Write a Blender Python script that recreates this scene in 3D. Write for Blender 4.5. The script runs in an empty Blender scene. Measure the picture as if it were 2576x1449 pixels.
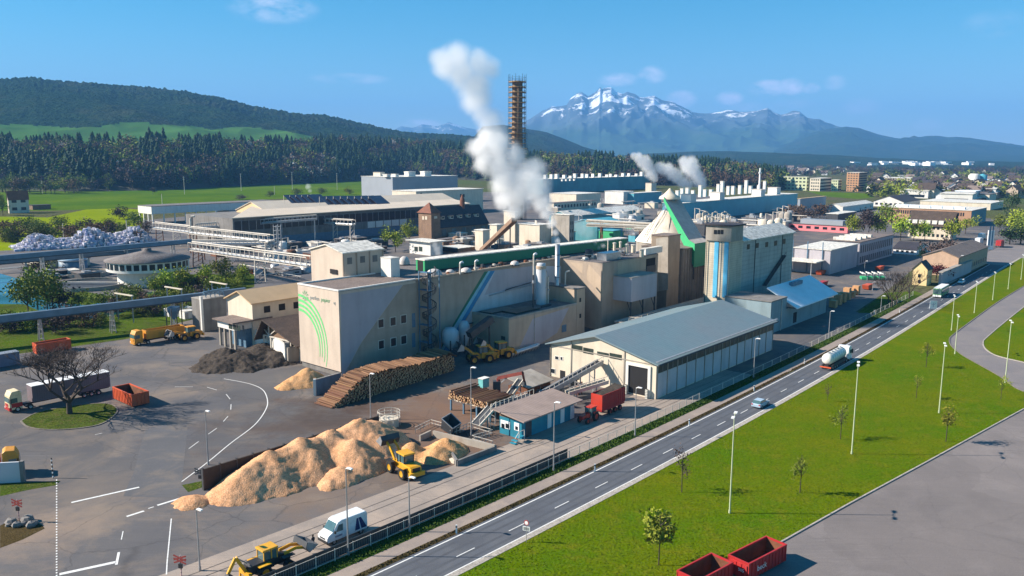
import bpy,math,random
import numpy as np
from mathutils import Vector,Matrix,noise as mnoise
random.seed(7);rng=np.random.default_rng(7)
R=math.radians
scene=bpy.context.scene
COL=scene.collection
CAM_H,FOC,PITCH,ROLL=46.0,2050.0,R(9.28),R(0.2)
PW,PH=2576.0,1449.0
_F=Vector((0,math.cos(PITCH),-math.sin(PITCH)))
_U=Vector((1,0,0)).cross(_F)
_R2=Vector((1,0,0))*math.cos(ROLL)+_U*math.sin(ROLL)
_U2=-Vector((1,0,0))*math.sin(ROLL)+_U*math.cos(ROLL)
cd=bpy.data.cameras.new("camera");cam=bpy.data.objects.new("camera",cd);COL.objects.link(cam)
cd.sensor_width=36;cd.lens=36*FOC/PW;cd.clip_start=0.5;cd.clip_end=60000
cam.matrix_world=Matrix(((_R2.x,_U2.x,-_F.x,0),(_R2.y,_U2.y,-_F.y,0),(_R2.z,_U2.z,-_F.z,CAM_H),(0,0,0,1)))
scene.camera=cam
SUN_AZ,SUN_EL=R(271.0),R(32.0)
sv=Vector((math.sin(SUN_AZ)*math.cos(SUN_EL),math.cos(SUN_AZ)*math.cos(SUN_EL),math.sin(SUN_EL)))
sl=bpy.data.lights.new("sun",'SUN');sl.energy=5.0;sl.angle=R(0.5);sl.color=(1.0,0.885,0.75)
so=bpy.data.objects.new("sun",sl);COL.objects.link(so);so.rotation_euler=sv.to_track_quat('Z','Y').to_euler()
scene.view_settings.view_transform='Standard';scene.view_settings.look='None'
scene.view_settings.exposure=1.22;scene.view_settings.gamma=1.0
scene.cycles.max_bounces=12;scene.cycles.volume_bounces=7;scene.cycles.diffuse_bounces=3;scene.cycles.transparent_max_bounces=12
scene.cycles.volume_step_rate=0.6;scene.cycles.volume_max_steps=256
scene.cycles.use_denoising=True
def dir_at(px,py):
 return(_F*FOC+_R2*(px-PW/2)-_U2*(py-PH/2)).normalized()
world=bpy.data.worlds.new("World");scene.world=world;world.use_nodes=True
def build_world():
 nt=world.node_tree;N=nt.nodes;L=nt.links;N.clear()
 out=N.new("ShaderNodeOutputWorld");bg=N.new("ShaderNodeBackground");L.new(bg.outputs[0],out.inputs[0])
 sky=N.new("ShaderNodeTexSky");sky.sky_type='NISHITA';sky.sun_disc=False
 sky.sun_elevation=SUN_EL;sky.sun_rotation=SUN_AZ;sky.altitude=450;sky.air_density=1.0;sky.dust_density=0.1;sky.ozone_density=3.0
 hs=N.new("ShaderNodeHueSaturation");hs.inputs['Saturation'].default_value=1.52;hs.inputs['Value'].default_value=1.0;hs.inputs['Hue'].default_value=.481
 L.new(sky.outputs[0],hs.inputs['Color'])
 tc=N.new("ShaderNodeTexCoord")
 mp=N.new("ShaderNodeMapping");mp.inputs['Scale'].default_value=(1,1,2.2);L.new(tc.outputs['Generated'],mp.inputs[0])
 nz=N.new("ShaderNodeTexNoise");nz.inputs['Scale'].default_value=22;nz.inputs['Detail'].default_value=7;nz.inputs['Roughness'].default_value=0.62
 L.new(mp.outputs[0],nz.inputs[0])
 prev=None
 for(px,py,w,h,a)in((690,22,100,34,.40),(880,198,95,14,.32),(1555,200,55,17,.8),(1640,188,36,22,.75),(1715,250,38,22,.7),(1835,248,34,18,.9),(1935,222,48,20,.95),(1990,218,34,20,1.0),(2040,222,22,13,.8),(1900,270,80,14,.35),(1060,318,62,20,.75),(2100,208,26,18,.4),(2165,270,45,22,.3),(2330,312,34,16,.3),(1990,262,60,12,.3),(2500,60,60,30,.12)):
  c=dir_at(px,py);e=Vector((0,0,1)).cross(c).normalized();u=c.cross(e)
  d1=N.new("ShaderNodeVectorMath");d1.operation='DOT_PRODUCT';L.new(tc.outputs['Generated'],d1.inputs[0]);d1.inputs[1].default_value=e*(FOC/w)
  d2=N.new("ShaderNodeVectorMath");d2.operation='DOT_PRODUCT';L.new(tc.outputs['Generated'],d2.inputs[0]);d2.inputs[1].default_value=u*(FOC/h)
  o2=N.new("ShaderNodeMath");o2.operation='SUBTRACT';L.new(d2.outputs['Value'],o2.inputs[0]);o2.inputs[1].default_value=c.dot(u)*FOC/h
  m1=N.new("ShaderNodeMath");m1.operation='MULTIPLY';L.new(d1.outputs['Value'],m1.inputs[0]);L.new(d1.outputs['Value'],m1.inputs[1])
  m2=N.new("ShaderNodeMath");m2.operation='MULTIPLY_ADD';L.new(o2.outputs[0],m2.inputs[0]);L.new(o2.outputs[0],m2.inputs[1]);L.new(m1.outputs[0],m2.inputs[2])
  r=N.new("ShaderNodeMapRange");r.interpolation_type='SMOOTHSTEP';L.new(m2.outputs[0],r.inputs[0]);r.inputs[1].default_value=1.3;r.inputs[2].default_value=0.0;r.inputs[3].default_value=0;r.inputs[4].default_value=a
  if prev is None:prev=r.outputs[0]
  else:
   mx=N.new("ShaderNodeMath");mx.operation='MAXIMUM';L.new(prev,mx.inputs[0]);L.new(r.outputs[0],mx.inputs[1]);prev=mx.outputs[0]
 nr=N.new("ShaderNodeMapRange");L.new(nz.outputs[0],nr.inputs[0]);nr.inputs[1].default_value=.36;nr.inputs[2].default_value=.62;nr.inputs[3].default_value=0;nr.inputs[4].default_value=1.3
 mu=N.new("ShaderNodeMath");mu.operation='MULTIPLY';mu.use_clamp=True;L.new(prev,mu.inputs[0]);L.new(nr.outputs[0],mu.inputs[1])
 mix=N.new("ShaderNodeMix");mix.data_type='RGBA';L.new(mu.outputs[0],mix.inputs[0]);L.new(hs.outputs[0],mix.inputs[6]);mix.inputs[7].default_value=(9.5,9.2,10.5,1)
 L.new(mix.outputs[2],bg.inputs[0]);bg.inputs[1].default_value=0.060
build_world()
PL=dict(A=(0,450,2.6833),B=(480,600,2.6833),C=(1200,550,2.6833),D=(2000,550,2.6833),E=(2880,550,2.6833),F=(0,950,2.6833),G=(720,950,2.6833),H=(1500,950,2.6833),I=(2300,950,2.6833),J=(2880,950,2.6833),K=(0,1400,1.9067),L=(650,1400,1.9067),M=(1600,1400,1.9063),N=(2400,1400,1.7889),O=(1900,250,1.3278),Q=(1500,150,3.22),R=(0,1700,3.15),S=(780,1900,4.025),T=(1640,1350,3.3895),U=(1350,1500,4.14),V=(0,0,1.288))
def pp(k,x,y):
 if k is None:return(x,y)
 a=PL[k];return((a[0]+x/a[2])*.67083,(a[1]+y/a[2])*.67083)
def gp(k,x,y,z=0.0):
 px,py=pp(k,x,y);d=dir_at(px,py);t=(z-CAM_H)/d.z
 return Vector((d.x*t,d.y*t,z))
def proj(v):
 q=Vector(v)-Vector((0,0,CAM_H));k=FOC/q.dot(_F)
 return PW/2+q.dot(_R2)*k,PH/2-q.dot(_U2)*k
AZ=R(40.8)
UX=Vector((math.sin(AZ),math.cos(AZ),0));VX=Vector((-math.cos(AZ),math.sin(AZ),0))
O0=gp(None,858,950)
RZ=math.pi/2-AZ
def ST(s,t,z=0.0):return O0+UX*s+VX*t+Vector((0,0,z))
def to_st(w):
 d=Vector(w)-O0;return d.dot(UX),d.dot(VX),w[2]
def on_t(k,x,y,t):
 px,py=pp(k,x,y);d=dir_at(px,py)
 lam=(t-(Vector((0,0,CAM_H))-O0).dot(VX))/d.dot(VX)
 return to_st(Vector((0,0,CAM_H))+d*lam)
def on_s(k,x,y,s):
 px,py=pp(k,x,y);d=dir_at(px,py)
 lam=(s-(Vector((0,0,CAM_H))-O0).dot(UX))/d.dot(UX)
 return to_st(Vector((0,0,CAM_H))+d*lam)
def len_s(s0,t0,z,px):
 lo,hi=0.0,900.0
 for _ in range(60):
  m=(lo+hi)/2
  if proj(ST(s0+m,t0,z))[0]<px:lo=m
  else:hi=m
 return m
def len_t(s0,t0,z,px):
 lo,hi=0.0,900.0
 for _ in range(60):
  m=(lo+hi)/2
  if proj(ST(s0,t0+m,z))[0]>px:lo=m
  else:hi=m
 return m
def height(b,py):
 lo,hi=-5.0,400.0
 for _ in range(60):
  m=(lo+hi)/2
  if proj((b[0],b[1],b[2]+m))[1]>py:lo=m
  else:hi=m
 return m
def _nodes(name):
 m=bpy.data.materials.new(name);m.use_nodes=True
 return m,m.node_tree.nodes,m.node_tree.links,m.node_tree.nodes['Principled BSDF']
def c4(c):return(c[0],c[1],c[2],1)
def mat(name,c,rough=.8,var=.25,scale=.6,metal=0,bump=0,c2=None,streak=0,wave=None,spec=None,detail=5,fine=0,lo=.35,hi=.68):
 """base colour c, blotches towards c2; streak = vertical weathering; wave = (direction, scale, strength) ribs"""
 m,N,L,b=_nodes(name)
 b.inputs['Roughness'].default_value=rough;b.inputs['Metallic'].default_value=metal
 if spec is not None:b.inputs['Specular IOR Level'].default_value=spec
 tc=N.new("ShaderNodeTexCoord")
 nz=N.new("ShaderNodeTexNoise");nz.inputs['Scale'].default_value=scale;nz.inputs['Detail'].default_value=detail;nz.inputs['Roughness'].default_value=.65
 L.new(tc.outputs['Object'],nz.inputs[0])
 mr=N.new("ShaderNodeMapRange");L.new(nz.outputs[0],mr.inputs[0]);mr.inputs[1].default_value=lo;mr.inputs[2].default_value=hi
 mx=N.new("ShaderNodeMix");mx.data_type='RGBA';L.new(mr.outputs[0],mx.inputs[0])
 if c2 is None:c2=tuple(v*(1-var)for v in c)
 mx.inputs[6].default_value=c4(c);mx.inputs[7].default_value=c4(c2)
 last=mx.outputs[2]
 if streak:
  mp=N.new("ShaderNodeMapping");mp.inputs['Scale'].default_value=(.55,.55,.09);L.new(tc.outputs['Object'],mp.inputs[0])
  n2=N.new("ShaderNodeTexNoise");n2.inputs['Scale'].default_value=1.2;n2.inputs['Detail'].default_value=6;L.new(mp.outputs[0],n2.inputs[0])
  r2=N.new("ShaderNodeMapRange");L.new(n2.outputs[0],r2.inputs[0]);r2.inputs[1].default_value=.45;r2.inputs[2].default_value=.75;r2.inputs[4].default_value=streak*.7
  x2=N.new("ShaderNodeMix");x2.data_type='RGBA';x2.blend_type='MULTIPLY';L.new(r2.outputs[0],x2.inputs[0]);L.new(last,x2.inputs[6]);x2.inputs[7].default_value=(.35,.33,.3,1);last=x2.outputs[2]
 if fine:
  n3=N.new("ShaderNodeTexNoise");n3.inputs['Scale'].default_value=fine;n3.inputs['Detail'].default_value=3;L.new(tc.outputs['Object'],n3.inputs[0])
  r3=N.new("ShaderNodeMapRange");L.new(n3.outputs[0],r3.inputs[0]);r3.inputs[1].default_value=.3;r3.inputs[2].default_value=.7;r3.inputs[3].default_value=.65;r3.inputs[4].default_value=1.3
  x3=N.new("ShaderNodeMix");x3.data_type='RGBA';x3.blend_type='MULTIPLY';x3.inputs[0].default_value=1;L.new(last,x3.inputs[6]);L.new(r3.outputs[0],x3.inputs[7]);last=x3.outputs[2]
 if wave:
  wv=N.new("ShaderNodeTexWave");wv.bands_direction=wave[0];wv.inputs['Scale'].default_value=wave[1];L.new(tc.outputs['Object'],wv.inputs[0])
  r4=N.new("ShaderNodeMapRange");L.new(wv.outputs[1],r4.inputs[0]);r4.inputs[1].default_value=0.0;r4.inputs[2].default_value=.35;r4.inputs[3].default_value=1-wave[2];r4.inputs[4].default_value=1
  x4=N.new("ShaderNodeMix");x4.data_type='RGBA';x4.blend_type='MULTIPLY';x4.inputs[0].default_value=1;L.new(last,x4.inputs[6]);L.new(r4.outputs[0],x4.inputs[7]);last=x4.outputs[2]
 L.new(last,b.inputs['Base Color'])
 if bump:
  bp=N.new("ShaderNodeBump");bp.inputs['Strength'].default_value=bump;bp.inputs['Distance'].default_value=.3;L.new(nz.outputs[0],bp.inputs['Height']);L.new(bp.outputs[0],b.inputs['Normal'])
 return m
class MB:
 def __init__(s):s.v=[];s.f=[];s.m=[];s.k=0
 def mi(s,k):s.k=k;return s
 def add(s,vs,fs):
  o=len(s.v);s.v+=[tuple(v)for v in vs];s.f+=[tuple(i+o for i in f)for f in fs];s.m+=[s.k]*len(fs);return s
 def box(s,x0,y0,z0,x1,y1,z1):
  if x0>x1:x0,x1=x1,x0
  if y0>y1:y0,y1=y1,y0
  return s.add([(x0,y0,z0),(x1,y0,z0),(x1,y1,z0),(x0,y1,z0),(x0,y0,z1),(x1,y0,z1),(x1,y1,z1),(x0,y1,z1)],[(0,3,2,1),(4,5,6,7),(0,1,5,4),(1,2,6,5),(2,3,7,6),(3,0,4,7)])
 def bar(s,a,b,w,h=None):
  h=h or w;a=Vector(a);b=Vector(b);d=(b-a)
  if d.length<1e-6:return s
  d.normalize();up=Vector((0,0,1))if abs(d.z)<.95 else Vector((1,0,0))
  x=d.cross(up).normalized()*(w/2);y=x.cross(d).normalized()*(h/2)
  return s.add([a-x-y,a+x-y,a+x+y,a-x+y,b-x-y,b+x-y,b+x+y,b-x+y],[(0,1,2,3),(7,6,5,4),(0,4,5,1),(1,5,6,2),(2,6,7,3),(3,7,4,0)])
 def tube(s,pts,r,n=8,cap=True):
  pts=[Vector(p)for p in pts];rs=r if isinstance(r,(list,tuple))else[r]*len(pts)
  vs=[];fs=[]
  for i,p in enumerate(pts):
   d=(pts[min(i+1,len(pts)-1)]-pts[max(i-1,0)]).normalized()
   up=Vector((0,0,1))if abs(d.z)<.9 else Vector((1,0,0))
   x=d.cross(up).normalized();y=x.cross(d).normalized()
   for k in range(n):
    a=2*math.pi*k/n;vs.append(p+(x*math.cos(a)+y*math.sin(a))*rs[i])
  for i in range(len(pts)-1):
   for k in range(n):fs.append((i*n+k,i*n+(k+1)%n,(i+1)*n+(k+1)%n,(i+1)*n+k))
  if cap:fs.append(tuple(range(n))[::-1]);fs.append(tuple(range((len(pts)-1)*n,len(pts)*n)))
  return s.add(vs,fs)
 def lathe(s,prof,n=24,cx=0,cy=0,a0=0,a1=2*math.pi):
  full=abs(a1-a0-2*math.pi)<1e-6;m=n if full else n+1;vs=[];fs=[]
  for(r,z)in prof:
   for k in range(m):
    a=a0+(a1-a0)*k/n;vs.append((cx+r*math.cos(a),cy+r*math.sin(a),z))
  for i in range(len(prof)-1):
   for k in range(n):
    k2=(k+1)%m;fs.append((i*m+k,i*m+k2,(i+1)*m+k2,(i+1)*m+k))
  return s.add(vs,fs)
 def prism(s,poly,z0,z1):
  n=len(poly);z0s=z0 if isinstance(z0,(list,tuple))else[z0]*n;z1s=z1 if isinstance(z1,(list,tuple))else[z1]*n
  return s.add([(p[0],p[1],z0s[i])for i,p in enumerate(poly)]+[(p[0],p[1],z1s[i])for i,p in enumerate(poly)],[tuple(range(n))[::-1],tuple(range(n,2*n))]+[(i,(i+1)%n,(i+1)%n+n,i+n)for i in range(n)])
 def gable(s,x0,x1,y0,y1,z0,z1,zr,axis='x',yr=None):
  """solid with a ridge along axis"""
  if axis=='x':
   yr=(y0+y1)/2 if yr is None else yr
   q=[(y0,z0),(y1,z0),(y1,z1),(yr,zr),(y0,z1)]
   return s.add([(x0,a,b)for a,b in q]+[(x1,a,b)for a,b in q],[(4,3,2,1,0),(5,6,7,8,9)]+[(i,(i+1)%5,(i+1)%5+5,i+5)for i in range(5)])
  xr=(x0+x1)/2 if yr is None else yr
  q=[(x0,z0),(x1,z0),(x1,z1),(xr,zr),(x0,z1)]
  return s.add([(a,y0,b)for a,b in q]+[(a,y1,b)for a,b in q],[(0,1,2,3,4),(9,8,7,6,5)]+[((i+1)%5,i,i+5,(i+1)%5+5)for i in range(5)])
 def sheet(s,a,b,c,d,th):
  """slab from four top corners, th thick downwards"""
  t=Vector((0,0,th));q=[Vector(p)for p in(a,b,c,d)]
  return s.add([p-t for p in q]+q,[(3,2,1,0),(4,5,6,7),(0,1,5,4),(1,2,6,5),(2,3,7,6),(3,0,4,7)])
 def gable_roof(s,x0,x1,y0,y1,z1,zr,th=.25,ov=.5,axis='x',yr=None):
  if axis=='x':
   yr=(y0+y1)/2 if yr is None else yr
   def zz(y):return zr-(zr-z1)*((yr-y)/(yr-y0)if y<yr else(y-yr)/(y1-yr))
   a,b=y0-ov,y1+ov;e=th
   s.sheet((x0-ov,a,zz(a)+e),(x1+ov,a,zz(a)+e),(x1+ov,yr,zr+e),(x0-ov,yr,zr+e),th)
   s.sheet((x0-ov,yr,zr+e),(x1+ov,yr,zr+e),(x1+ov,b,zz(b)+e),(x0-ov,b,zz(b)+e),th)
  else:
   xr=(x0+x1)/2 if yr is None else yr
   def zz(x):return zr-(zr-z1)*((xr-x)/(xr-x0)if x<xr else(x-xr)/(x1-xr))
   a,b=x0-ov,x1+ov;e=th
   s.sheet((a,y0-ov,zz(a)+e),(xr,y0-ov,zr+e),(xr,y1+ov,zr+e),(a,y1+ov,zz(a)+e),th)
   s.sheet((xr,y0-ov,zr+e),(b,y0-ov,zz(b)+e),(b,y1+ov,zz(b)+e),(xr,y1+ov,zr+e),th)
  return s
 def build(s,name,mats,parent=None,smooth=False):
  me=bpy.data.meshes.new(name);me.from_pydata(s.v,[],s.f)
  for m in(mats if isinstance(mats,(list,tuple))else[mats]):me.materials.append(m)
  if any(s.m):me.polygons.foreach_set("material_index",s.m)
  if smooth:me.polygons.foreach_set("use_smooth",[True]*len(s.f))
  me.update();o=bpy.data.objects.new(name,me);COL.objects.link(o)
  if parent:o.parent=parent
  return o
def tag(o,label=None,cat=None,group=None,kind=None):
 if label:o['label']=label
 if cat:o['category']=cat
 if group:o['group']=group
 if kind:o['kind']=kind
 return o
def thing(name,label,cat,loc=(0,0,0),rz=0.0,group=None):
 o=bpy.data.objects.new(name,None);COL.objects.link(o);o.location=loc;o.rotation_euler=(0,0,rz);o.empty_display_size=.5
 return tag(o,label,cat,group)
def kids(o):return[c for c in o.children]
def dup(o,loc=None,rz=None,label=None,scale=None,group=None,parent=None):
 r=o.copy();COL.objects.link(r);r.parent=parent
 if loc is not None:r.location=loc
 if rz is not None:r.rotation_euler=(0,0,rz)
 if scale is not None:r.scale=(scale,scale,scale)if not isinstance(scale,(tuple,list))else scale
 if label:r['label']=label
 if group:r['group']=group
 for c in kids(o):dup(c,parent=r)
 return r
def from_np(name,V,F,mats,mi=None,smooth=False,parent=None):
 me=bpy.data.meshes.new(name);nv,nf=len(V),len(F);w=F.shape[1]
 me.vertices.add(nv);me.vertices.foreach_set("co",np.asarray(V,np.float32).ravel())
 me.loops.add(nf*w);me.loops.foreach_set("vertex_index",np.asarray(F,np.int32).ravel())
 me.polygons.add(nf);me.polygons.foreach_set("loop_start",np.arange(0,nf*w,w,dtype=np.int32));me.polygons.foreach_set("loop_total",np.full(nf,w,dtype=np.int32))
 for m in(mats if isinstance(mats,(list,tuple))else[mats]):me.materials.append(m)
 if mi is not None:me.polygons.foreach_set("material_index",np.asarray(mi,np.int32))
 if smooth:me.polygons.foreach_set("use_smooth",np.ones(nf,dtype=bool))
 me.update();me.validate();o=bpy.data.objects.new(name,me);COL.objects.link(o)
 if parent:o.parent=parent
 return o
M={}
def road_mat(name,c,c2,dust,rough=.85,big=.05,cracks=0,centres=(),marks=.0,dust_amt=1.0):
 m,N,L,b=_nodes(name);b.inputs['Roughness'].default_value=rough;b.inputs['Specular IOR Level'].default_value=.25
 tc=N.new("ShaderNodeTexCoord")
 def noise(scale,detail=6,r=.62,stretch=None,dist=0):
  src=tc.outputs['Object']
  if stretch:
   mp=N.new("ShaderNodeMapping");mp.inputs['Rotation'].default_value=(0,0,stretch[0]);mp.inputs['Scale'].default_value=stretch[1];L.new(src,mp.inputs[0]);src=mp.outputs[0]
  n=N.new("ShaderNodeTexNoise");n.inputs['Scale'].default_value=scale;n.inputs['Detail'].default_value=detail;n.inputs['Roughness'].default_value=r;n.inputs['Distortion'].default_value=dist;L.new(src,n.inputs[0]);return n.outputs[0]
 def rng_(x,a,b_,c=0.,d=1.):
  r=N.new("ShaderNodeMapRange");L.new(x,r.inputs[0]);r.inputs[1].default_value=a;r.inputs[2].default_value=b_;r.inputs[3].default_value=c;r.inputs[4].default_value=d;return r.outputs[0]
 def mix(f,a,b_,mode='MIX'):
  x=N.new("ShaderNodeMix");x.data_type='RGBA';x.blend_type=mode;L.new(f,x.inputs[0])
  for i,v in((6,a),(7,b_)):
   if isinstance(v,tuple):x.inputs[i].default_value=c4(v)
   else:L.new(v,x.inputs[i])
  return x.outputs[2]
 col=mix(rng_(noise(big),.35,.65),c,c2)
 dn=rng_(noise(big*1.7,8,.7,dist=.6),.47,.72,0,dust_amt)
 col=mix(dn,col,dust)
 for(cx,cy,rad,cc,amt)in centres:
  d=N.new("ShaderNodeVectorMath");d.operation='DISTANCE';L.new(tc.outputs['Object'],d.inputs[0]);d.inputs[1].default_value=(cx,cy,0)
  dd=N.new("ShaderNodeMath");dd.operation='MULTIPLY_ADD';L.new(noise(.13,7,.7),dd.inputs[0]);dd.inputs[1].default_value=-rad*1.6;L.new(d.outputs['Value'],dd.inputs[2])
  col=mix(rng_(dd.outputs[0],-rad*.2,-rad*.75,0,amt),col,cc)
 if marks:
  for k in range(3):
   w=rng_(noise(.9,4,.55,(R(20+47*k),(.06,1.1,1)),2.2),.54,.72,0,marks);g_=N.new('ShaderNodeMath');g_.operation='MULTIPLY';L.new(w,g_.inputs[0]);L.new(rng_(noise(.035+.01*k,3,.5),.42,.62),g_.inputs[1]);w=g_.outputs[0]
   col=mix(w,col,(.05,.05,.055)if k%2 else tuple(v*1.5 for v in c))
 if cracks:
  nn=N.new('ShaderNodeMix');nn.data_type='RGBA';nn.inputs[0].default_value=.03;L.new(tc.outputs['Object'],nn.inputs[6]);nc=N.new('ShaderNodeTexNoise');nc.inputs['Scale'].default_value=.4;nc.inputs['Detail'].default_value=4;L.new(tc.outputs['Object'],nc.inputs[0])
  va=N.new('ShaderNodeVectorMath');va.operation='MULTIPLY_ADD';L.new(nc.outputs[1],va.inputs[0]);va.inputs[1].default_value=(2.5,2.5,0);L.new(tc.outputs['Object'],va.inputs[2])
  vo=N.new('ShaderNodeTexVoronoi');vo.feature='DISTANCE_TO_EDGE';vo.inputs['Scale'].default_value=.075;L.new(va.outputs[0],vo.inputs[0])
  col=mix(rng_(vo.outputs['Distance'],.0,.010,cracks,0),col,(.04,.038,.04))
  vp=N.new('ShaderNodeTexVoronoi');vp.inputs['Scale'].default_value=.05;L.new(va.outputs[0],vp.inputs[0]);sx=N.new('ShaderNodeSeparateColor');L.new(vp.outputs['Color'],sx.inputs[0]);col=mix(rng_(sx.outputs[0],.62,.66,0,.28),col,tuple(v*.62 for v in c))
 g=rng_(noise(9,3),.25,.75,.78,1.2)
 col=mix(rng_(noise(.5),0,.01,1,1),col,g,'MULTIPLY')
 L.new(col,b.inputs['Base Color'])
 return m
def grass_mat(name,c,c2,c3,s1=.06,s2=.9,s3=8,fine=(.5,1.5)):
 m,N,L,b=_nodes(name);b.inputs['Roughness'].default_value=.95;b.inputs['Specular IOR Level'].default_value=0
 tc=N.new("ShaderNodeTexCoord");prev=None
 for(sc,det,a,bb,col)in((s1,6,.38,.64,c2),(s2,6,.5,.8,c3)):
  n=N.new("ShaderNodeTexNoise");n.inputs['Scale'].default_value=sc;n.inputs['Detail'].default_value=det;n.inputs['Roughness'].default_value=.68;L.new(tc.outputs['Object'],n.inputs[0])
  r=N.new("ShaderNodeMapRange");L.new(n.outputs[0],r.inputs[0]);r.inputs[1].default_value=a;r.inputs[2].default_value=bb
  x=N.new("ShaderNodeMix");x.data_type='RGBA';L.new(r.outputs[0],x.inputs[0])
  if prev is None:x.inputs[6].default_value=c4(c)
  else:L.new(prev,x.inputs[6])
  x.inputs[7].default_value=c4(col);prev=x.outputs[2]
 n=N.new("ShaderNodeTexNoise");n.inputs['Scale'].default_value=s3;n.inputs['Detail'].default_value=4;L.new(tc.outputs['Object'],n.inputs[0])
 r=N.new("ShaderNodeMapRange");L.new(n.outputs[0],r.inputs[0]);r.inputs[1].default_value=.3;r.inputs[2].default_value=.7;r.inputs[3].default_value=fine[0];r.inputs[4].default_value=fine[1]
 x=N.new("ShaderNodeMix");x.data_type='RGBA';x.blend_type='MULTIPLY';x.inputs[0].default_value=1;L.new(prev,x.inputs[6]);L.new(r.outputs[0],x.inputs[7])
 L.new(x.outputs[2],b.inputs['Base Color'])
 bp=N.new("ShaderNodeBump");bp.inputs['Strength'].default_value=.6;bp.inputs['Distance'].default_value=.25;L.new(n.outputs[0],bp.inputs['Height']);L.new(bp.outputs[0],b.inputs['Normal'])
 return m
def leaf_mat(name,c,c2,tr=.0):
 m,N,L,b=_nodes(name);b.inputs['Roughness'].default_value=.8;b.inputs['Specular IOR Level'].default_value=.15
 g=N.new("ShaderNodeNewGeometry");mx=N.new("ShaderNodeMix");mx.data_type='RGBA';L.new(g.outputs['Random Per Island'],mx.inputs[0]);mx.inputs[6].default_value=c4(c);mx.inputs[7].default_value=c4(c2)
 oi=N.new("ShaderNodeObjectInfo");h=N.new("ShaderNodeHueSaturation");L.new(mx.outputs[2],h.inputs['Color']);r=N.new("ShaderNodeMapRange");L.new(oi.outputs['Random'],r.inputs[0]);r.inputs[3].default_value=.7;r.inputs[4].default_value=1.3;L.new(r.outputs[0],h.inputs['Value'])
 r2=N.new("ShaderNodeMapRange");L.new(oi.outputs['Random'],r2.inputs[0]);r2.inputs[3].default_value=.485;r2.inputs[4].default_value=.515;L.new(r2.outputs[0],h.inputs['Hue'])
 L.new(h.outputs[0],b.inputs['Base Color']);return m
deck=gp('T',600,900);pileC=gp('L',1100,800);logC=gp('L',1500,260)
M['yard']=road_mat('yard_asphalt',(.130,.122,.122),(.088,.087,.096),(.225,.178,.14),centres=((logC.x+8,logC.y-10,62,(.10,.062,.044),.85),(deck.x-8,deck.y+6,46,(.20,.12,.08),.75),(pileC.x,pileC.y,28,(.26,.19,.14),.4),(logC.x-8,logC.y-3,26,(.05,.033,.027),.8),gp('K',600,900)[:2]+(20,(.24,.19,.15),.6),gp('K',200,1150)[:2]+(16,(.27,.2,.15),.8)),marks=.3,cracks=.4)
M['concrete_pave']=road_mat('paving_concrete',(.33,.275,.235),(.25,.215,.19),(.40,.32,.26),marks=.25,big=.12)
M['road']=road_mat('road_asphalt',(.105,.115,.135),(.085,.09,.105),(.14,.145,.155),big=.2,dust_amt=.5)
M['wear']=road_mat('road_wheel_tracks',(.088,.096,.112),(.075,.08,.094),(.11,.115,.125),big=.3,dust_amt=.4)
M['path']=road_mat('footpath_asphalt',(.30,.245,.21),(.25,.21,.19),(.36,.29,.24),big=.2)
M['lot']=road_mat('car_park_asphalt',(.205,.18,.172),(.165,.148,.145),(.25,.22,.21),big=.06,marks=.22,dust_amt=.8,cracks=.16)
M['lane']=road_mat('lane_asphalt',(.21,.19,.185),(.18,.165,.17),(.24,.21,.2),big=.1)
M['grass']=grass_mat('meadow_grass',(.070,.138,.003),(.118,.145,.004),(.16,.15,.012),s1=.05,s2=.35,s3=3,fine=(.75,1.2))
M['grass2']=grass_mat('verge_grass',(.03,.07,.008),(.045,.08,.012),(.10,.085,.035),s3=7)
M['bank']=grass_mat('bank_grass',(.07,.12,.010),(.05,.07,.015),(.16,.13,.05),s3=4)
M['dry']=grass_mat('verge_dry',(.075,.055,.025),(.05,.045,.02),(.12,.09,.045),s3=6)
M['field']=grass_mat('field_grass',(.17,.23,.003),(.22,.27,.004),(.13,.19,.005),s1=.012,s2=.1,s3=.6,fine=(.85,1.12))
M['field2']=grass_mat('far_field_grass',(.055,.12,.006),(.10,.16,.008),(.05,.09,.015),s1=.01,s2=.06,s3=.4,fine=(.85,1.12))
M['ground']=grass_mat('valley_ground',(.075,.10,.03),(.10,.09,.055),(.05,.075,.025),s1=.004,s2=.03,s3=.5)
M['white_line']=mat('road_paint_white',(.72,.72,.70),.7,var=.45,scale=3,lo=.5,hi=.8)
M['kerb']=mat('kerb_concrete',(.42,.38,.33),.85,var=.3,scale=.6,fine=5)
M['kerb_dark']=mat('kerb_stone',(.22,.19,.16),.85,var=.4,scale=.6,fine=5)
M['steel_rail']=mat('rail_steel',(.10,.08,.07),.5,metal=.6,scale=2)
bm=MB();NG=64;far=30000.0
bm.add([(-far,-400,0),(far,-400,0),(far,far,0),(-far,far,0)],[(0,1,2,3)])
tag(bm.build('ground',M['ground']),kind='structure')
def polyz(pts,z):
 return[(p[0],p[1],z)for p in pts]
def flat(name,pts,z,m,kind='structure'):
 """one sheet (triangulated polygon) at height z"""
 from mathutils.geometry import tessellate_polygon
 v=[Vector((p[0],p[1],z))for p in pts];t=tessellate_polygon([v])
 me=bpy.data.meshes.new(name)
 f=[]
 for a,b_,c in t:
  n=(v[b_]-v[a]).cross(v[c]-v[a]).z
  f.append((a,b_,c)if n>0 else(a,c,b_))
 me.from_pydata(v,[],f);me.materials.append(m);o=bpy.data.objects.new(name,me);COL.objects.link(o)
 return tag(o,kind=kind)
_k=[gp('M',170,1449),gp('M',720,1170),gp('M',1230,900),gp('M',1830,612),gp('J',620,1220),gp('J',1060,960),gp('J',1500,690),gp('J',1840,490),gp('J',2130,290),gp('J',2440,110),gp('E',2576,1095)]
_cf=np.polyfit([p.y for p in _k],[p.x for p in _k],3)
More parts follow.
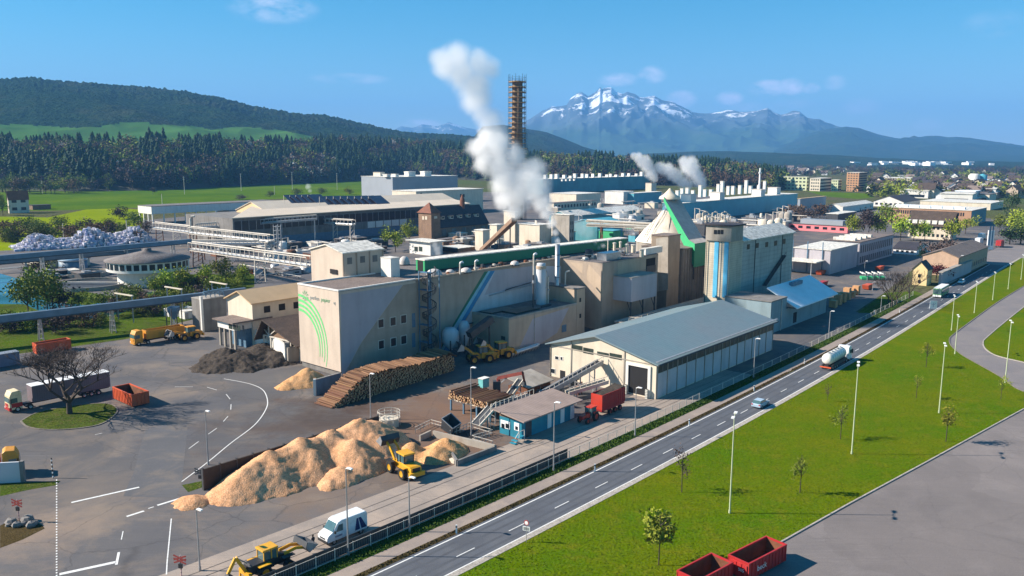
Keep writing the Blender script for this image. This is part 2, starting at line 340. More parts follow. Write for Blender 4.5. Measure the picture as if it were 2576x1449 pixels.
def rx(y):return float(np.polyval(_cf,y))if y>70 else float(np.polyval(_cf,70)+(y-70)*np.polyval(np.polyder(_cf),70))
def roff(y,o,z=0.0):
 s=float(np.polyval(np.polyder(_cf),max(y,70)));n=Vector((-1,s,0)).normalized();return Vector((rx(y),y,z))+n*o
def rdir(y):
 s=float(np.polyval(np.polyder(_cf),max(y,70)));return Vector((s,1,0)).normalized()
def strip(name,o1,o2,z,y0,y1,m,n=60,parent=None,kind='structure'):
 b=MB();ys=[y0+(y1-y0)*i/n for i in range(n+1)];v=[]
 for y in ys:v+=[roff(y,o1,z),roff(y,o2,z)]
 b.add(v,[(2*i,2*i+2,2*i+3,2*i+1)for i in range(n)])
 o=b.build(name,m,parent);return tag(o,kind=kind)
YE=372
strip('road',0.35,6.95,.012,30,YE,M['road'])
strip('pavement_edge',-.55,.35,.10,30,YE,M['kerb'])
b=MB();n=60;ys=[30+(YE-30)*i/n for i in range(n+1)];v=[]
for y in ys:v+=[roff(y,.35,.0),roff(y,.35,.10),roff(y,-.55,.10),roff(y,-.55,0)]
b.add(v,[(4*i+j,4*i+j+1,4*i+j+5,4*i+j+4)for i in range(n)for j in(0,2)])
tag(b.build('kerb',M['kerb_dark']),kind='structure')
strip('road_edge_line',.45,.62,.020,30,YE,M['white_line'])
strip('road_edge_line',6.35,6.55,.020,30,YE,M['white_line'])
strip('verge',6.95,7.9,.030,30,165,M['dry'])
strip('verge',6.95,7.8,.030,167,300,M['dry'])
strip('footpath',7.6,10.05,.018,30,300,M['path'])
strip('verge',10.05,12.4,.034,30,262,M['grass2'])
strip('verge',6.95,7.6,.022,300,YE,M['dry'])
for o_ in(1.15,2.35,3.95,5.3):strip('tyre_wear',o_,o_+.42,.0155,30,YE,M['wear'])
b=MB();y=60.0
while y<330:
 a0,a1=y,y+3.0*rdir(y).y
 b.add([roff(a0,2.72,.021),roff(a0,2.86,.021),roff(a1,2.86,.021),roff(a1,2.72,.021)],[(0,3,2,1)]);y+=9.0*rdir(y).y
tag(b.build('road_centre_line',M['white_line']),kind='structure')
yard=[roff(30,12.4),roff(70,12.4),roff(110,12.4),roff(150,12.4),roff(190,12.4),roff(230,12.4),roff(262,12.4),gp('J',1200,620),gp('J',880,590),gp('E',1200,1449),gp('E',1500,1200),roff(300,8),roff(335,8),roff(372,8)]
yard+=[gp(None,2620,600),gp(None,2620,560),gp(None,2100,520),gp(None,1700,485),gp(None,1200,483),gp(None,900,505),gp(None,350,555),gp(None,345,590),gp(None,60,625),gp(None,-260,640),gp(None,-260,690),gp(None,60,700),gp(None,270,745),gp(None,380,740),gp(None,480,690),gp(None,640,690),gp(None,640,722),gp(None,505,760),gp(None,500,800),gp(None,412,822),gp(None,325,852),gp(None,175,874),gp(None,0,896),gp(None,-300,930),Vector((-160,60,0)),Vector((-160,30,0))]
flat('yard',yard,.008,M['yard'])
strip('track_paving',12.4,23.5,.016,60,160,M['concrete_pave'])
b=MB()
RAILS=((15.1,62,262),(16.54,62,262),(19.7,62,150),(21.14,62,150))
for o,ya,yb in RAILS:
 m_=50
 v=[]
 for i in range(m_+1):
  y=ya+(yb-ya)*i/m_;k=0 if o<18 else-max(0,(y-108))*.07
  v+=[roff(y,o-.05+k,.03),roff(y,o+.05+k,.03)]
 b.add(v,[(2*i,2*i+2,2*i+3,2*i+1)for i in range(m_)])
tag(b.build('railway_track',M['steel_rail']),kind='structure')
flat('bank',[gp(None,-300,928),gp(None,0,894),gp(None,175,872),gp(None,325,850),gp(None,412,820),gp(None,505,798),gp(None,508,756),gp(None,642,720),gp(None,642,686),gp(None,480,660),gp(None,380,700),gp(None,270,722),gp(None,60,700),gp(None,-300,690)],.004,M['bank'])
M['river']=mat('river_water',(.012,.10,.105),.12,var=.3,scale=.08,bump=.05)
flat('river',[gp(None,-300,770),gp(None,0,765),gp(None,60,765),gp(None,140,800),gp(None,225,803),gp(None,300,790),gp(None,420,745),gp(None,400,730),gp(None,300,752),gp(None,220,768),gp(None,120,760),gp(None,60,705),gp(None,0,688),gp(None,-300,690)],.010,M['river'])
flat('field',[gp(None,-400,545),gp(None,20,545),gp(None,120,547),gp(None,250,520),gp(None,365,528),gp(None,352,592),gp(None,60,628),gp(None,-400,650)],.010,M['field'])
flat('field',[gp(None,-400,486),gp(None,100,482),gp(None,300,480),gp(None,600,468),gp(None,900,456),gp(None,1000,452),gp(None,990,480),gp(None,930,500),gp(None,700,500),gp(None,360,522),gp(None,130,530),gp(None,-400,530)],.012,M['field2'])
me_l=[roff(y,-.55)for y in(60,90,120,150,180,210,240,270,300,330,360)]
kerbline=[gp('N',-900,2160),gp('N',960,1128),gp('N',1400,880),gp('N',1900,610),gp('N',2576,240)]
lane_l=[gp('J',2576,330),gp('J',2300,500),gp('J',2050,680),gp('J',1870,815),gp('J',1825,870),gp('J',1850,940),gp('J',1960,1030),gp('J',2100,1110),gp('J',2330,1240),gp('J',2480,1350),gp('J',2576,1395)]
lane_r=[gp('J',2700,440),gp('J',2576,540),gp('J',2400,680),gp('J',2200,850),gp('J',2165,900),gp('J',2185,960),gp('J',2270,1020),gp('J',2400,1060),gp('J',2576,1100),gp('J',2800,1160)]
def arc(ps,n=6):
 o=[]
 for i in range(len(ps)-1):
  p0=ps[max(i-1,0)];p1=ps[i];p2=ps[i+1];p3=ps[min(i+2,len(ps)-1)]
  for k in range(n):
   t=k/n;o.append(.5*((2*p1)+(p2-p0)*t+(2*p0-5*p1+4*p2-p3)*t*t+(3*p1-p0-3*p2+p3)*t**3))
 return o+[ps[-1]]
lane_l=arc(lane_l);lane_r=arc(lane_r)
flat('meadow',me_l+[roff(372,-.55),roff(372,-60)]+[Vector((230,330,0))]+lane_l+[kerbline[-1],kerbline[2],kerbline[1],kerbline[0],Vector((-20,40,0))],.06,M['grass'])
flat('meadow',[Vector((330,420,0))]+lane_r+[gp('J',3000,1200),Vector((330,200,0))],.06,M['grass'])
flat('lane',lane_l+[gp('J',2576,1395),gp('J',2900,1550),gp('J',2900,1190)]+lane_r[::-1]+[Vector((250,360,0))],.03,M['lane'])
flat('parking_lot',[kerbline[0]+Vector((0,0,0)),kerbline[1],kerbline[2],kerbline[3],kerbline[4],gp('N',2900,60),gp('N',3800,700),Vector((120,30,0)),Vector((0,30,0))],.022,M['lot'])
def kerb(name,pts,w,h,m,z=0.0):
 b=MB()
 for i in range(len(pts)-1):b.bar(Vector((pts[i].x,pts[i].y,z+h/2)),Vector((pts[i+1].x,pts[i+1].y,z+h/2)),w,h)
 return tag(b.build(name,m),kind='structure')
kerb('kerb',kerbline,.22,.16,M['kerb'])
kerb('kerb',lane_l,.25,.15,M['kerb_dark'])
kerb('kerb',lane_r,.25,.15,M['kerb'])
b=MB()
def mark(k,pts,w,z=.028):
 g=[gp(k,*p)for p in pts]
 for i in range(len(g)-1):
  d=(g[i+1]-g[i]).normalized();n_=Vector((-d.y,d.x,0))*w/2
  q=[g[i]-n_,g[i+1]-n_,g[i+1]+n_,g[i]+n_];b.add([(p.x,p.y,z)for p in q],[(0,1,2,3)])
mark('K',[(510,925),(995,815)],.42);mark('K',[(905,1025),(1030,985)],.42);mark('K',[(1125,945),(1320,885)],.42);mark('K',[(1060,968),(1100,955)],.2)
mark('K',[(425,1438),(830,1350)],.55);mark('K',[(832,1370),(850,1280)],.28);mark('K',[(880,1130),(868,1190)],.12)
mark('K',[(1225,1040),(1195,1350),(1190,1440)],.14)
oo=[gp('K',*p)for p in((1300,775),(1480,640),(1650,500),(1820,370),(1900,260),(1912,190),(1880,120),(1800,80),(1690,55),(1600,40))]
aa=arc(oo,5)
for i in range(len(aa)-1):
 d=(aa[i+1]-aa[i]).normalized();n_=Vector((-d.y,d.x,0))*.09
 b.add([tuple(p+Vector((0,0,.027)))for p in(aa[i]-n_,aa[i+1]-n_,aa[i+1]+n_,aa[i]+n_)],[(0,1,2,3)])
for s_ in(((1350,540),(1420,488)),((1490,435),(1550,393)),((1597,345),(1630,308)),((1650,260),(1652,222)),((1645,185),(1617,150)),((1550,120),(1480,100)),((1380,97),(1250,97)),((680,440),(730,428))):
 mark('K',list(s_),.13)
for i in range(36):
 y0=760+i*19.5;mark('K',[(405,y0),(405,y0+9)],.16)
tag(b.build('yard_marking',M['white_line']),kind='structure')
flat('yard_patch',[gp('K',1050,385),gp('K',1345,350),gp('K',1300,790),gp('K',1260,890),gp('K',880,880),gp('K',960,700),gp('K',1010,500)],.0145,road_mat('patch_asphalt',(.118,.116,.122),(.10,.10,.108),(.20,.165,.135),big=.1,marks=.25))
isl=arc([gp('K',*p)for p in((150,345),(250,290),(420,250),(640,222),(780,222),(840,262),(800,320),(700,372),(520,400),(330,405),(200,385),(150,345))],4)[:-1]
flat('island_grass',isl,.12,grass_mat('island_turf',(.075,.10,.018),(.045,.07,.015),(.12,.09,.05),s1=.2,s3=4))
kerb('kerb',isl+[isl[0]],.25,.14,M['kerb_dark'])
flat('verge',[gp('K',0,790),gp('K',430,770),gp('K',400,800),gp('K',200,835),gp('K',0,880)],.02,M['bank'])
flat('verge',[gp('K',0,1090),gp('K',60,1060),gp('K',180,1045),gp('K',300,1085),gp('K',320,1110),gp('K',160,1190),gp('K',0,1250)],.02,M['dry'])
flat('verge',[gp('K',1300,800),gp('K',1470,765),gp('K',1480,805),gp('K',1345,850)],.02,M['bank'])
def ridge(name,prof,d_foot,d_ridge,m,nx=260,ny=60,amp=30,nscale=.002,zbase=0.0,pw=1.0,back=1.25,rough=1.0,seed=0,serr=0.0):
 xs=np.linspace(prof[0][0],prof[-1][0],nx);ph=np.interp(xs,[p[0]for p in prof],[p[1]for p in prof])
 V=np.zeros((ny,nx,3));nb=int(ny*.8)
 for i,(px,py)in enumerate(zip(xs,ph)):
  d=dir_at(px,py);az=Vector((d.x,d.y,0)).normalized();el=d.z/math.hypot(d.x,d.y)
  hr=max(CAM_H+el*d_ridge,zbase+2)
  for j in range(ny):
   if j<nb:t=j/(nb-1);dist=d_foot+(d_ridge-d_foot)*t;h=zbase+(hr-zbase)*(t**pw)
   else:t=1-(j-nb+1)/(ny-nb);dist=d_ridge*(1+(back-1)*(1-t));h=(zbase+(hr-zbase)*max(t,0)**.7)
   x,y=az.x*dist,az.y*dist
   w=math.sin(math.pi*min(t,1)*.93+.12)if j<nb else .4*t
   q=Vector((x*nscale+seed,y*nscale,.3))
   nz=(1-abs(mnoise.noise(q))*2)*.6+(1-abs(mnoise.noise(q*2.3))*2)*.3*rough+(1-abs(mnoise.noise(q*5.1))*2)*.17*rough-.35
   hh=h+nz*amp*w*min(1,h/max(amp,1))
   if serr and j>=nb-30:hh+=serr*(mnoise.noise(Vector((x*.09,y*.09,seed)))+.5*mnoise.noise(Vector((x*.3,y*.3,seed))))
   V[j,i]=(x,y,hh if j not in(0,ny-1)else-2)
 idx=np.arange(nx*ny).reshape(ny,nx)
 F=np.stack([idx[:-1,:-1],idx[:-1,1:],idx[1:,1:],idx[1:,:-1]],-1).reshape(-1,4)
 o=from_np(name,V.reshape(-1,3),F,m,smooth=False);return tag(o,kind='structure')
def wood_hill_mat():
 m,N,L,b=_nodes('wooded_slope');b.inputs['Roughness'].default_value=1;b.inputs['Specular IOR Level'].default_value=0
 tc=N.new("ShaderNodeTexCoord")
 def nz(s,d=6,r=.65):
  n=N.new("ShaderNodeTexNoise");n.inputs['Scale'].default_value=s;n.inputs['Detail'].default_value=d;n.inputs['Roughness'].default_value=r;L.new(tc.outputs['Object'],n.inputs[0]);return n.outputs[0]
 def mr(x,a,b_,c=0,d=1):
  r=N.new("ShaderNodeMapRange");L.new(x,r.inputs[0]);r.inputs[1].default_value=a;r.inputs[2].default_value=b_;r.inputs[3].default_value=c;r.inputs[4].default_value=d;return r.outputs[0]
 def mx(f,a,b_):
  x=N.new("ShaderNodeMix");x.data_type='RGBA';L.new(f,x.inputs[0])
  for i,v in((6,a),(7,b_)):
   if isinstance(v,tuple):x.inputs[i].default_value=c4(v)
   else:L.new(v,x.inputs[i])
  return x.outputs[2]
 col=mx(mr(nz(.05,4),.4,.6),(.008,.025,.014),(.022,.045,.018))
 col=mx(mr(nz(.006),.5,.7),col,(.04,.05,.025))
 L.new(col,b.inputs['Base Color'])
 bp=N.new("ShaderNodeBump");bp.inputs['Strength'].default_value=1;bp.inputs['Distance'].default_value=18;L.new(nz(.06,3),bp.inputs['Height']);L.new(bp.outputs[0],b.inputs['Normal'])
 return m
M['woodhill']=wood_hill_mat()
def massif_mat():
 m,N,L,b=_nodes('mountain_rock');b.inputs['Roughness'].default_value=.95;b.inputs['Specular IOR Level'].default_value=.05
 tc=N.new("ShaderNodeTexCoord");sep=N.new("ShaderNodeSeparateXYZ");L.new(tc.outputs['Object'],sep.inputs[0])
 geo=N.new("ShaderNodeNewGeometry");sn=N.new("ShaderNodeSeparateXYZ");L.new(geo.outputs['Normal'],sn.inputs[0])
 def nz(s,d=7,r=.65):
  n=N.new("ShaderNodeTexNoise");n.inputs['Scale'].default_value=s;n.inputs['Detail'].default_value=d;n.inputs['Roughness'].default_value=r;L.new(tc.outputs['Object'],n.inputs[0]);return n.outputs[0]
 def mr(x,a,b_,c=0,d=1):
  r=N.new("ShaderNodeMapRange");L.new(x,r.inputs[0]);r.inputs[1].default_value=a;r.inputs[2].default_value=b_;r.inputs[3].default_value=c;r.inputs[4].default_value=d;return r.outputs[0]
 def mx(f,a,b_):
  x=N.new("ShaderNodeMix");x.data_type='RGBA';L.new(f,x.inputs[0])
  for i,v in((6,a),(7,b_)):
   if isinstance(v,tuple):x.inputs[i].default_value=c4(v)
   else:L.new(v,x.inputs[i])
  return x.outputs[2]
 def ma(op,a,b_):
  x=N.new("ShaderNodeMath");x.operation=op
  for i,v in((0,a),(1,b_)):
   if isinstance(v,(int,float)):x.inputs[i].default_value=v
   else:L.new(v,x.inputs[i])
  return x.outputs[0]
 z=sep.outputs[2]
 rock=mx(mr(nz(.004),.4,.65),(.10,.12,.14),(.05,.07,.08))
 wood=mx(mr(nz(.002),.4,.65),(.02,.05,.03),(.05,.085,.03))
 hz=ma('ADD',z,ma('MULTIPLY',nz(.002),500))
 col=mx(mr(hz,560,780),wood,rock)
 snow=ma('MULTIPLY',mr(ma('ADD',z,ma('MULTIPLY',nz(.0035,8,.75),900)),1030,1100),mr(nz(.0030,6),.50,.55))
 snow=ma('MULTIPLY',snow,mr(sn.outputs[2],.25,.5))
 col=mx(snow,col,(.85,.88,.93))
 L.new(col,b.inputs['Base Color']);return m
M['massif']=massif_mat()
Op=lambda pts:[pp('O',*p)for p in pts]
massif=[(1180,389)]+Op([(60,300),(100,268),(170,240),(230,205),(262,200),(300,190),(318,160),(350,135),(375,130),(405,150),(420,142),(452,120),(466,103),(474,118),(490,112),(520,108),(548,128),(580,135),(600,124),(640,138),(662,152),(680,155),(712,150),(735,148),(770,168),(810,180),(830,187),(880,208),(930,232),(990,245),(1030,243),(1060,236),(1110,230),(1150,230),(1200,226),(1245,220),(1285,208),(1300,206),(1330,225),(1365,243),(1400,242),(1430,232),(1460,228),(1500,258),(1560,263),(1590,280),(1640,305),(1720,318),(1800,335),(1900,362),(1990,385),(2100,420),(2200,460)])
ridge('mountain',massif,8500,12500,M['massif'],nx=620,ny=110,amp=330,nscale=.0010,pw=1.5,seed=3.1,rough=1.0)
ridge('mountain',[(900,345),(960,325),(985,330),(1010,318),(1040,322),(1062,312),(1100,318),(1130,308),(1170,322),(1220,330),(1300,345)],14500,17500,M['massif'],nx=120,ny=40,amp=200,nscale=.001,seed=8.4)
foot=[(1640,400)]+Op([(1150,460),(1300,420),(1480,345),(1560,318),(1640,305),(1690,298),(1760,305),(1850,335),(1930,352),(1990,358),(2040,352),(2100,343),(2150,342),(2200,352),(2240,351),(2300,358),(2400,372),(2500,388),(2576,398),(2800,430)])
ridge('hills',foot,6600,10500,M['woodhill'],nx=300,ny=60,amp=150,nscale=.0011,pw=1.2,seed=5.7)
ridge('hills',[(1250,398),(1500,396),(1650,386),(1800,380),(1950,384),(2100,392),(2300,402),(2600,408),(2900,412)],3600,5200,M['woodhill'],nx=200,ny=40,amp=35,nscale=.002,seed=9.7)
ridge('hills',[(1180,360)]+Op([(-120,300),(-20,290),(60,300),(110,312),(150,318),(200,328),(260,350),(320,375),(380,400),(450,420)]),3200,5000,M['woodhill'],nx=160,ny=50,amp=50,nscale=.002,seed=1.7)
left=[(-700,230)]+[pp('V',*p)for p in((-100,392),(0,384),(80,378),(160,374),(230,385),(300,390),(420,398),(520,404),(560,412),(700,420),(780,432),(860,438),(960,455),(1060,472),(1130,488),(1200,508),(1280,522),(1400,542),(1500,552),(1560,556),(1640,572),(1720,592),(1800,608),(1870,625),(1950,640),(2060,650),(2200,655),(2300,664))]
hill=ridge('hills',left,1900,3400,M['woodhill'],nx=620,ny=120,amp=42,nscale=.0022,pw=.85,seed=2.2,rough=.9,serr=9)
M['pasture']=grass_mat('pasture_turf',(.06,.15,.03),(.05,.13,.03),(.08,.12,.03),s1=.01,s2=.05,s3=.3,fine=(.9,1.1))
hill.data.materials.append(M['pasture']);top1=[(-100,310),(60,314),(130,318),(200,322),(255,318),(300,309),(350,308),(420,314),(500,318),(545,332),(560,350)];top2=[(420,360),(470,344),(520,328),(590,319),(650,322),(720,330),(790,345),(830,360)]
for p_ in hill.data.polygons:
 x,y=proj(p_.center)
 if p_.center.y<3300 and((x<560 and float(np.interp(x,[a[0]for a in top1],[a[1]for a in top1]))<y<366)or(420<x<830 and float(np.interp(x,[a[0]for a in top2],[a[1]for a in top2]))<y<366)):p_.material_index=1
class Bd:
 def __init__(s,name,label,cat,st=None,base=None,top=None,h=None,right=None,left=None,L=None,D=None,t=None,sp=None,z0=0,group=None,wall=None,roof=None,par=0,pitch=None,roofth=.25,ov=.3,ridge='x',zr=None,yr=None):
  if base is not None:w=gp(*base);s.s,s.t,_=to_st(w)
  elif st is not None:s.s,s.t=st
  elif t is not None:q=on_t(*top[:3],t);s.s,s.t,s.h=q[0],t,q[2]-z0
  elif sp is not None:q=on_s(*top[:3],sp);s.s,s.t,s.h=sp,q[1],q[2]-z0
  if h is not None:s.h=h
  elif base is not None or(st is not None and top is not None):s.h=height(ST(s.s,s.t,z0),pp(*top)[1])
  s.z0=z0
  s.L=L if L is not None else len_s(s.s,s.t,z0+s.h,pp(right[0],right[1],0)[0])
  s.D=D if D is not None else len_t(s.s,s.t,z0+s.h,pp(left[0],left[1],0)[0])
  s.o=thing(name,label,cat,ST(s.s,s.t,z0),RZ,group)
  if wall:
   b=MB()
   if pitch:b.gable(0,s.L,0,s.D,0,s.h,s.h+pitch,ridge,yr)
   else:b.box(0,0,0,s.L,s.D,s.h)
   s.wall=b.build('wall',wall,s.o)
  if roof:
   b=MB()
   if pitch:b.gable_roof(0,s.L,0,s.D,s.h,s.h+pitch,roofth,ov,ridge,yr)
   else:b.box(-ov,-ov,s.h+.003,s.L+ov,s.D+ov,s.h+roofth)
   s.roof=b.build('roof',roof,s.o)
  if par:
   b=MB();w=.3
   b.box(-.05,-.05,s.h-.15,s.L+.05,w,s.h+par).box(-.05,s.D-w,s.h-.15,s.L+.05,s.D+.05,s.h+par).box(-.05,w,s.h-.15,w,s.D-w,s.h+par).box(s.L-w,w,s.h-.15,s.L+.05,s.D-w,s.h+par)
   b.build('parapet',par_mat,s.o)
 def loc(s,q):return q[0]-s.s,q[1]-s.t,q[2]-s.z0
 def R(s,name,m,k,xa,ya,xb,yb,pr=.04,parent=None,y=0.0):
  a=on_t(k,xa,ya,s.t+y);b_=on_t(k,xb,yb,s.t+y);c=s.loc(a);d=s.loc(b_)
  return MB().box(c[0],y-pr,c[2],d[0],y+.02,d[2]).build(name,m,parent or s.o)
 def Lf(s,name,m,k,xa,ya,xb,yb,pr=.04,parent=None,x=0.0):
  a=s.loc(on_s(k,xa,ya,s.s+x));b_=s.loc(on_s(k,xb,yb,s.s+x))
  return MB().box(x-pr,a[1],a[2],x+.02,b_[1],b_[2]).build(name,m,parent or s.o)
 def rect(s,face,name,m,a0,a1,z0,z1,pr=.04,parent=None):
  b=MB()
  if face=='R':b.box(a0,-pr,z0,a1,.02,z1)
  else:b.box(-pr,a0,z0,.02,a1,z1)
  return b.build(name,m,parent or s.o)
 def windows(s,face,n,a0,a1,z0,z1,fill=.6,glass=None,frame=None,rows=1,zstep=3):
  st=(a1-a0)/n
  for r in range(rows):
   for i in range(n):
    c=a0+st*(i+.5);hw=st*fill/2;zz=r*zstep
    if frame:
     f=s.rect(face,'window',frame,c-hw-.08,c+hw+.08,z0+zz-.08,z1+zz+.08,.05);s.rect(face,'pane',glass,c-hw,c+hw,z0+zz,z1+zz,.075,f)
    else:s.rect(face,'window',glass,c-hw,c+hw,z0+zz,z1+zz,.05)
 def band(s,face,name,m,a0,a1,z0,z1,n,mull,pr=.05):
  f=s.rect(face,name,m,a0,a1,z0,z1,pr);b=MB()
  for i in range(n+1):
   c=a0+(a1-a0)*i/n
   if face=='R':b.box(c-.09,-pr-.06,z0,c+.09,0,z1)
   else:b.box(-pr-.06,c-.09,z0,0,c+.09,z1)
  b.build('glazing_bar',mull,f);return f
 def gutter(s,m):
  MB().tube([(0,-.5,s.h-.1),(s.L,-.5,s.h-.1)],.12,6).build('gutter',m,s.o)
W={}
W['beige']=mat('cladding_beige',(.60,.50,.41),.85,var=.16,scale=.12,streak=.3,wave=('Z',1.2,.10),fine=0)
W['beige_wall']=mat('wall_painted_sand',(.50,.39,.29),.85,var=.22,scale=.1,streak=.3,fine=0)
W['tan']=mat('wall_painted_tan',(.42,.335,.265),.85,var=.25,scale=.14,streak=.35,fine=0)
W['lilac']=mat('wall_painted_grey_lilac',(.43,.405,.44),.85,var=.15,scale=.12,streak=.25,fine=0)
W['grey_blue']=mat('wall_painted_grey_blue',(.54,.56,.60),.8,var=.2,scale=.1,streak=.35,fine=0)
W['conc']=mat('concrete_raw',(.40,.36,.31),.9,var=.3,scale=.25,streak=.6,fine=0)
W['conc_d']=mat('concrete_dark',(.22,.21,.20),.9,var=.35,scale=.25,streak=.7,fine=0)
W['cream']=mat('wall_cream',(.68,.60,.48),.85,var=.15,scale=.2,streak=.3,fine=0)
W['white']=mat('wall_white',(.72,.70,.66),.8,var=.12,scale=.2,streak=.25,fine=0)
W['whitepaint']=mat('paint_white',(.80,.80,.80),.5,var=.08,scale=.5)
W['brickwall']=mat('brick_brown',(.27,.17,.11),.9,var=.3,scale=.3,streak=.3,fine=3)
W['grey_clad']=mat('cladding_grey',(.30,.33,.37),.6,var=.12,scale=.1,wave=('Z',.9,.12))
W['teal_clad']=mat('cladding_teal',(.07,.31,.37),.6,var=.3,scale=.05,streak=.3,wave=('X',.25,.12))
W['blue_clad']=mat('cladding_blue',(.09,.40,.50),.6,var=.25,scale=.04,streak=.2,wave=('X',.2,.12))
W['pink']=mat('wall_pink',(.80,.22,.24),.8,var=.1,scale=.2)
W['glass']=mat('window_glass_dark',(.012,.018,.026),.35,var=.4,scale=.3,spec=.35)
W['glass_g']=mat('window_glass_green',(.045,.065,.055),.3,var=.6,scale=.4,spec=.4)
W['dark']=mat('opening_dark',(.012,.012,.014),.9,var=.2)
W['roof_grey']=mat('roof_felt_grey',(.17,.155,.15),.9,var=.35,scale=.3,fine=2,c2=(.12,.10,.10))
W['roof_brown']=mat('roof_gravel_brown',(.20,.155,.135),.9,var=.3,scale=.4,fine=3)
W['roof_cream']=mat('roof_sheet_cream',(.72,.60,.46),.6,var=.12,scale=.15,wave=('X',.6,.10))
W['roof_pale']=mat('roof_sheet_pale',(.74,.70,.62),.6,var=.15,scale=.12,fine=1)
W['roof_ochre']=mat('roof_sheet_ochre',(.60,.42,.24),.6,var=.15,scale=.2,wave=('X',.8,.12))
W['roof_blue']=mat('roof_sheet_blue_grey',(.185,.275,.30),.5,var=.2,scale=.06,wave=('X',.3,.12),metal=.15,streak=.2,c2=(.22,.265,.285))
W['roof_bluelt']=mat('roof_sheet_light_blue',(.78,.84,.90),.7,var=.12,scale=.2,spec=.1)
W['roof_tile']=mat('roof_tile_brown',(.085,.058,.045),.85,var=.4,scale=.5,wave=('X',1.0,.4),fine=3)
W['roof_slate']=mat('roof_slate_dark',(.045,.04,.05),.8,var=.4,scale=.5,fine=3)
W['roof_red']=mat('roof_tile_red',(.22,.085,.05),.85,var=.3,scale=.6,fine=0)
W['steel']=mat('steel_galvanised',(.42,.43,.45),.45,metal=.5,var=.3,scale=1.2)
W['steel_lt']=mat('steel_pale_painted',(.62,.57,.50),.6,var=.25,scale=1)
W['steel_dk']=mat('steel_dark',(.07,.075,.085),.6,metal=.3,var=.4,scale=1)
W['steel_blue']=mat('steel_blue_painted',(.10,.20,.30),.55,var=.3,scale=.8)
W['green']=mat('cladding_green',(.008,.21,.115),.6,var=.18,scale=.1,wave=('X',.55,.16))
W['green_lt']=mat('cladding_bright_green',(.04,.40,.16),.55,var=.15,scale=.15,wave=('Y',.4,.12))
W['rust']=mat('steel_rusty',(.20,.075,.035),.85,var=.5,scale=.8)
W['wood']=mat('timber_weathered',(.22,.13,.075),.85,var=.4,scale=.6)
W['silver']=mat('duct_silver',(.50,.52,.54),.35,metal=.7,var=.25,scale=.4)
par_mat=W['conc']
fb=Bd('factory_building','tall beige windowless front block with green painted arcs and small lettering on its end','building',st=(0,0),h=18.1,L=21.3,D=14.2,wall=None)
MB().box(0,0,1.2,fb.L,fb.D,fb.h).build('wall',[W['beige']],fb.o)
MB().box(.35,.35,0,fb.L,fb.D,1.2).build('plinth',W['conc_d'],fb.o)
MB().box(0,0,fb.h,fb.L,fb.D,fb.h+.12).build('roof',W['roof_brown'],fb.o)
b=MB();b.box(-.12,-.12,fb.h+.12,fb.L,.35,fb.h+.42).box(-.12,.35,fb.h+.12,.35,fb.D,fb.h+.42).box(.35,fb.D-.35,fb.h+.12,fb.L,fb.D,fb.h+.42);b.build('parapet',W['white'],fb.o)
def panel(bd,name,m,k,pts,pr=.012,face='R',parent=None):
 q=[bd.loc(on_t(k,x,y,bd.t)if face=='R' else on_s(k,x,y,bd.s))for x,y in pts]
 b=MB();n=len(q)
 f=(lambda p,e:(p[0],-e,p[2]))if face=='R' else(lambda p,e:(-e,p[1],p[2]))
 b.add([f(p,pr)for p in q]+[f(p,-.01)for p in q],[tuple(range(n)),tuple(range(n,2*n))[::-1]]+[(i,i+n,(i+1)%n+n,(i+1)%n)for i in range(n)])
 return b.build(name,m,parent or bd.o)
panel(fb,'painted_field',W['lilac'],'G',[(1497,415),(2120,318),(1960,540),(1700,900),(1535,1205),(1508,1235)])
panel(fb,'painted_field',W['tan'],'G',[(2124,318),(2262,296),(2262,1060),(1520,1240),(1540,1205),(1704,900),(1964,540)])
panel(fb,'painted_stripe',W['conc'],'G',[(1530,1235),(1560,1150),(1640,1120),(1760,1050),(1700,1090),(1640,1200)],.02)
for(x,y)in((1870,665),(1992,645),(2098,622),(1874,878),(1996,852),(2100,830)):
 f=fb.R('window',W['steel_lt'],'G',x-3,y,x+62,y+80,.06);fb.R('pane',W['glass'],'G',x+4,y+6,x+55,y+74,.09,f)
for(x,y)in((2212,605),(2212,805)):fb.R('door',W['steel_blue'],'G',x,y,x+34,y+135,.1)
arcm=mat('paint_leaf_green',(.14,.60,.20),.7,var=.2,scale=1.2)
z_of=lambda y:fb.loc(on_s('G',1270,y,0))[2]
for i,(r0,r1)in enumerate(((9.35,9.8),(8.45,8.95),(7.6,8.1),(6.8,7.3))):
 b=MB();v=[];cy,cz=14.0,5.2-.12*i;n_=26
 for k in range(n_+1):
  a=R(93)-R(93+6+5*(3-i)if i<2 else 104)*k/n_;w=1-.75*(k/n_)**3
  for r_ in((r0+r1)/2-(r1-r0)/2*w,(r0+r1)/2+(r1-r0)/2*w):
   v.append((-.035,cy-r_*math.sin(math.pi/2-a)*.98 if False else cy-r_*math.cos(a),cz+r_*math.sin(a)*1.12))
 v=[(x,min(y,14.15),max(z,1.4))for x,y,z in v]
 b.add(v,[(2*k,2*k+1,2*k+3,2*k+2)for k in range(n_)]);b.build('painted_arc',arcm,fb.o)
def text(s,size,loc,rot,m,parent,name='lettering',ext=.01,bold=0.0):
 c=bpy.data.curves.new(name,'FONT');c.body=s;c.size=size;c.extrude=ext;c.align_x='CENTER';c.align_y='CENTER';c.resolution_u=2;c.offset=bold
 o=bpy.data.objects.new(name,c);COL.objects.link(o)
 dg=bpy.context.evaluated_depsgraph_get();me=bpy.data.meshes.new_from_object(o.evaluated_get(dg));bpy.data.objects.remove(o)
 me.materials.clear();me.materials.append(m);o=bpy.data.objects.new(name,me);COL.objects.link(o);o.parent=parent;o.location=loc;o.rotation_euler=rot;return o
rotL=(math.pi/2,0,-math.pi/2)
rotRt=(math.pi/2,0,0)
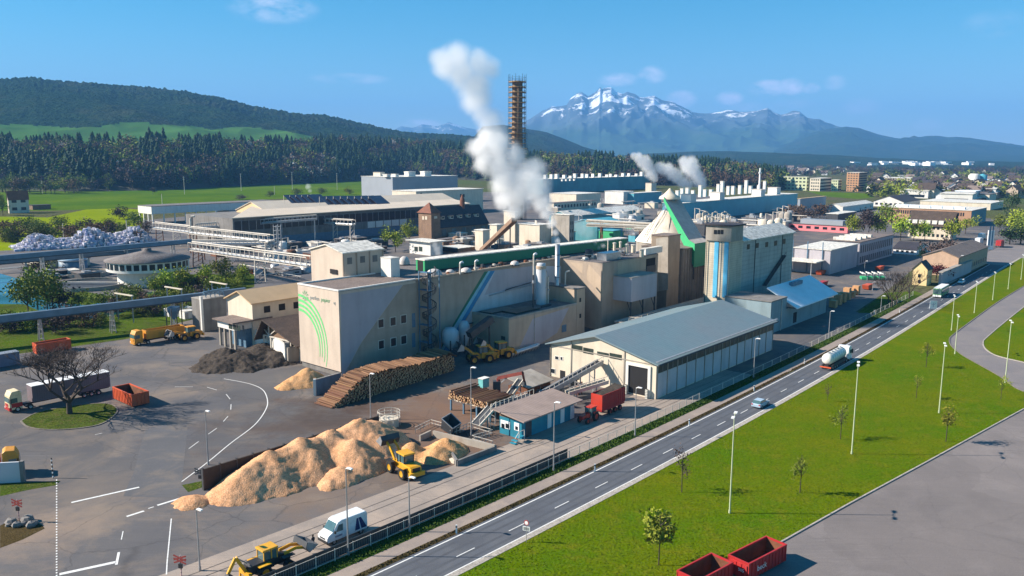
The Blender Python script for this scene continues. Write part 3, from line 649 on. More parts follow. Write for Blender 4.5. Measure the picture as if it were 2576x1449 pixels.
letg=mat('paint_letter_green',(.20,.42,.22),.7);letd=mat('paint_letter_grey',(.30,.34,.33),.7)
text("perlen",1.25,(-.05,8.2,15.9),rotL,letd,fb.o);text("papier",1.25,(-.05,4.4,15.9),rotL,letg,fb.o);text("ag",.9,(-.05,1.4,15.7),rotL,letd,fb.o)
b=MB()
for i in range(9):
 a=i*.698;r_=1.05
 b.add([(-.05,11.6+.25*math.cos(a),16.0+.25*math.sin(a)),(-.05,11.6+r_*math.cos(a-.2),16.0+r_*math.sin(a-.2)),(-.05,11.6+r_*1.15*math.cos(a+.12),16.0+r_*1.15*math.sin(a+.12))],[(0,1,2)])
b.build('emblem',letg,fb.o)
mh=Bd('factory_building','long flat-roofed hall with grey and sand painted front and a slanting green and blue stripe','building',st=(21.3,0),h=17.9,L=57.5,D=30,wall=W['tan'])
MB().box(0,0,mh.h,mh.L,mh.D,mh.h+.12).build('roof',W['roof_grey'],mh.o)
MB().box(-.02,-.15,mh.h+.12,mh.L,.3,mh.h+.5).build('parapet',W['beige_wall'],mh.o)
panel(mh,'painted_field',W['grey_blue'],'H',[(950,175),(1335,128),(1620,128),(1620,560),(760,640),(640,800),(590,1000),(540,1040),(500,1000),(640,720),(810,420)],.012)
panel(mh,'painted_field',W['lilac'],'H',[(960,172),(1335,128),(1335,300),(1060,370),(850,420)],.02)
panel(mh,'painted_stripe',mat('paint_dark_green',(.01,.15,.09),.6,var=.2),'H',[(850,183),(885,180),(520,770),(415,960),(440,870),(490,790)],.03)
panel(mh,'painted_stripe',mat('paint_pale_blue',(.22,.50,.62),.6,var=.2),'H',[(885,180),(910,177),(550,790),(425,990),(415,960),(520,770)],.03)
panel(mh,'painted_stripe',mat('paint_deep_blue',(.02,.22,.45),.6,var=.2),'H',[(910,177),(955,174),(640,700),(560,880),(500,1000),(425,990),(550,790)],.03)
for i,(pts,r_)in enumerate([([(905,425),(1100,372),(1380,300)],.16),([(1060,372),(1180,330),(1330,290)],.12),([(1080,350),(1250,310),(1360,280)],.09),([(640,720),(780,690)],.14),([(480,800),(600,790),(640,740)],.2)]):
 MB().tube([(mh.loc(on_t('H',x,y,-.4))[0],-.4,mh.loc(on_t('H',x,y,-.4))[2])for x,y in pts],r_,6).build('pipe',W['steel_dk']if i%2 else W['steel'],mh.o)
an=Bd('annex_building','low sand coloured annex with grey flat roof in front of the long hall','building',st=(39.6,-11.9),h=8.0,L=26.6,D=11.85,wall=W['beige_wall'])
MB().box(.3,.3,8.0,26.6,11.8,8.1).build('roof',W['roof_grey'],an.o)
b=MB();b.box(-.1,-.1,7.8,26.6,.3,8.35).box(-.1,.3,7.8,.3,11.85,8.35);b.build('parapet',W['conc'],an.o)
panel(an,'painted_field',W['lilac'],'H',[(1335,660),(1700,545),(1580,800),(1420,905),(1200,950)],.012)
an.Lf('window',W['glass_g'],'H',1018,830,1058,875);an.R('door',W['steel_blue'],'H',1628,725,1672,785,.08)
MB().box(5,2,8.11,14,6.5,8.5).build('skylight',W['glass_g'],an.o);MB().box(1.5,6.8,8.11,10,10.8,8.4).build('skylight',W['glass_g'],an.o);MB().box(16,3,8.11,20,3.3,8.6).build('pipe',W['steel_dk'],an.o)
MB().tube([(9.4,-.15,0),(9.4,-.15,8)],.08,6).build('downpipe',W['steel_lt'],an.o)
ab=Bd('stair_block','narrow sand coloured stair block at the right end of the low annex','building',st=(66.25,-11.95),h=11.8,L=3.6,D=11.9,wall=W['beige_wall'])
MB().box(-.15,-.15,11.8,3.75,11.9,12.1).build('roof',W['conc_d'],ab.o)
for y in(450,610):ab.R('window',W['glass'],'H',1805,y,1822,y+38)
b2=Bd('factory_building','sand and brown painted block with ducts on its roof beside the silver stacks','building',st=(75.0,-13.7),h=17.9,L=28.2,D=32,wall=W['tan'])
MB().box(0,0,17.9,28.2,32,18.05).build('roof',W['roof_grey'],b2.o)
panel(b2,'painted_field',W['beige_wall'],'H',[(1880,190),(1900,110),(2030,250),(2036,440),(1880,260)],.012,'L')
panel(b2,'painted_field',W['beige_wall'],'H',[(1710,90),(1840,100),(1835,205)],.012,'L')
panel(b2,'painted_field',W['beige_wall'],'D',[(850,1165),(1210,1095),(1130,1230),(850,1290)],.012)
b2.R('opening',W['dark'],'D',1135,1130,1225,1215)
b2.R('door_frame',W['steel_dk'],'D',1135,1205,1225,1255,.2)
bx=Bd('lift_housing','grey lilac box hung on the right side of the brown block','annex',t=-19.5,top=('I',185,252),left=('I',45),right=('I',440),z0=0,wall=None)
zb=on_t('I',185,490,-19.5)[2];MB().box(0,0,zb,bx.L,5.8,bx.h).build('wall',W['lilac'],bx.o);MB().box(-.1,-.1,bx.h,bx.L+.1,5.8,bx.h+.15).build('roof',W['conc'],bx.o)
b=MB()
for x in(.4,bx.L*.5,bx.L-.4):
 b.bar((x,.3,0),(x,.3,zb),.3);b.bar((x,.3,zb-3),(x+2,3,zb),.15)
b.build('support',W['steel_dk'],bx.o)
lw=Bd('loading_ramp','low dark roofed ramp between the brown block and the blue-grey roofed hall','ramp',st=(72,-24),h=3.6,L=48,D=4,wall=W['conc_d'])
MB().box(-.4,-.4,3.6,48.4,4,3.85).build('roof',W['conc'],lw.o)
b=MB()
for x in range(0,48,3):b.bar((x,-.2,3.85),(x,-.2,4.9),.06)
b.bar((0,-.2,4.9),(48,-.2,4.9),.06).bar((0,-.2,4.4),(48,-.2,4.4),.05);b.build('railing',W['steel_lt'],lw.o)
for i in range(8):MB().box(2+i*5.6,-.03,.3,5.2+i*5.6,.02,3).build('door',W['dark'],lw.o)
si=Bd('silo','tall brown corrugated silo block right of the brown factory block','silo',t=-13.0,top=('D',1360,905),left=('D',1190),right=('D',1480),wall=mat('silo_brown',(.36,.28,.21),.8,var=.2,scale=.3,streak=.5,wave=('X',.5,.25)))
MB().box(-.2,-.2,si.h,si.L+.2,si.D,si.h+.3).build('roof',W['roof_brown'],si.o)
panel(si,'painted_field',W['conc'],'D',[(1235,925),(1355,905),(1355,1440),(1235,1460)],.012,'L')
rs=Bd('silo','dark ribbed silo wall below the green chute','silo',t=-12.0,top=('D',1485,1035),right=('D',1765),D=14,wall=W['conc_d'])
for i in range(11):
 x=rs.L*(i+.5)/11;MB().tube([(x,0,0),(x,0,rs.h+.2)],rs.L/22*.96,10).build('tube',mat('ribbed',(.22,.19,.17),.8,var=.3,scale=.3,streak=.6)if i==0 else bpy.data.materials['ribbed'],rs.o)
MB().box(-.2,-.8,rs.h,rs.L+.2,14,rs.h+.25).build('roof',W['roof_brown'],rs.o)
tw=Bd('elevator_tower','concrete elevator tower with two bright blue glazed strips and a hooded head','tower',t=-34.0,top=('I',1168,0),left=('I',928),right=('I',1300),wall=None)
hd_top=on_t('D',1990,800,-34.0)[2];hd_bot=on_t('D',1990,955,-34.0)[2]
MB().box(0,0,0,tw.L,tw.D,hd_bot).build('wall',mat('tower_concrete',(.62,.55,.43),.9,var=.25,scale=.2,streak=.6,wave=('Z',.5,.14)),tw.o)
hx0,hx1=tw.loc(on_t('D',1990,800,-34.0))[0]-.4,tw.loc(on_t('D',2065,800,-34))[0]
hdd=len_t(tw.s,tw.t,hd_top,pp('D',1750,0)[0])
MB().box(-.6,-.6,hd_bot,tw.L*.82,hdd,hd_top).build('head_house',W['conc'],tw.o)
MB().box(-1.2,-1.2,hd_top,tw.L*.82+.6,hdd+.8,hd_top+.35).build('roof',W['roof_slate'],tw.o)
for(xa,xb)in((1828,1858),(1865,1890),(1897,1922)):tw.Lf('window',W['glass'],'D',xa,835,xb,880,.66)
bl=mat('glazing_bright_blue',(.13,.55,.85),.4,var=.25,scale=.4,wave=('Z',1.5,.4))
for(xa,xb)in((998,1064),(1096,1164)):tw.Lf('glazed_strip',bl,'I',xa,440,xb,-118,.18)
tw.Lf('glazed_strip',W['steel_blue'],'I',1066,440,1094,-118,.12)
b=MB()
for(x,w_)in((.0,.25),):b.tube([(-.4,tw.D*.93,0),(-.4,tw.D*.93,hd_bot)],.1,6)
b.build('downpipe',W['steel_dk'],tw.o)
ml=Bd('mill_building','tall pale grey concrete mill with a row of small windows below its eaves','building',st=(tw.s+tw.L+.02,-33.9),top=('D',2110,945),right=('I',1815),D=10,wall=mat('mill_concrete',(.50,.49,.45),.9,var=.22,scale=.15,streak=.55,wave=('Z',.25,.12)),roof=W['roof_pale'],pitch=2.4,ov=.6)
for(x,y)in((2150,985),(2240,972),(2335,962),(2425,948),(2510,930)):ml.R('window',W['glass'],'D',x,y,x+26,y+45)
b=MB()
for x in(1412,1680):
 q=ml.loc(on_t('I',x,200,ml.t));b.tube([(q[0],-.15,0),(q[0],-.15,ml.h)],.1,6)
b.build('downpipe',W['steel_dk'],ml.o)
b=MB();q0=ml.loc(on_t('I',1500,320,ml.t));q1=ml.loc(on_t('I',1700,20,ml.t));b.bar((q0[0],-.7,q0[2]),(q1[0],-.7,q1[2]),1.2,.25)
for i in range(12):
 f=i/11;b.bar((q0[0]+(q1[0]-q0[0])*f,-1.2,q0[2]+(q1[2]-q0[2])*f),(q0[0]+(q1[0]-q0[0])*f,-1.2,q0[2]+(q1[2]-q0[2])*f+1.1),.07)
b.bar((q0[0],-1.2,q0[2]+1.1),(q1[0],-1.2,q1[2]+1.1),.08);b.build('outside_stair',W['steel_dk'],ml.o)
a1=Bd('annex_building','small grey flat-roofed annex between the elevator tower and the light blue canopy','annex',t=-42,top=('I',1430,492),left=('I',1290),right=('I',1560),wall=W['conc_d'])
MB().box(-.5,-.5,a1.h,a1.L+.5,a1.D+3,a1.h+.3).build('roof',W['roof_brown'],a1.o);a1.Lf('window',W['dark'],'I',1300,500,1405,535);a1.R('window',W['glass'],'I',1440,505,1520,560);MB().box(-.15,-.15,0,.4,.4,a1.h).build('post',W['white'],a1.o)
q=on_t('I',1600,490,-49.6)
cb=Bd('shed','blue-grey loading shed under a large light blue canopy roof','shed',st=(100,-49.6),h=q[2],L=10.1,D=13,wall=mat('shed_blue_grey',(.24,.33,.37),.75,var=.2,scale=.15,streak=.4))
MB().box(-.2,-.2,cb.h,cb.L,13,cb.h+.25).build('roof',W['conc_d'],cb.o)
f0=on_t('I',1850,552,-52.5);f1=on_t('I',2262,402,-52.5);g0=on_s('I',1545,345,f0[0]);g1=on_s('I',1835,255,f1[0])
MB().box(10.1,0,0,f1[0]-cb.s-1,9,f0[2]-.5).build('wall',cb.wall.data.materials[0],cb.o)
F0,F1,G0,G1=[Vector(cb.loc(x))for x in(f0,f1,g0,g1)]
G1=F1+(G0-F0)
MB().sheet(F0,F1,G1,G0,.3).build('canopy_roof',W['roof_bluelt'],cb.o)
mm=(F0+F1)/2;nn=(G0+G1)/2;vv=mm.lerp(nn,.8)
MB().box(vv.x-3,vv.y-.6,vv.z,vv.x+4,vv.y+.6,vv.z+1.0).build('roof_vent',W['steel_blue'],cb.o)
b=MB()
for i in range(8):p_=F0.lerp(F1,(i+.5)/8);b.bar((p_.x,0,p_.z-.6),(p_.x,p_.y+.3,p_.z-.35),.15)
b.build('bracket',W['steel_dk'],cb.o)
cb.R('door',W['dark'],'I',1812,600,1838,690,.1);MB().tube([(6.5,-.2,0),(6.5,-.2,cb.h)],.12,6).build('downpipe',W['steel_lt'],cb.o)
hl=Bd('warehouse','long warehouse with blue-grey sheet roof, cream gable and dark window strip','building',st=(30.1,-57.3),h=7.0,L=53.5,D=25.6,wall=None)
zr=on_s(None,1501,846,30.1)[2];yr=on_s(None,1501,846,30.1)[1]+57.3
MB().gable(0,hl.L,0,hl.D,0,hl.h,zr,'x',yr).mi(0).build('wall',W['cream'],hl.o)
MB().gable_roof(0,hl.L,0,hl.D,hl.h,zr,.22,.8,'x',yr).build('roof',W['roof_blue'],hl.o)
panel_m=mat('wall_panel_pale',(.50,.50,.53),.8,var=.15,scale=.3,streak=.3)
for i in range(14):
 x=.35+i*(hl.L-.5)/14;MB().box(x,-.06,.25,x+(hl.L-.5)/14-.16,.0,4.9).build('wall_panel',panel_m,hl.o)
hl.band('R','window_strip',W['glass_g'],.3,hl.L-.3,5.0,6.85,28,W['conc_d'],.09)
b=MB()
for i in range(15):
 x=.27+i*(hl.L-.5)/14;b.box(x-.09,-.2,0,x+.09,0.0,7.0)
b.build('column',W['conc'],hl.o)
MB().tube([(-.8,-.95,6.95),(hl.L+.8,-.95,6.95)],.14,6).build('gutter',W['steel_dk'],hl.o)
MB().box(-.8,-.82,7.5,hl.L+.8,-.3,7.62).build('eaves_trim',W['steel'],hl.o)
f=hl.Lf('door',W['dark'],'H',2305,1120,2492,1440,.03)
b=MB();q1=hl.loc(on_s('H',2305,1120,30.1));q2=hl.loc(on_s('H',2492,1440,30.1))
b.box(-.25,q1[1],0,.0,q1[1]+.6,q1[2]+.5).box(-.25,q2[1]-.6,0,0,q2[1],q1[2]+.5).box(-.25,q2[1],q1[2],0,q1[1],q1[2]+.5);b.build('door_frame',W['white'],hl.o)
for(xa,ya,xb,yb)in((1730,915,1835,990),(1845,945,1945,1020),(1985,985,2100,1045),(2110,1000,2230,1075)):hl.Lf('window',W['glass_g'],'H',xa,ya,xb,yb,.06)
for(xa,ya,xb,yb)in((1558,1027,1600,1075),(1612,1035,1640,1080),(1508,1150,1565,1215),(1515,1255,1545,1285)):
 f=hl.Lf('window',W['white'],'H',xa,ya,xb,yb,.07);hl.Lf('pane',W['glass'],'H',xa+6,ya+7,xb-6,yb-7,.1,f)
hl.Lf('door',W['dark'],'H',1612,1175,1660,1290,.06)
b=MB()
for x in(1432,1500,1725,2262):
 q=hl.loc(on_s('H',x,1000,30.1));q=(q[0],min(q[1],hl.D-.15),q[2]);zt=hl.h+(zr-hl.h)*(1-abs(q[1]-yr)/(hl.D-yr if q[1]>yr else yr));b.box(-.14,q[1]-.12,0,.0,q[1]+.12,zt)
b.box(-.1,0,6.6,0,hl.D,6.8);b.build('wall_trim',W['conc'],hl.o)
for y in(.35,4.6):
 o=hl.loc(on_s('H',2290 if y>1 else 2500,1440,30.1));MB().box(-.9,o[1]-.25,0,-.5,o[1]+.25,1.9).build('bollard',mat('stripe_black_white',(.6,.6,.55),.6,wave=('Z',1.0,.95))if y<1 else bpy.data.materials['stripe_black_white'],hl.o)
RF=18.03
ga=to_st(gp('C',1055,1262,RF));gb=to_st(gp('D',0,1130,RF));dv=Vector((gb[0]-ga[0],gb[1]-ga[1],0)).normalized()
gal=thing('conveyor_gallery','long green clad conveyor gallery with white roof edge on the long hall roof','conveyor',ST(ga[0],ga[1],RF),RZ+math.atan2(dv.y,dv.x))
gend=on_t('D',800,950,gb[1]-4);GL=78
MB().box(0,0,.25,GL,3.2,2.75).build('wall',W['green'],gal)
MB().box(-.25,-.3,2.76,GL+.2,3.4,3.05).build('roof',W['roof_pale'],gal)
b=MB()
for x in(0,):b.box(-.12,-.1,.0,.12,.45,2.75).box(-.12,2.7,0,.12,3.3,2.75)
b.build('end_frame',W['green_lt'],gal);MB().box(-.1,.45,.2,-.01,2.7,2.5).build('opening',W['dark'],gal)
for i in range(14):MB().box(2+i*5.7,.3,0,2.3+i*5.7,2.9,.25).build('support',W['steel_dk'],gal)
stk=thing('chimney','tall thin silver stack standing on the low annex roof','chimney',ST(67.1,-4.8,8.1),RZ)
MB().lathe([(.62,0),(.62,14.9),(.5,14.9),(.5,0)],14).build('flue',W['silver'],stk,True)
MB().lathe([(1.0,0),(1.0,.4),(.65,.7)],14).build('base_ring',W['steel'],stk)
b=MB()
for z in(3,6,9,12):b.lathe([(.66,z),(.66,z+.15)],14)
b.build('clamp_ring',W['steel_dk'],stk)
fat=thing('storage_tube','thick pale vertical steel vessel beside the thin silver stack','tank',ST(59.7,-5.3,8.1),RZ)
h_=height(gp('H',1415,510,8.1),pp('H',0,100)[1])
MB().lathe([(1.25,0),(1.25,h_-.7),(1.1,h_-.5),(1.1,h_),(.01,h_)],18).build('shell',W['grey_blue'],fat,True);MB().lathe([(1.32,h_-1.4),(1.32,h_-.7),(1.2,h_-.6)],18).build('cap_band',W['beige_wall'],fat)
b=MB()
for i in range(30):b.bar((1.4,-.3,i*h_/30),(1.4,.3,i*h_/30),.05)
b.bar((1.4,-.3,0),(1.4,-.3,h_),.07).bar((1.4,.3,0),(1.4,.3,h_),.07);b.build('ladder',W['steel_lt'],fat)
for i,(x,yb,yt,r_)in enumerate(((1465,510,190,.22),(1487,505,240,.25),(1340,560,40,.22),(1660,470,195,.2))):
 g0=gp('H',x,yb,8.1);h_=height(g0,pp('H',0,yt)[1])
 p_=thing('vent_pipe',['thin pale vent pipe right of the thick steel vessel','second thin vent pipe between thick vessel and silver stack','dark vent pipe with lamp-like hood left of the thick vessel','bent pale vent pipe at the top of the stair block'][i],'pipe',g0,RZ)
 MB().tube([(0,0,0),(0,0,h_),(.2,0,h_+.2)]+([(1.8,0,h_+.3)]if i==3 else[]),r_,8).build('pipe',W['steel_lt']if i!=2 else W['steel_dk'],p_);MB().lathe([(r_*1.7,h_*.5),(r_*1.7,h_*.52),(r_,h_*.56)],8).build('flange',W['steel'],p_)
ctk=Bd('cabinet_building','white box-shaped cabinet standing on the brown roof behind the front block','cabinet',base=('C',715,1322,RF),top=('C',715,1128),right=('C',800),left=('C',610),z0=RF,wall=W['white'])
MB().box(-.08,-.08,ctk.h,ctk.L+.08,ctk.D+.08,ctk.h+.12).build('roof',W['roof_pale'],ctk.o)
def gooseneck(k,x,yb,yt,label):
 g0=gp(k,x,yb,RF);h_=height(g0,pp(k,0,yt)[1]);o=thing('roof_vent',label,'vent',g0,RZ,'gooseneck vents on the long hall roof')
 MB().tube([(0,0,0),(0,0,h_-.3)],.2,8).build('pipe',W['steel_lt'],o)
 MB().tube([(0,0,h_-.3),(.15,-.1,h_),(.5,-.2,h_+.1),(.75,-.3,h_-.1)],.24,8).build('hood',W['whitepaint'],o)
gooseneck('C',1410,1285,1165,'white gooseneck vent nearest the stair tower in front of the green gallery')
gooseneck('C',1562,1255,1148,'white gooseneck vent left of the top of the slanting stripe')
gooseneck('C',2150,1290,1080,'tall white gooseneck vent left of the silver stack')
M['tarp']=mat('hood_white_grey',(.55,.52,.50),.6,var=.3,scale=.8)
for i,(k,x,y,r_,hh,lab)in enumerate((('C',1150,1300,1.9,1.6,'widest white domed roof hood at the near end of the green gallery'),('C',1310,1278,1.1,1.0,'small white domed roof hood right of the widest one'),('C',1470,1268,1.4,1.2,'grey domed roof hood between two gooseneck vents'),('C',1960,1196,1.2,1.2,'grey domed roof hood below the middle of the green gallery'),('C',850,1190,1.4,2.2,'pale domed hood left of the green gallery end'))):
 o=thing('roof_hood',lab,'hood',gp(k,x,y,RF),RZ)
 MB().lathe([(r_,0),(r_*.97,hh*.45),(r_*.75,hh*.8),(r_*.35,hh),(.01,hh*1.02)],12).build('shell',M['tarp'],o,True);MB().lathe([(r_*1.06,0),(r_*1.06,.25),(r_,.25)],12).build('base_ring',W['steel_dk'],o)
for i in range(26):
 s_=33+i*1.7+random.uniform(-.4,.4);t_=random.uniform(1.0,3.4)
 o=thing('roof_duct','small dark duct among the row along the long hall roof edge','duct',ST(s_,t_,RF),RZ+random.uniform(-.2,.2),'small ducts along the roof edge')
 w_=random.uniform(.4,1.1);h_=random.uniform(.3,1.0);MB().box(-w_/2,-.3,0,w_/2,.3,h_).tube([(w_/2,0,h_*.5),(w_/2+.7,0,h_*.5),(w_/2+.9,0,0)],.14,6).build('casing',W[random.choice(['steel_dk','steel','rust','steel_lt'])],o)
stt=thing('stair_tower','blue-grey steel spiral stair tower standing against the painted front','stair',ST(23.3,-1.9,0),RZ)
for i,(x,y)in enumerate(((-1.4,-1.4),(2.2,-1.4),(2.2,1.4),(-1.4,1.4))):MB().bar((x,y,0),(x,y,20.2),.2).build('post',W['steel_blue']if i else W['steel_dk'],stt)
for f_ in range(5):
 z0_=f_*4.0;b=MB()
 for k in range(18):
  a=k/18*math.pi*2;b.add([(.4+math.cos(a)*.2,math.sin(a)*.2,z0_+k*4/18),(.4+math.cos(a)*1.6,math.sin(a)*1.5,z0_+k*4/18),(.4+math.cos(a+.36)*1.6,math.sin(a+.36)*1.5,z0_+k*4/18),(.4+math.cos(a+.36)*.2,math.sin(a+.36)*.2,z0_+k*4/18)],[(0,1,2,3)])
  b.bar((.4+math.cos(a)*1.6,math.sin(a)*1.5,z0_+k*4/18),(.4+math.cos(a)*1.6,math.sin(a)*1.5,z0_+k*4/18+1),.09)
  b.bar((.4+math.cos(a)*1.6,math.sin(a)*1.5,z0_+k*4/18+1),(.4+math.cos(a+.36)*1.6,math.sin(a+.36)*1.5,z0_+(k+1)*4/18+1),.18)
 b.build('flight',W['steel_dk'],stt);MB().box(-1.4,-1.4,z0_+3.9,0,1.8,z0_+4.0).build('landing',W['steel_blue'],stt)
MB().bar((.4,0,0),(.4,0,20),.3).build('newel',W['steel_blue'],stt)
R2=18.07
def roofbox(name,lab,cat,k,xn,yb,yt,xr,xl,m,m2,D=None):
 o=Bd(name,lab,cat,base=(k,xn,yb,R2),top=(k,xn,yt),right=(k,xr),left=(k,xl)if D is None else None,D=D,z0=R2,wall=m);MB().box(-.1,-.1,o.h,o.L+.1,o.D+.1,o.h+.1).build('lid',m2,o.o);return o
roofbox('air_handler','large pale grey air duct housing on the roof of the brown block','ventilation unit','D',735,1150,1080,880,640,W['steel'],W['silver'])
roofbox('air_handler','long white duct box on the roof near the brown silo','ventilation unit','D',1130,1090,1030,1300,1090,W['white'],W['roof_pale'])
for i,(x,yb,yt,r_)in enumerate(((815,1060,962,.42),(875,1070,950,.35),(940,1070,975,.55),(1005,1065,980,.6),(1090,1110,1030,.6),(750,1070,940,.18))):
 g0=gp('D',x,yb,R2);h_=height(g0,pp('D',0,yt)[1]);o=thing('roof_vent',['first pale vent stack right of the air duct housing','second slim vent stack right of the air duct housing','third vent stack, thick and cream, on the brown block','fourth vent stack, thick and cream, on the brown block','stubby cream vent stack beside the long white duct','slim pole-like vent behind the air duct housing'][i],'vent',g0,RZ)
 MB().lathe([(r_,0),(r_,h_*.85)],10).build('pipe',W['cream'],o,True);MB().lathe([(r_*1.3,h_*.85),(r_*1.3,h_*.95),(.01,h_)],10).build('cap',W['steel_lt'],o)
g0=gp('D',560,1120,R2);o=thing('cooling_fan','black round fan cylinder on the brown block roof','fan',g0,RZ);MB().lathe([(1.1,0),(1.1,2.2),(.95,2.4),(.95,2.2),(.01,2.0)],14).build('casing',W['steel_dk'],o,True);MB().lathe([(1.25,1.0),(1.25,1.2)],14).build('band',W['steel_lt'],o)
for i in range(16):
 s_=random.uniform(76,101);t_=random.uniform(-12.5,-3)
 o=thing('roof_duct','small duct or hatch on the brown block roof','duct',ST(s_,t_,R2),RZ,'small ducts on the brown block roof');w_=random.uniform(.3,1.2)
 MB().box(-w_,-.4,0,w_,.4,random.uniform(.3,1.0)).tube([(-w_-1,0,.3),(w_+1,0,.3)],.12,6).build('casing',W[random.choice(['steel_dk','steel','steel_lt','white'])],o)
cc=on_t('D',1372,520,5.0);cz=cc[2]
cone=thing('cone_silo','great white cone-shaped silo roof with a blue drum and pale cap','silo',ST(cc[0],cc[1],0),RZ)
zt=on_t('D',1372,640,5)[2];zc_=on_t('D',1372,425,5)[2];ze=on_t('D',1040,965,5)[2]
sc_=(ST(cc[0],cc[1],20).length)/2050*.25
MB().lathe([(325*sc_,ze-1.0),(240*sc_,ze+(zt-ze)*.3),(150*sc_,ze+(zt-ze)*.62),(80*sc_,ze+(zt-ze)*.9),(60*sc_,zt)],28).build('cone_roof',mat('cone_white',(.74,.66,.55),.7,var=.15,scale=.3,streak=.4),cone,True)
MB().lathe([(315*sc_,0),(315*sc_,ze-.95)],28).build('drum',W['conc'],cone,True)
MB().lathe([(62*sc_,zt-.4),(62*sc_,zt+.3),(54*sc_,zt+.3),(54*sc_,cz-.2)],20).build('neck',W['steel_blue'],cone,True)
MB().lathe([(104*sc_,cz-.2),(100*sc_,cz+.5),(60*sc_,cz+1.3),(18*sc_,zc_-.3),(12*sc_,zc_),(.01,zc_+.3)],20).build('cap',W['cream'],cone,True)
b=MB()
for k in range(3):
 a=R(170+k*40);r0,r1=322*sc_,62*sc_
 b.bar((math.cos(a)*r0,math.sin(a)*r0,ze-.6),(math.cos(a)*r1,math.sin(a)*r1,zt+.3),.14)
b.build('rib',W['steel_lt'],cone)
b=MB();
for o_ in(0,.9):b.bar((-math.cos(.2)*345*sc_,1.5+o_,ze+1),(-60*sc_,.8+o_,zt+2.2),.1)
for k in range(14):
 f=k/13;x=-345*sc_+(285*sc_)*f;z=ze+1+(zt+1.2-ze)*f;b.bar((x,1.5-.7*f,z),(x,2.4-.7*f,z),.08);b.bar((x,1.5-.7*f,z),(x,1.5-.7*f,z+1),.05)
b.build('stairway',W['steel_dk'],cone)
ch0=on_t('D',1615,1215,-14.0);ch1=on_t('D',1745,965,-14.0);ch2=on_t('D',1610,980,-14.0)
w_=ch1[0]-ch0[0];ch=thing('green_chute','steep bright green enclosed chute with grey roof falling from the cone silo','chute',ST(ch0[0],ch0[1],0),RZ)
tz,bz=ch2[2],ch0[2];tx=cc[0]-ch0[0];dy=19.0
prof=[(0,bz),(0,tz),(3.4,tz+.8),(dy,cz+.5),(dy,cz-.9)]
def xo(y):return(tx-w_*.5)*(y/dy)
vs=[(xo(y),y,z)for y,z in prof]+[(xo(y)+w_*(1.15+.1*y/dy),y,z)for y,z in prof];n_=len(prof)
MB().add(vs,[tuple(range(n_))]).build('side_wall',W['green_lt'],ch)  # sunlit side: the light is put into a brighter green
MB().add(vs,[tuple(range(n_,2*n_))[::-1],(0,n_,n_+1,1)]).build('end_wall',W['green'],ch)  # same green cladding, shade of the end put into a darker colour
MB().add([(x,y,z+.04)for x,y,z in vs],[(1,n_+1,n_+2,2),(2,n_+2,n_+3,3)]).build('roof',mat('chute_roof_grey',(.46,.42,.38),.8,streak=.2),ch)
MB().add(vs,[(4,n_+4,n_,0)]).build('underside',W['steel_dk'],ch)
b=MB()
for y in(.4,6,11):b.bar((xo(y)+.4,y,8),(xo(y)+.4,y,bz+(cz-4-bz)*max(0,(y-3))/dy),.3).bar((xo(y)+w_-.6,y,8),(xo(y)+w_-.6,y,bz+(cz-4-bz)*max(0,y-3)/dy),.3)
b.build('leg',W['steel_dk'],ch)
tb=Bd('factory_tower_block','tall sand coloured block with pale pitched roof and a dark hatch','building',t=15.5,top=('B',2160,940),right=('B',2560),left=('B',1838),wall=W['beige'],roof=W['roof_pale'],pitch=1.5,ridge='x',ov=.35)
b=MB()
for x in(0,tb.L*.33,tb.L*.66,tb.L):b.bar((x,-.08,0),(x,-.08,tb.h),.3)
b.build('pilaster',W['tan'],tb.o)
for(x,y)in((2205,985),(2335,970),(2460,960)):tb.R('window',W['conc_d'],'B',x,y,x+50,y+60)
tb.Lf('hatch',W['dark'],'B',2040,1095,2110,1150,.25)
sh=Bd('shed_building','cream shed with ochre pitched roof left of the front block','building',st=(3.2,38.0),top=('G',675,500),left=('G',357),L=36,wall=W['cream'],roof=W['roof_ochre'],pitch=2.2,ov=.7)
for(x,y)in((722,535),(872,512),(1020,492)):sh.R('window',W['glass'],'G',x,y,x+66,y+55,.06)
of=Bd('office_building','white office on stilts with flat brown roof beside the shed','building',st=(-1.5,38.5),top=('G',572,705),left=('G',255),L=9,D=None,z0=0,wall=None)
of.z1=on_s('G',572,820,of.s)[2]
MB().box(0,0,of.z1,of.L,of.D,of.h).build('wall',W['white'],of.o);MB().box(-.9,-.9,of.h,of.L+.9,of.D+.9,of.h+.3).build('roof',W['roof_brown'],of.o)
of.Lf('window',W['glass'],'G',265,660,298,690,.05)
for xa,xb in((370,408),(412,448),(452,487)):of.Lf('window',W['glass_g'],'G',xa,706+(xa-370)*.2,xb,765+(xa-370)*.2,.06)
of.Lf('window',W['glass'],'G',505,722,525,768,.05)
for y in(.4,of.D*.33,of.D*.66,of.D-.4):MB().bar((.4,y,0),(.4,y,of.z1),.5).build('stilt',W['conc'],of.o)
MB().box(3,0.2,0,8.8,of.D-.2,of.z1).build('ground_floor',W['steel_blue'],of.o)
bn=Bd('barn','open timber-gabled barn with dark brown tiled roof in front of the shed','barn',st=(1.0,16.5),top=('G',955,925),L=24,D=15.5,wall=None)
apx=on_s('G',735,672,1.0);zr_=apx[2];yr_=apx[1]-16.5;bh=bn.h
MB().gable_roof(0,24,0,15.5,bh,zr_,.25,.9,'x',yr_).build('roof',W['roof_tile'],bn.o)
MB().box(2.5,.4,0,24,15.2,bh).build('wall',W['wood'],bn.o)
MB().gable(1.2,1.6,.4,15.2,bh-.2,bh,zr_-.3,'x',yr_).build('gable',W['wood'],bn.o)
b=MB()
for y in(.5,4,8,12,15):b.bar((.9,y,0),(.9,y,bh),.3)
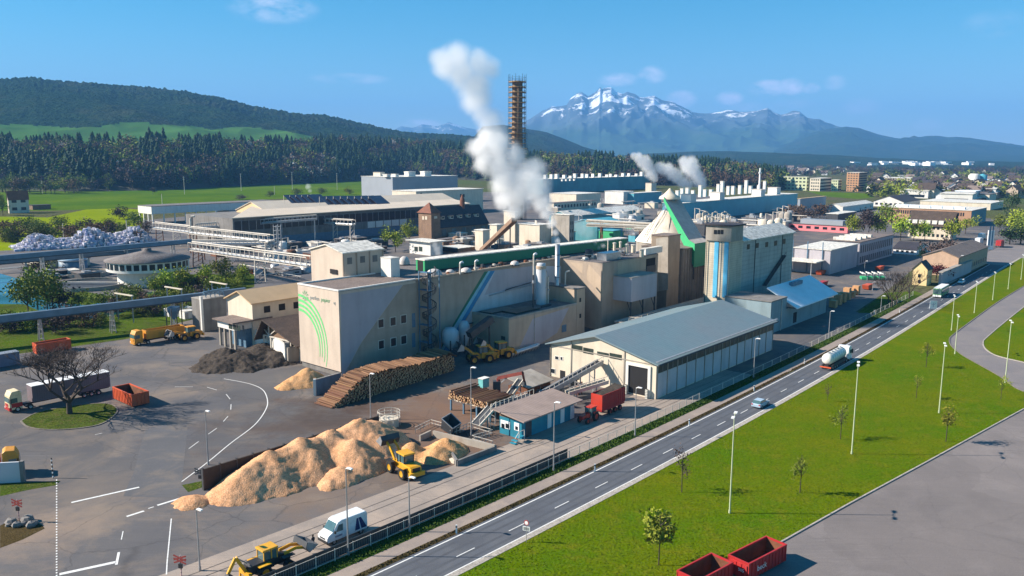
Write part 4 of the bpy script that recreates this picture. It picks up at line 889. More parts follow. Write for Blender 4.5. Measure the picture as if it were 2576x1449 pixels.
b.bar((.9,.5,bh),(.9,15,bh),.3).bar((.9,yr_,bh),(.9,yr_,zr_-.3),.25).bar((.9,yr_,bh+.2),(.9,yr_-3,bh+(zr_-bh)*.5),.2).bar((.9,yr_,bh+.2),(.9,yr_+3,bh+(zr_-bh)*.5),.2);b.build('truss',W['steel_lt'],bn.o)
pts=[gp('G',640,935),gp('G',780,985),gp('G',880,1045),gp('G',948,1105)]
rw=thing('retaining_wall','white bent concrete wall around the dark bark heap','wall',(0,0,0));b=MB();pa=arc(pts,4)
for i in range(len(pa)-1):b.bar(pa[i]+Vector((0,0,2.1)),pa[i+1]+Vector((0,0,2.1)),.5,4.2)
b.build('wall',W['white'],rw);MB().box(-.4,0,0,.6,1,4.6).build('end_pier',W['conc_d'],rw).location=gp('G',955,1105)
b=MB();b.bar(gp('G',965,1110)+Vector((0,0,1.8)),gp('G',1085,1080)+Vector((0,0,1.8)),.4,3.6);b.build('panel',W['conc'],rw)
cw=Bd('silo_bay','tall bare concrete bay wall with stained face right of the yellow tipper','wall',base=('G',110,790),top=('G',100,470),right=('G',340),D=5,wall=W['conc_d'])
MB().box(-.1,-.1,cw.h,cw.L,5,cw.h+.15).build('coping',W['conc'],cw.o);MB().box(-.25,-.25,0,.35,.35,cw.h+1).build('corner_post',W['white'],cw.o)
b=MB()
for i in range(5):b.bar((2+i*1.3,1,cw.h),(2.5+i*1.3,3,cw.h+2.3),.15).bar((2+i*1.3,4,cw.h),(3+i*1.3,1.5,cw.h+2.0),.12)
b.bar((1.5,1.5,cw.h+1.6),(9,1.5,cw.h+1.9),.5);b.build('machine_frame',W['steel_blue'],cw.o)
rb=thing('round_building','round white building with shallow grey cone roof among the shrubs','building',gp('F',1505,300),0)
rsc=292/2050*.25
MB().lathe([(290*rsc,0),(290*rsc,5.3)],40).build('shaft',W['white'],rb,True)
MB().lathe([(385*rsc,5.3),(385*rsc,8.8)],40).lathe([(290*rsc,5.28),(385*rsc,5.3)],40).build('wall',W['white'],rb,True)
MB().lathe([(400*rsc,8.7),(400*rsc,9.0),(200*rsc,10.6),(40*rsc,11.8),(38*rsc,12.6),(.01,12.8)],40).build('roof',W['roof_grey'],rb,True)
for i in range(18):
 a0_=R(180+i*10.5);MB().lathe([(386.5*rsc,6.3),(386.5*rsc,8.3)],3,a0=a0_,a1=a0_+R(7.5)).build('window',W['glass'],rb)
for i,(x,y,r_)in enumerate(((860,330,12.5),(800,215,9))):
 o=thing('settling_basin',['round dark settling basin left of the round building','smaller settling basin behind the round dark one'][i],'basin',gp('F',x+50,y),0)
 MB().lathe([(r_-.4,.3),(r_-.4,1.3),(r_,1.3),(r_,0)],36).build('rim',W['conc'],o);MB().lathe([(.01,.6),(r_-.4,.6)],36).build('water',W['steel_dk'],o)
 MB().box(-r_,-.5,1.3,r_,.5,1.5).build('bridge',W['steel_lt'],o)
o=thing('water_tank','low round blue tank left of the round building','tank',gp('F',740,150),0);MB().lathe([(5.2,0),(5.2,3.6),(.01,3.9)],24).build('shell',W['steel_blue'],o,True);MB().lathe([(5.4,3.3),(5.4,3.6),(5.2,3.6)],24).build('rim',W['steel'],o)
def truss(name,lab,A,B_,h,w,n,legs=(),m=None,deck=True,pipes=3):
 m=m or W['steel_lt'];d=(B_-A);L_=d.length;o=thing(name,lab,'pipe bridge',A,math.atan2(d.y,d.x));sl=d.z/d.xy.length;L_=d.xy.length
 z=lambda x:x*sl
 b=MB()
 for y in(-w/2,w/2):
  for zz in(0,h):b.bar((0,y,zz),(L_,y,z(L_)+zz),.28)
 b.build('chord',m,o);b=MB()
 for i in range(n+1):
  x=L_*i/n
  for y in(-w/2,w/2):b.bar((x,y,z(x)),(x,y,z(x)+h),.18)
  b.bar((x,-w/2,z(x)),(x,w/2,z(x)),.14)
 b.build('lattice',m,o)
 for i in range(pipes):MB().tube([(0,-w/2+w*(i+.5)/pipes,.55),(L_,-w/2+w*(i+.5)/pipes,z(L_)+.55)],.32+.1*(i%2),8).build('pipe',[W['silver'],W['steel_lt'],W['steel']][i%3],o)
 if pipes:MB().tube([(0,0,h+.3),(L_,0,z(L_)+h+.3)],.25,8).build('pipe',W['steel_lt'],o)
 for f in legs:
  x=L_*f;lg=MB()
  for y in(-w/2,w/2):lg.bar((x,y*1.2,-A.z),(x,y,z(x)),.35)
  for k in range(4):lg.bar((x,-w/2,-A.z+(z(x)+A.z)*k/4),(x,w/2,-A.z+(z(x)+A.z)*(k+1)/4),.14)
  lg.build('trestle',W['rust']if f<.4 and name=='pipe_bridge' else m,o)
 return o
truss('pipe_bridge','nearest white lattice pipe bridge running to the tall sand block',gp('B',650,905,6.5),gp('B',1845,1075,9.5),3.2,3.5,26,(.05,.28,.62))
truss('pipe_bridge','middle white lattice pipe bridge behind the nearest one',gp('B',640,740,9),gp('B',1440,830,9),3.0,3.2,18,(.02,.5,.97))
truss('pipe_bridge','upper white lattice pipe bridge beginning below the white hall',gp('B',280,690,7),gp('B',640,735,8),3.2,3.2,10,(.1,.6))
truss('pipe_bridge','long dark pipe bridge in front of the ochre hall',gp('B',690,690,9),gp('B',1900,600,13),2.2,4.0,30,(.1,.4,.7,.98),W['steel'])
truss('pipe_bridge','dark lower pipe bridge between the two white ones',gp('B',650,850,7),gp('B',1500,850,8),1.6,4.0,22,(.1,.5,.9),W['steel'])
truss('pipe_bridge','short white lattice bridge in front of the dark windowed hall front',gp('C',0,770,9),gp('C',340,790,9),2.6,3.0,9,(.1,.45,.95))
g0=gp('B',640,900);o=thing('pipe_loop','pale upright expansion loop of pipe at the left pipe bridge','pipe',g0,0)
MB().tube([(-1,0,7),(0,0,7.3),(.3,0,8),(.3,0,15),(.9,0,16),(2.5,0,16.2)],.55,10).build('pipe',W['steel_lt'],o);MB().bar((1.2,0,0),(1.2,0,16),.3).build('post',W['steel_dk'],o)
for i,(k,x,yb,yt,w_)in enumerate((('B',1510,925,650,2.4),('B',1890,780,560,2.6),('C',345,880,690,2.2))):
 g0=gp(k,x,yb);h_=height(g0,pp(k,0,yt)[1]);o=thing('steel_frame_tower',['upright steel frame tower at the end of the middle pipe bridge','upright steel ladder tower under the ochre hall eaves','narrow steel frame tower at the end of the short bridge'][i],'frame',g0,RZ);b=MB()
 for x_ in(-w_/2,w_/2):
  for y_ in(-w_/2,w_/2):b.bar((x_,y_,0),(x_,y_,h_),.25)
 b.build('post',W['steel'],o);b=MB()
 for j in range(7):
  z_=h_*(j+.5)/7
  for a,c_ in(((-1,-1),(1,-1)),((1,-1),(1,1)),((1,1),(-1,1)),((-1,1),(-1,-1))):b.bar((a[0]*w_/2,a[1]*w_/2,z_),(c_[0]*w_/2,c_[1]*w_/2,z_),.16)
 b.build('brace',W['steel'],o)
def belt(lab,A,B_,w,h,m,legs,dia=False):
 d=B_-A;L_=d.xy.length;sl=d.z/L_;o=thing('belt_conveyor',lab,'conveyor',(A.x,A.y,0),math.atan2(d.y,d.x));z=lambda x:A.z+x*sl
 MB().add([(0,-w/2,A.z),(L_,-w/2,z(L_)),(L_,w/2,z(L_)),(0,w/2,A.z),(0,-w*.35,A.z+h),(L_,-w*.35,z(L_)+h),(L_,w*.35,z(L_)+h),(0,w*.35,A.z+h)],[(0,3,2,1),(4,5,6,7),(0,1,5,4),(1,2,6,5),(2,3,7,6),(3,0,4,7)]).build('gallery',m,o)
 MB().bar((0,-w/2-.1,A.z-.1),(L_,-w/2-.1,z(L_)-.1),.3).bar((0,w/2+.1,A.z-.1),(L_,w/2+.1,z(L_)-.1),.3).build('girder',W['steel_dk'],o)
 for x in legs:
  b=MB();x*=L_
  for y in(-w/2,w/2):b.bar((x-.5,y,0),(x-.1,y*.8,z(x)),.22).bar((x+.5,y,0),(x+.1,y*.8,z(x)),.22)
  for k in range(5):zz=z(x)*(k+.5)/5;b.bar((x-.4,-w/2,zz),(x+.4,w/2,zz),.1).bar((x-.4,w/2,zz),(x+.4,-w/2,zz),.1)
  b.build('trestle',W['steel'],o)
 return o
za=height(gp('F',395,880),pp('F',0,645)[1]);zb_=height(gp('F',1120,795),pp('F',0,560)[1])
A_=gp('F',395,645,za);B2=gp('F',1120,560,zb_);dd=(B2-A_)
beltm=mat('belt_blue_grey',(.15,.19,.235),.45,var=.3,scale=.3,metal=.3)
belt('long blue-grey belt gallery crossing the bank in front of the shrubs',A_-dd*1.2,A_+dd*3.15,2.2,1.6,beltm,(.276,.506,.72))
belt('upper grey belt gallery passing in front of the paper bale heap',gp('F',-300,95,9),gp('A',1920,1235,9),2.4,1.6,beltm,(.28,.45,.66,.9))
belt('lower dark belt gallery left of the round building',gp('F',-300,130,6),gp('A',1420,1330,7),2.2,1.4,beltm,(.3,.62))
for i,(x,ya)in enumerate(((1190,400),(1690,335),(2140,285))):
 q0=gp('F',x+5,665-i*55);hh=height(q0,pp('F',0,ya)[1]);q1=gp('F',x+135,ya+28,hh)
 o=thing('portal_frame',['portal frame left of the others behind the belt gallery','middle portal frame rising behind the belt gallery','right portal frame near the concrete bay wall'][i],'frame',q0,0);v=q1-q0
 MB().bar((0,0,0),(0,0,hh),.25).build('post',W['steel'],o);MB().bar((v.x,v.y,0),(v.x,v.y,hh),.25).build('post',W['steel'],o);MB().bar((-.5,0,hh),(v.x+.3,v.y,hh),.45,.3).build('beam',W['cream'],o)
wh=Bd('production_hall','long white clad hall end raised on columns at the edge of the green field','building',st=to_st(gp('B',245,645))[:2],top=('B',245,470),left=('B',98),right=('B',1500),wall=None)
zk=on_t('B',245,545,wh.t)[2]
MB().box(0,0,zk,wh.L,wh.D,wh.h).build('wall',W['white'],wh.o);MB().box(-.2,-.2,wh.h,wh.L+.2,wh.D+.2,wh.h+.3).build('roof',W['roof_grey'],wh.o)
for i in range(7):x=i*7.6+.4;MB().box(x,.2,0,x+.7,.9,zk).build('column',W['white'],wh.o)
for y in(.33,.66,.97):MB().box(.2,wh.D*y-.8,0,.9,wh.D*y,zk).build('column',W['white'],wh.o)
MB().box(56,.6,0,wh.L,wh.D,zk).build('lower_wall',W['grey_clad'],wh.o)
oh=Bd('production_hall','wide hall with cream roof and dark glazed front behind the pipe bridges','building',st=to_st(gp('C',500,900))[:2],h=12,L=10,D=46,wall=None)
eL=on_t('C',0,672,oh.t);eR=on_t('C',1060,603,oh.t);zE=(eL[2]+eR[2])/2;x0=on_t('B',1050,575,oh.t)[0]-oh.s;x1=on_t('C',1500,580,oh.t)[0]-oh.s
oh.h=zE
MB().box(x0,0,0,x1,46,zE).build('wall',W['conc_d'],oh.o)
rg=MB();rg.sheet((x0-1,-1.5,zE+.5),(x1,-1.5,zE+.5),(x1,24,zE+4.2),(x0+26,24,zE+4.2),.4);rg.build('roof',W['roof_cream'],oh.o)
MB().gable(x0+26,x1,10,40,zE,zE+1.2,zE+6.0).build('upper_gable',mat('gable_ochre',(.72,.50,.27),.8,var=.12),oh.o);MB().gable_roof(x0+26,x1,10,40,zE+1.2,zE+6.0,.3,.5).build('upper_roof',W['roof_cream'],oh.o)
oh.band('R','window_strip',W['glass'],x0+.5,x1-.5,zE*.58,zE*.9,40,W['steel'],.1)
xa=oh.loc(on_t('C',480,800,oh.t))[0];xb=oh.loc(on_t('C',880,800,oh.t))[0]
for i in range(5):MB().box(xa+(xb-xa)*i/5,-.12,zE*.32,xa+(xb-xa)*(i+.88)/5,0,zE*.56).build('wall_panel',W['white'],oh.o)
MB().box(x0,-.1,0,x1,0,zE*.3).build('base_wall',W['steel_blue'],oh.o)
sol=mat('solar_glass',(.04,.045,.075),.2,var=.3,scale=.4,spec=.8)
sp_=None
for r_,(x_a,x_b,ya,yb,n_)in enumerate(((1640,1940,410,440,5),(2000,2560,415,455,8))):
 for i in range(n_):
  x=x_a+(x_b-x_a)*i/n_;g0=gp('B',x+30,yb-6*i/n_-3,zE+7)
  if sp_ is None:
   sp_=thing('solar_collector','x','solar panel',g0,RZ,'tilted solar collectors on the hall roof');MB().sheet((-4,-4,.6),(4,-4,.6),(4,3,4.2),(-4,3,4.2),.2).build('panel',sol,sp_);MB().bar((-4,2.6,0),(-4,2.6,4),.2).bar((4,2.6,0),(4,2.6,4),.2).build('stand',W['steel_lt'],sp_);o=sp_
  else:o=dup(sp_,g0)
  o['label']=('dark tilted solar collector in the left short row on the hall roof' if r_==0 else 'dark tilted solar collector in the right long row on the hall roof');o['group']='solar collectors, left row' if r_==0 else 'solar collectors, right row'
def town(name,lab,k,xn,yb,yt,xr,xl,wall,roof,pitch=0,L=None,D=None,ridge='x',cat='building',nR=0,nL=0,rows=1,glass=None,ov=.4,group=None,zw=None,par=0):
 o=Bd(name,lab,cat,base=(k,xn,yb),top=(k,xn,yt),right=(k,xr)if xr is not None else None,left=(k,xl)if xl is not None else None,L=L,D=D,wall=wall,roof=roof,pitch=pitch,ridge=ridge,ov=ov,group=group)
 g_=glass or W['glass'];fh=o.h/rows
 if nR:o.windows('R',nR,.8,o.L-.8,fh*.35,fh*.75,.55,g_,rows=rows,zstep=fh)
 if nL:o.windows('L',nL,.8,o.D-.8,fh*.35,fh*.75,.55,g_,rows=rows,zstep=fh)
 return o
o=town('production_hall','big sand coloured hall with cream roof behind the brick tower','C',970,690,452,1640,725,W['cream'],W['roof_pale'])
for(x,y)in((1225,485),(1250,485),(1225,545),(1250,545),(1410,478),(1438,478),(1145,470),(1010,465)):o.R('window',W['glass'],'C',x,y,x+16,y+28,.1)
o=town('production_hall','tall grey clad hall with round vents on its roof','C',735,580,308,1385,415,W['grey_clad'],W['roof_pale'])
h_gr=o
for i,x in enumerate((670,755,905,1065)):
 q=on_t('C',x,300,o.t+8);v_=thing('roof_vent',['smallest vent left on the tall grey hall','second vent from the left on the tall grey hall','wide louvred vent in the middle of the tall grey hall','wide louvred vent right on the tall grey hall'][i],'vent',ST(q[0],q[1],o.h+.3),RZ);w_=2.0 if i<2 else 4.5
 MB().box(-w_,-3,0,w_,3,2.2 if i<2 else 4.2).build('housing',W['white'],v_);MB().box(-w_-.3,-3.3,1.8 if i<2 else 3.6,w_+.3,3.3,2.5 if i<2 else 4.6).build('hood',W['roof_pale'],v_)
o=town('stair_tower','pale concrete stair tower in front of the tall grey hall','C',612,560,258,650,535,W['cream'],W['conc_d'],cat='tower')
for y in(340,460):o.Lf('window',W['dark'],'C',542,y,556,y+25,.2)
bt=town('brick_tower','old square brick tower with pyramid tiled roof','C',1122,935,672,1210,990,W['brickwall'],None,cat='tower')
ap=on_t('C',1090,560,bt.t+bt.D/2);MB().add([(-.7,-.7,bt.h),(bt.L+.7,-.7,bt.h),(bt.L+.7,bt.D+.7,bt.h),(-.7,bt.D+.7,bt.h),(bt.L/2,bt.D/2,ap[2])],[(0,1,4),(1,2,4),(2,3,4),(3,0,4),(3,2,1,0)]).build('roof',W['roof_red'],bt.o)
for(xa,xb)in((1030,1048),(1058,1078)):bt.Lf('window',W['cream'],'C',xa,700,xb,735,.1)
bt.R('window',W['cream'],'C',1148,700,1178,722,.1)
br=Bd('mansard_building','old brick building with long dark mansard roof and a row of pale dormers','building',st=(bt.s+bt.L,bt.t+1),h=on_t('C',1215,805,bt.t+1)[2],right=('C',1690),D=15,wall=W['brickwall'])
zr2=on_t('C',1400,600,bt.t+8)[2];MB().gable_roof(0,br.L,0,15,br.h,zr2,.3,.6).gable(.2,br.L-.2,.2,14.8,br.h-.3,br.h,zr2-.1).build('roof',W['roof_slate'],br.o)
for i in range(5):
 x=br.L*(.08+i*.175);z_=br.h+(zr2-br.h)*.38;d_=MB().box(x,1.2,z_,x+2.3,5,z_+1.7).build('dormer',W['cream'],br.o);MB().box(x-.3,.9,z_+1.7,x+2.6,5.4,z_+1.95).build('dormer_roof',W['roof_slate'],d_);MB().box(x+.3,1.14,z_+.4,x+2.0,1.22,z_+1.4).build('pane',W['glass'],d_)
q=on_t('C',1438,560,bt.t+8);MB().tube([(br.loc(q)[0],7.5,zr2-2),(br.loc(q)[0],7.5,zr2+3.4),(br.loc(q)[0],7.5,zr2+6.6)],[1.5,1.4,.3],8).build('chimney',W['roof_red'],br.o)
for i in range(5):br.rect('R','window',W['conc_d'],2+i*br.L/5,5.4+i*br.L/5,br.h*.2,br.h*.75,.1)
lb=town('low_building','long low brick wing at the foot of the mansard building','C',1240,990,935,1700,1190,W['brickwall'],W['roof_grey'],ov=.6)
ws=town('weigh_house','small white flat-roofed building right of the yellow-green tree','C',1112,1098,962,1232,900,W['white'],W['roof_pale'],ov=1.5,cat='building')
for xa,xb in((950,985),(995,1030)):ws.Lf('window',W['glass_g'],'C',xa,1005,xb,1055,.08)
lr=town('low_building','low brown-walled building with pale flat roof right of the small white building','C',1400,1085,1025,1560,1235,W['brickwall'],W['roof_pale'],ov=.6)
for i in range(5):lr.rect('L','window',W['dark'],1+i*lr.D/5,3.5+i*lr.D/5,.8,2.6,.08)
pw=[('white block left of the sloping conveyor','C',1640,1080,845,1708,1560,'cream'),('taller white block behind the foot of the sloping conveyor','C',1780,1020,790,1850,1708,'cream'),('narrow tall cream process tower above the sloping conveyor','C',1960,990,655,1985,1850,'cream'),('cream cubic process building right of the sloping conveyor','C',2208,1010,792,2330,1985,'cream'),('grey process tower behind the steam','C',2505,1010,690,2560,2340,'conc')]
for i,(lab,k,xn,yb,yt,xr,xl,w_)in enumerate(pw):
 o=town('process_building',lab,k,xn,yb,yt,xr,xl,W[w_],W['roof_pale'],nR=0)
 if i==4:o.windows('R',2,.5,o.L-.5,o.h*.2,o.h*.3,.4,W['glass'],rows=3,zstep=o.h*.25)
 if i==3:
  b=MB()
  for j in range(5):b.bar((.2+j*.9,2+j,o.h+.2),(.2+j*.9,2+j,o.h+2.2),.25)
  b.build('roof_pipe',W['steel_lt'],o.o)
A_=gp('C',1625,1062,1.0);hB=22.0;B2=gp('C',1955,760,hB)
d=B2-A_;o=thing('sloping_conveyor','dark sloping conveyor climbing between the white process buildings','conveyor',A_,math.atan2(d.y,d.x));L_=d.xy.length;sl_=d.z/L_
MB().add([(0,-1,0),(L_,-1,d.z),(L_,1,d.z),(0,1,0),(0,-1,1.6),(L_,-1,d.z+1.6),(L_,1,d.z+1.6),(0,1,1.6)],[(0,3,2,1),(4,5,6,7),(0,1,5,4),(1,2,6,5),(2,3,7,6),(3,0,4,7)]).build('gallery',W['brickwall'],o)
for f in(.3,.6,.9):MB().bar((L_*f,0,-1),(L_*f,0,d.z*f),.4).build('trestle',W['steel_dk'],o)
o=town('process_building','low teal roofed hall with green side panels by the second steam plume','D',800,990,850,880,660,W['green_lt'],W['blue_clad'],pitch=0)
o=town('process_building','pitched teal roofed building behind the green gallery end','D',640,960,790,900,380,W['teal_clad'],W['blue_clad'],pitch=2.5)
o=town('process_building','white walled building left of the teal roofs with steep panels','D',355,990,700,390,180,W['cream'],W['roof_grey'])
town('production_hall','wide hall with curved white roof and small roof lights','D',360,770,700,1100,160,W['teal_clad'],W['roof_pale'],pitch=3,D=None)
town('factory_building','cream block with dark window band behind the steam column','D',205,650,570,640,140,W['cream'],W['roof_grey'],nR=14)
town('factory_building','cream upper storey with small rooftop boxes behind the steam column','D',430,600,480,680,160,W['cream'],W['roof_pale'])
town('factory_building','white cubic hall left of the cone silo cap','D',905,580,455,1010,720,W['white'],W['roof_pale'])
town('factory_building','cream stair head beside the blue hall left of the cone silo','D',1185,500,365,1240,1130,W['cream'],W['roof_grey'])
town('factory_building','long white roofed blue hall behind the white cubic hall','D',1010,580,470,1290,930,W['blue_clad'],W['roof_pale'])
bh_=town('production_hall','far long teal hall with white roof units below the forest','D',95,480,330,1170,-60,W['teal_clad'],W['roof_pale'])
lbh=town('production_hall','very long blue hall right of the cone silo','D',1480,760,572,None,1300,W['blue_clad'],W['roof_pale'],L=len_s(*to_st(gp('D',1480,760))[:2],15,pp('E',300,0)[0]))
tbh=town('production_hall','dark blue hall end with ochre roof edge right of the very long blue hall','E',315,690,525,585,300,W['grey_clad'],W['roof_ochre'])
ru=None
def unit(bd,k,x,y,sx,sy,sz,lab,grp,td=6):
 global ru
 q=on_t(k,x,y,bd.t+td);p_=ST(q[0],q[1],bd.h+.3)
 if ru is None:
  ru=thing('rooftop_unit',lab,'ventilation unit',p_,RZ,grp);MB().box(-.5,-.5,0,.5,.5,.92).build('casing',W['white'],ru);MB().box(-.54,-.54,.92,.54,.54,1.0).build('cowl',W['steel_lt'],ru);o=ru;ru.scale=(sx,sy,sz)
 else:o=dup(ru,p_,RZ,lab,(sx,sy,sz),grp)
 return o
for i in range(17):
 x=130+i*60+random.uniform(-14,14);unit(bh_,'D',x,320,random.uniform(2,5),4,random.uniform(2.5,6),'small white ventilation unit along the far teal hall roof','ventilation units on the far teal hall',5)
for i in range(3):unit(lbh,'D',(1560,1850,2260)[i],545,8,8,5.5,('big white roof cabinet nearest the cone silo cap','big white roof cabinet in the middle of the long blue hall','big white roof cabinet below the slim mast')[i],'big roof cabinets on the long blue hall',5)
unit(lbh,'E',60,480,8,8,6,'big white roof cabinet farthest right on the long blue hall','big roof cabinets on the long blue hall',8)
for i in range(16):
 x=1440+i*58+random.uniform(-15,15);unit(lbh,'D',x,500,random.uniform(1.8,3.2),2.5,random.uniform(5,12),'slim white exhaust stack among many on the long blue hall','exhaust stacks on the long blue hall',30)
for i in range(4):unit(bh_,'D',290+i*40,440,2,2,2,'small vent on the cream rooftop behind the steam column','small vents behind the steam',-60)
q=on_t('D',2270,480,lbh.t+10);o=thing('mast','slim white mast on the long blue hall roof','mast',ST(q[0],q[1],lbh.h),0);hm=on_t('D',2270,215,lbh.t+10)[2]-lbh.h
MB().tube([(0,0,0),(0,0,hm)],[.9,.6],8).build('pole',W['whitepaint'],o);MB().box(-.9,-.9,hm*.8,.9,.9,hm*.86).build('antenna',W['whitepaint'],o)
for i,(k,x,yb,yt,r_)in enumerate((('D',2310,850,730,3.3),('D',2290,760,670,1.0))):
 g0=gp(k,x,yb);h_=height(g0,pp(k,0,yt)[1]);o=thing('storage_silo',['cream upright storage silo behind the mill roof','slim pipe on the cream storage silo'][i],'silo',g0,0);MB().lathe([(r_,0),(r_,h_*.93),(r_*.5,h_),(.01,h_)],18).build('shell',W['cream'],o,True)
for i in range(9):
 x=1700+i*32;g0=gp('D',x,860-i*3);h_=height(g0,pp('D',0,665+25*(i%3))[1]);o=thing('process_pipe','upright cream process pipe in the cluster behind the elevator tower','pipe',g0,0,'process pipes behind the elevator tower');MB().tube([(0,0,0),(0,0,h_),(1.5,0,h_+.6),(3,0,h_)],.5,7).build('pipe',W['cream'],o);MB().bar((-1,0,h_*.6),(4,0,h_*.6),.4).build('platform',W['steel_lt'],o)
for i in range(5):truss('pipe_bridge',('topmost','second','third','fourth','lowest')[i]+' cream pipe rack between steam and cone silo',gp('D',540 if i<3 else 1020,755+i*22,12+i),gp('D',1320,800+i*14,12+i),.8,2,8,(.2,.8),W['cream'],pipes=2)if i in(0,2,4)else None
g0=gp(None,1300,552);sf=thing('scaffolded_chimney','tall brown chimney wrapped in scaffolding with ochre platforms','chimney',g0,0)
k_=Vector((g0.x,g0.y,-40)).length/2050;zt_=height(g0,196)
MB().tube([(0,0,0),(0,0,zt_-2)],[15*k_,12*k_],20).build('shaft',mat('chimney_brick',(.30,.20,.13),.9,var=.3,scale=.2),sf,True)
nfl=22
for j in range(nfl):
 z_=zt_*.22+(zt_*.78-3)*j/(nfl-1);w_=22*k_ if j>8 else 25*k_
 MB().lathe([(12*k_,z_),(w_,z_),(w_,z_+.45),(12*k_,z_+.45)],12).build('platform',mat('plank_ochre',(.55,.34,.15),.8)if j==0 else bpy.data.materials['plank_ochre'],sf)
b=MB()
for k in range(16):
 a=math.pi*2*(k+.5)/16;w_=22*k_
 b.bar((math.cos(a)*w_,math.sin(a)*w_,0),(math.cos(a)*w_,math.sin(a)*w_,zt_+(2.5 if k%2 else 0)),.22)
 if k%2:b.bar((math.cos(a)*25*k_,math.sin(a)*25*k_,0),(math.cos(a)*25*k_,math.sin(a)*25*k_,zt_*.62),.2)
b.build('scaffold_pole',W['steel_dk'],sf);b=MB()
for j in range(nfl*2):
 z_=zt_*.22+(zt_*.8)*j/(nfl*2);pr_=[(math.cos(math.pi*2*(k+.5)/8)*22*k_,math.sin(math.pi*2*(k+.5)/8)*22*k_,z_)for k in range(8)]
 for k in range(8):b.bar(pr_[k],pr_[(k+1)%8],.14)
b.build('scaffold_rail',W['steel_dk'],sf)
bv=[];bf=[]
baleA,baleB=gp('A',150,1320),gp('A',1600,1235)
mbb=MB();ax=(baleB-baleA);nrm=Vector((-ax.y,ax.x,0)).normalized()
for i in range(1500):
 u=random.random();v=random.uniform(-1,1);hmax=8.5*(1-abs(v)**1.6)*(.55+.45*math.sin(u*9)**2)*min(1,u*8,(1-u)*10)*(1 if u>.45 else .8)
 p=baleA+ax*u+nrm*(v*13+10)+Vector((0,0,hmax*random.random()**.35));s_=random.uniform(.5,1.0);a=random.random()*3
 mbb.k=random.choice((0,0,1,2));c_,s2=math.cos(a)*s_,math.sin(a)*s_
 mbb.add([p+Vector((c_,s2,-s_)),p+Vector((-s2,c_,-s_)),p+Vector((-c_,-s2,-s_)),p+Vector((s2,-c_,-s_)),p+Vector((c_,s2,s_)),p+Vector((-s2,c_,s_)),p+Vector((-c_,-s2,s_)),p+Vector((s2,-c_,s_))],[(0,3,2,1),(4,5,6,7),(0,1,5,4),(1,2,6,5),(2,3,7,6),(3,0,4,7)])
tag(mbb.build('waste_paper_heap',[mat('paper_white',(.68,.66,.74),.8),mat('paper_blue',(.42,.44,.62),.8),mat('paper_grey',(.5,.47,.5),.8)]),kind='stuff')
town('low_building','low white building with flat roof at the left edge behind the belts','F',480,160,85,900,140,W['cream'],W['roof_grey'])
town('farmhouse','pale farmhouse with red-brown hipped roof on the green field','A',95,940,785,285,70,W['cream'],W['roof_red'],pitch=5,nR=2,rows=2,cat='house')
town('garden_shed','dark low shed right of the farmhouse','A',330,905,860,510,290,W['wood'],W['roof_slate'],cat='shed')
def heap_mat(name,c,c2,c3):
 m=grass_mat(name,c,c2,c3,s1=.25,s2=2.2,s3=6,fine=(.62,1.3));return m
M['chips']=heap_mat('wood_chips',(.69,.385,.215),(.53,.28,.145),(.77,.475,.29))
M['chips2']=heap_mat('wood_chips_golden',(.66,.37,.18),(.52,.27,.12),(.74,.46,.25))
M['bark']=heap_mat('bark_mulch',(.085,.072,.062),(.055,.047,.042),(.15,.115,.085))
def heap(name,lab,cones,m,s0,s1,t0,t1,step=.26,noise=.2,slope=.72,ground=.015,floor=None,cat='heap',lim=None):
 ns=int((s1-s0)/step);nt=int((t1-t0)/step);V=np.zeros((nt,ns,3))
 for j in range(nt):
  for i in range(ns):
   s=s0+i*step;t=t0+j*step;h=-9
   for c in cones:
    cs,ct,ch=c[:3];k=c[3]if len(c)>3 else slope;el=c[4]if len(c)>4 else 1.0
    d=math.hypot((s-cs)*el,t-ct);hh=ch-k*(math.sqrt(d*d+.35)-.59)
    h=hh if h<-8 else max(h,hh)+max(0,.9-abs(h-hh))**2*.28
   q=Vector((s*.35,t*.35,0));h+=noise*(mnoise.noise(q)*1.6+mnoise.noise(q*3.1)*.8+mnoise.noise(q*8.5)*.45)
   if lim:h=min(h,lim(s,t))
   w=ST(s,t);V[j,i]=(w.x,w.y,max(h,ground if h>-1.2 else-.4)if h>0 else-.3)
 idx=np.arange(ns*nt).reshape(nt,ns);F=np.stack([idx[:-1,:-1],idx[:-1,1:],idx[1:,1:],idx[1:,:-1]],-1).reshape(-1,4)
 F=F[(V.reshape(-1,3)[F][:,:,2].max(1)>0)]
 return tag(from_np(name,V.reshape(-1,3),F,m,smooth=True),lab,cat)
def pk(k,x,y,t):q=on_t(k,x,y,t);return(q[0],q[1],q[2])
P_=[pk('L',690,560,-35.8)+(.62,),pk('L',800,530,-35.8),pk('L',905,458,-35.8),pk('L',1010,462,-35.6),pk('L',1125,400,-35.6),pk('L',1225,400,-35.8),pk('L',1330,328,-36.2)+(.6,),pk('L',1440,340,-36.4)+(.62,),pk('L',590,628,-36.6),pk('L',500,690,-37.0),pk('L',1290,470,-40.5),pk('L',420,770,-37.2),(-34.5,-38.6,3.2),(-29,-39.2,3.0),(-40.5,-38,2.9),(-24,-40,3.2)]
heap('wood_chip_heap','largest heap of pale wood chips piled against the dark timber wall',P_,M['chips'],-53,-17,-48,-32.7,lim=lambda s,t:9 if t<-33.0 else 2.9)
c0=to_st(gp('L',1150,822));
heap('wood_chip_heap','low front heap of wood chips left of the yellow wheel loader',[pk('L',1200,660,-43.5),pk('L',1330,592,-43),pk('L',1420,640,-44),pk('L',1480,665,-44.5),pk('L',1120,760,-44.5)],M['chips'],-42,-23,-50.5,-38.5,slope=.66)
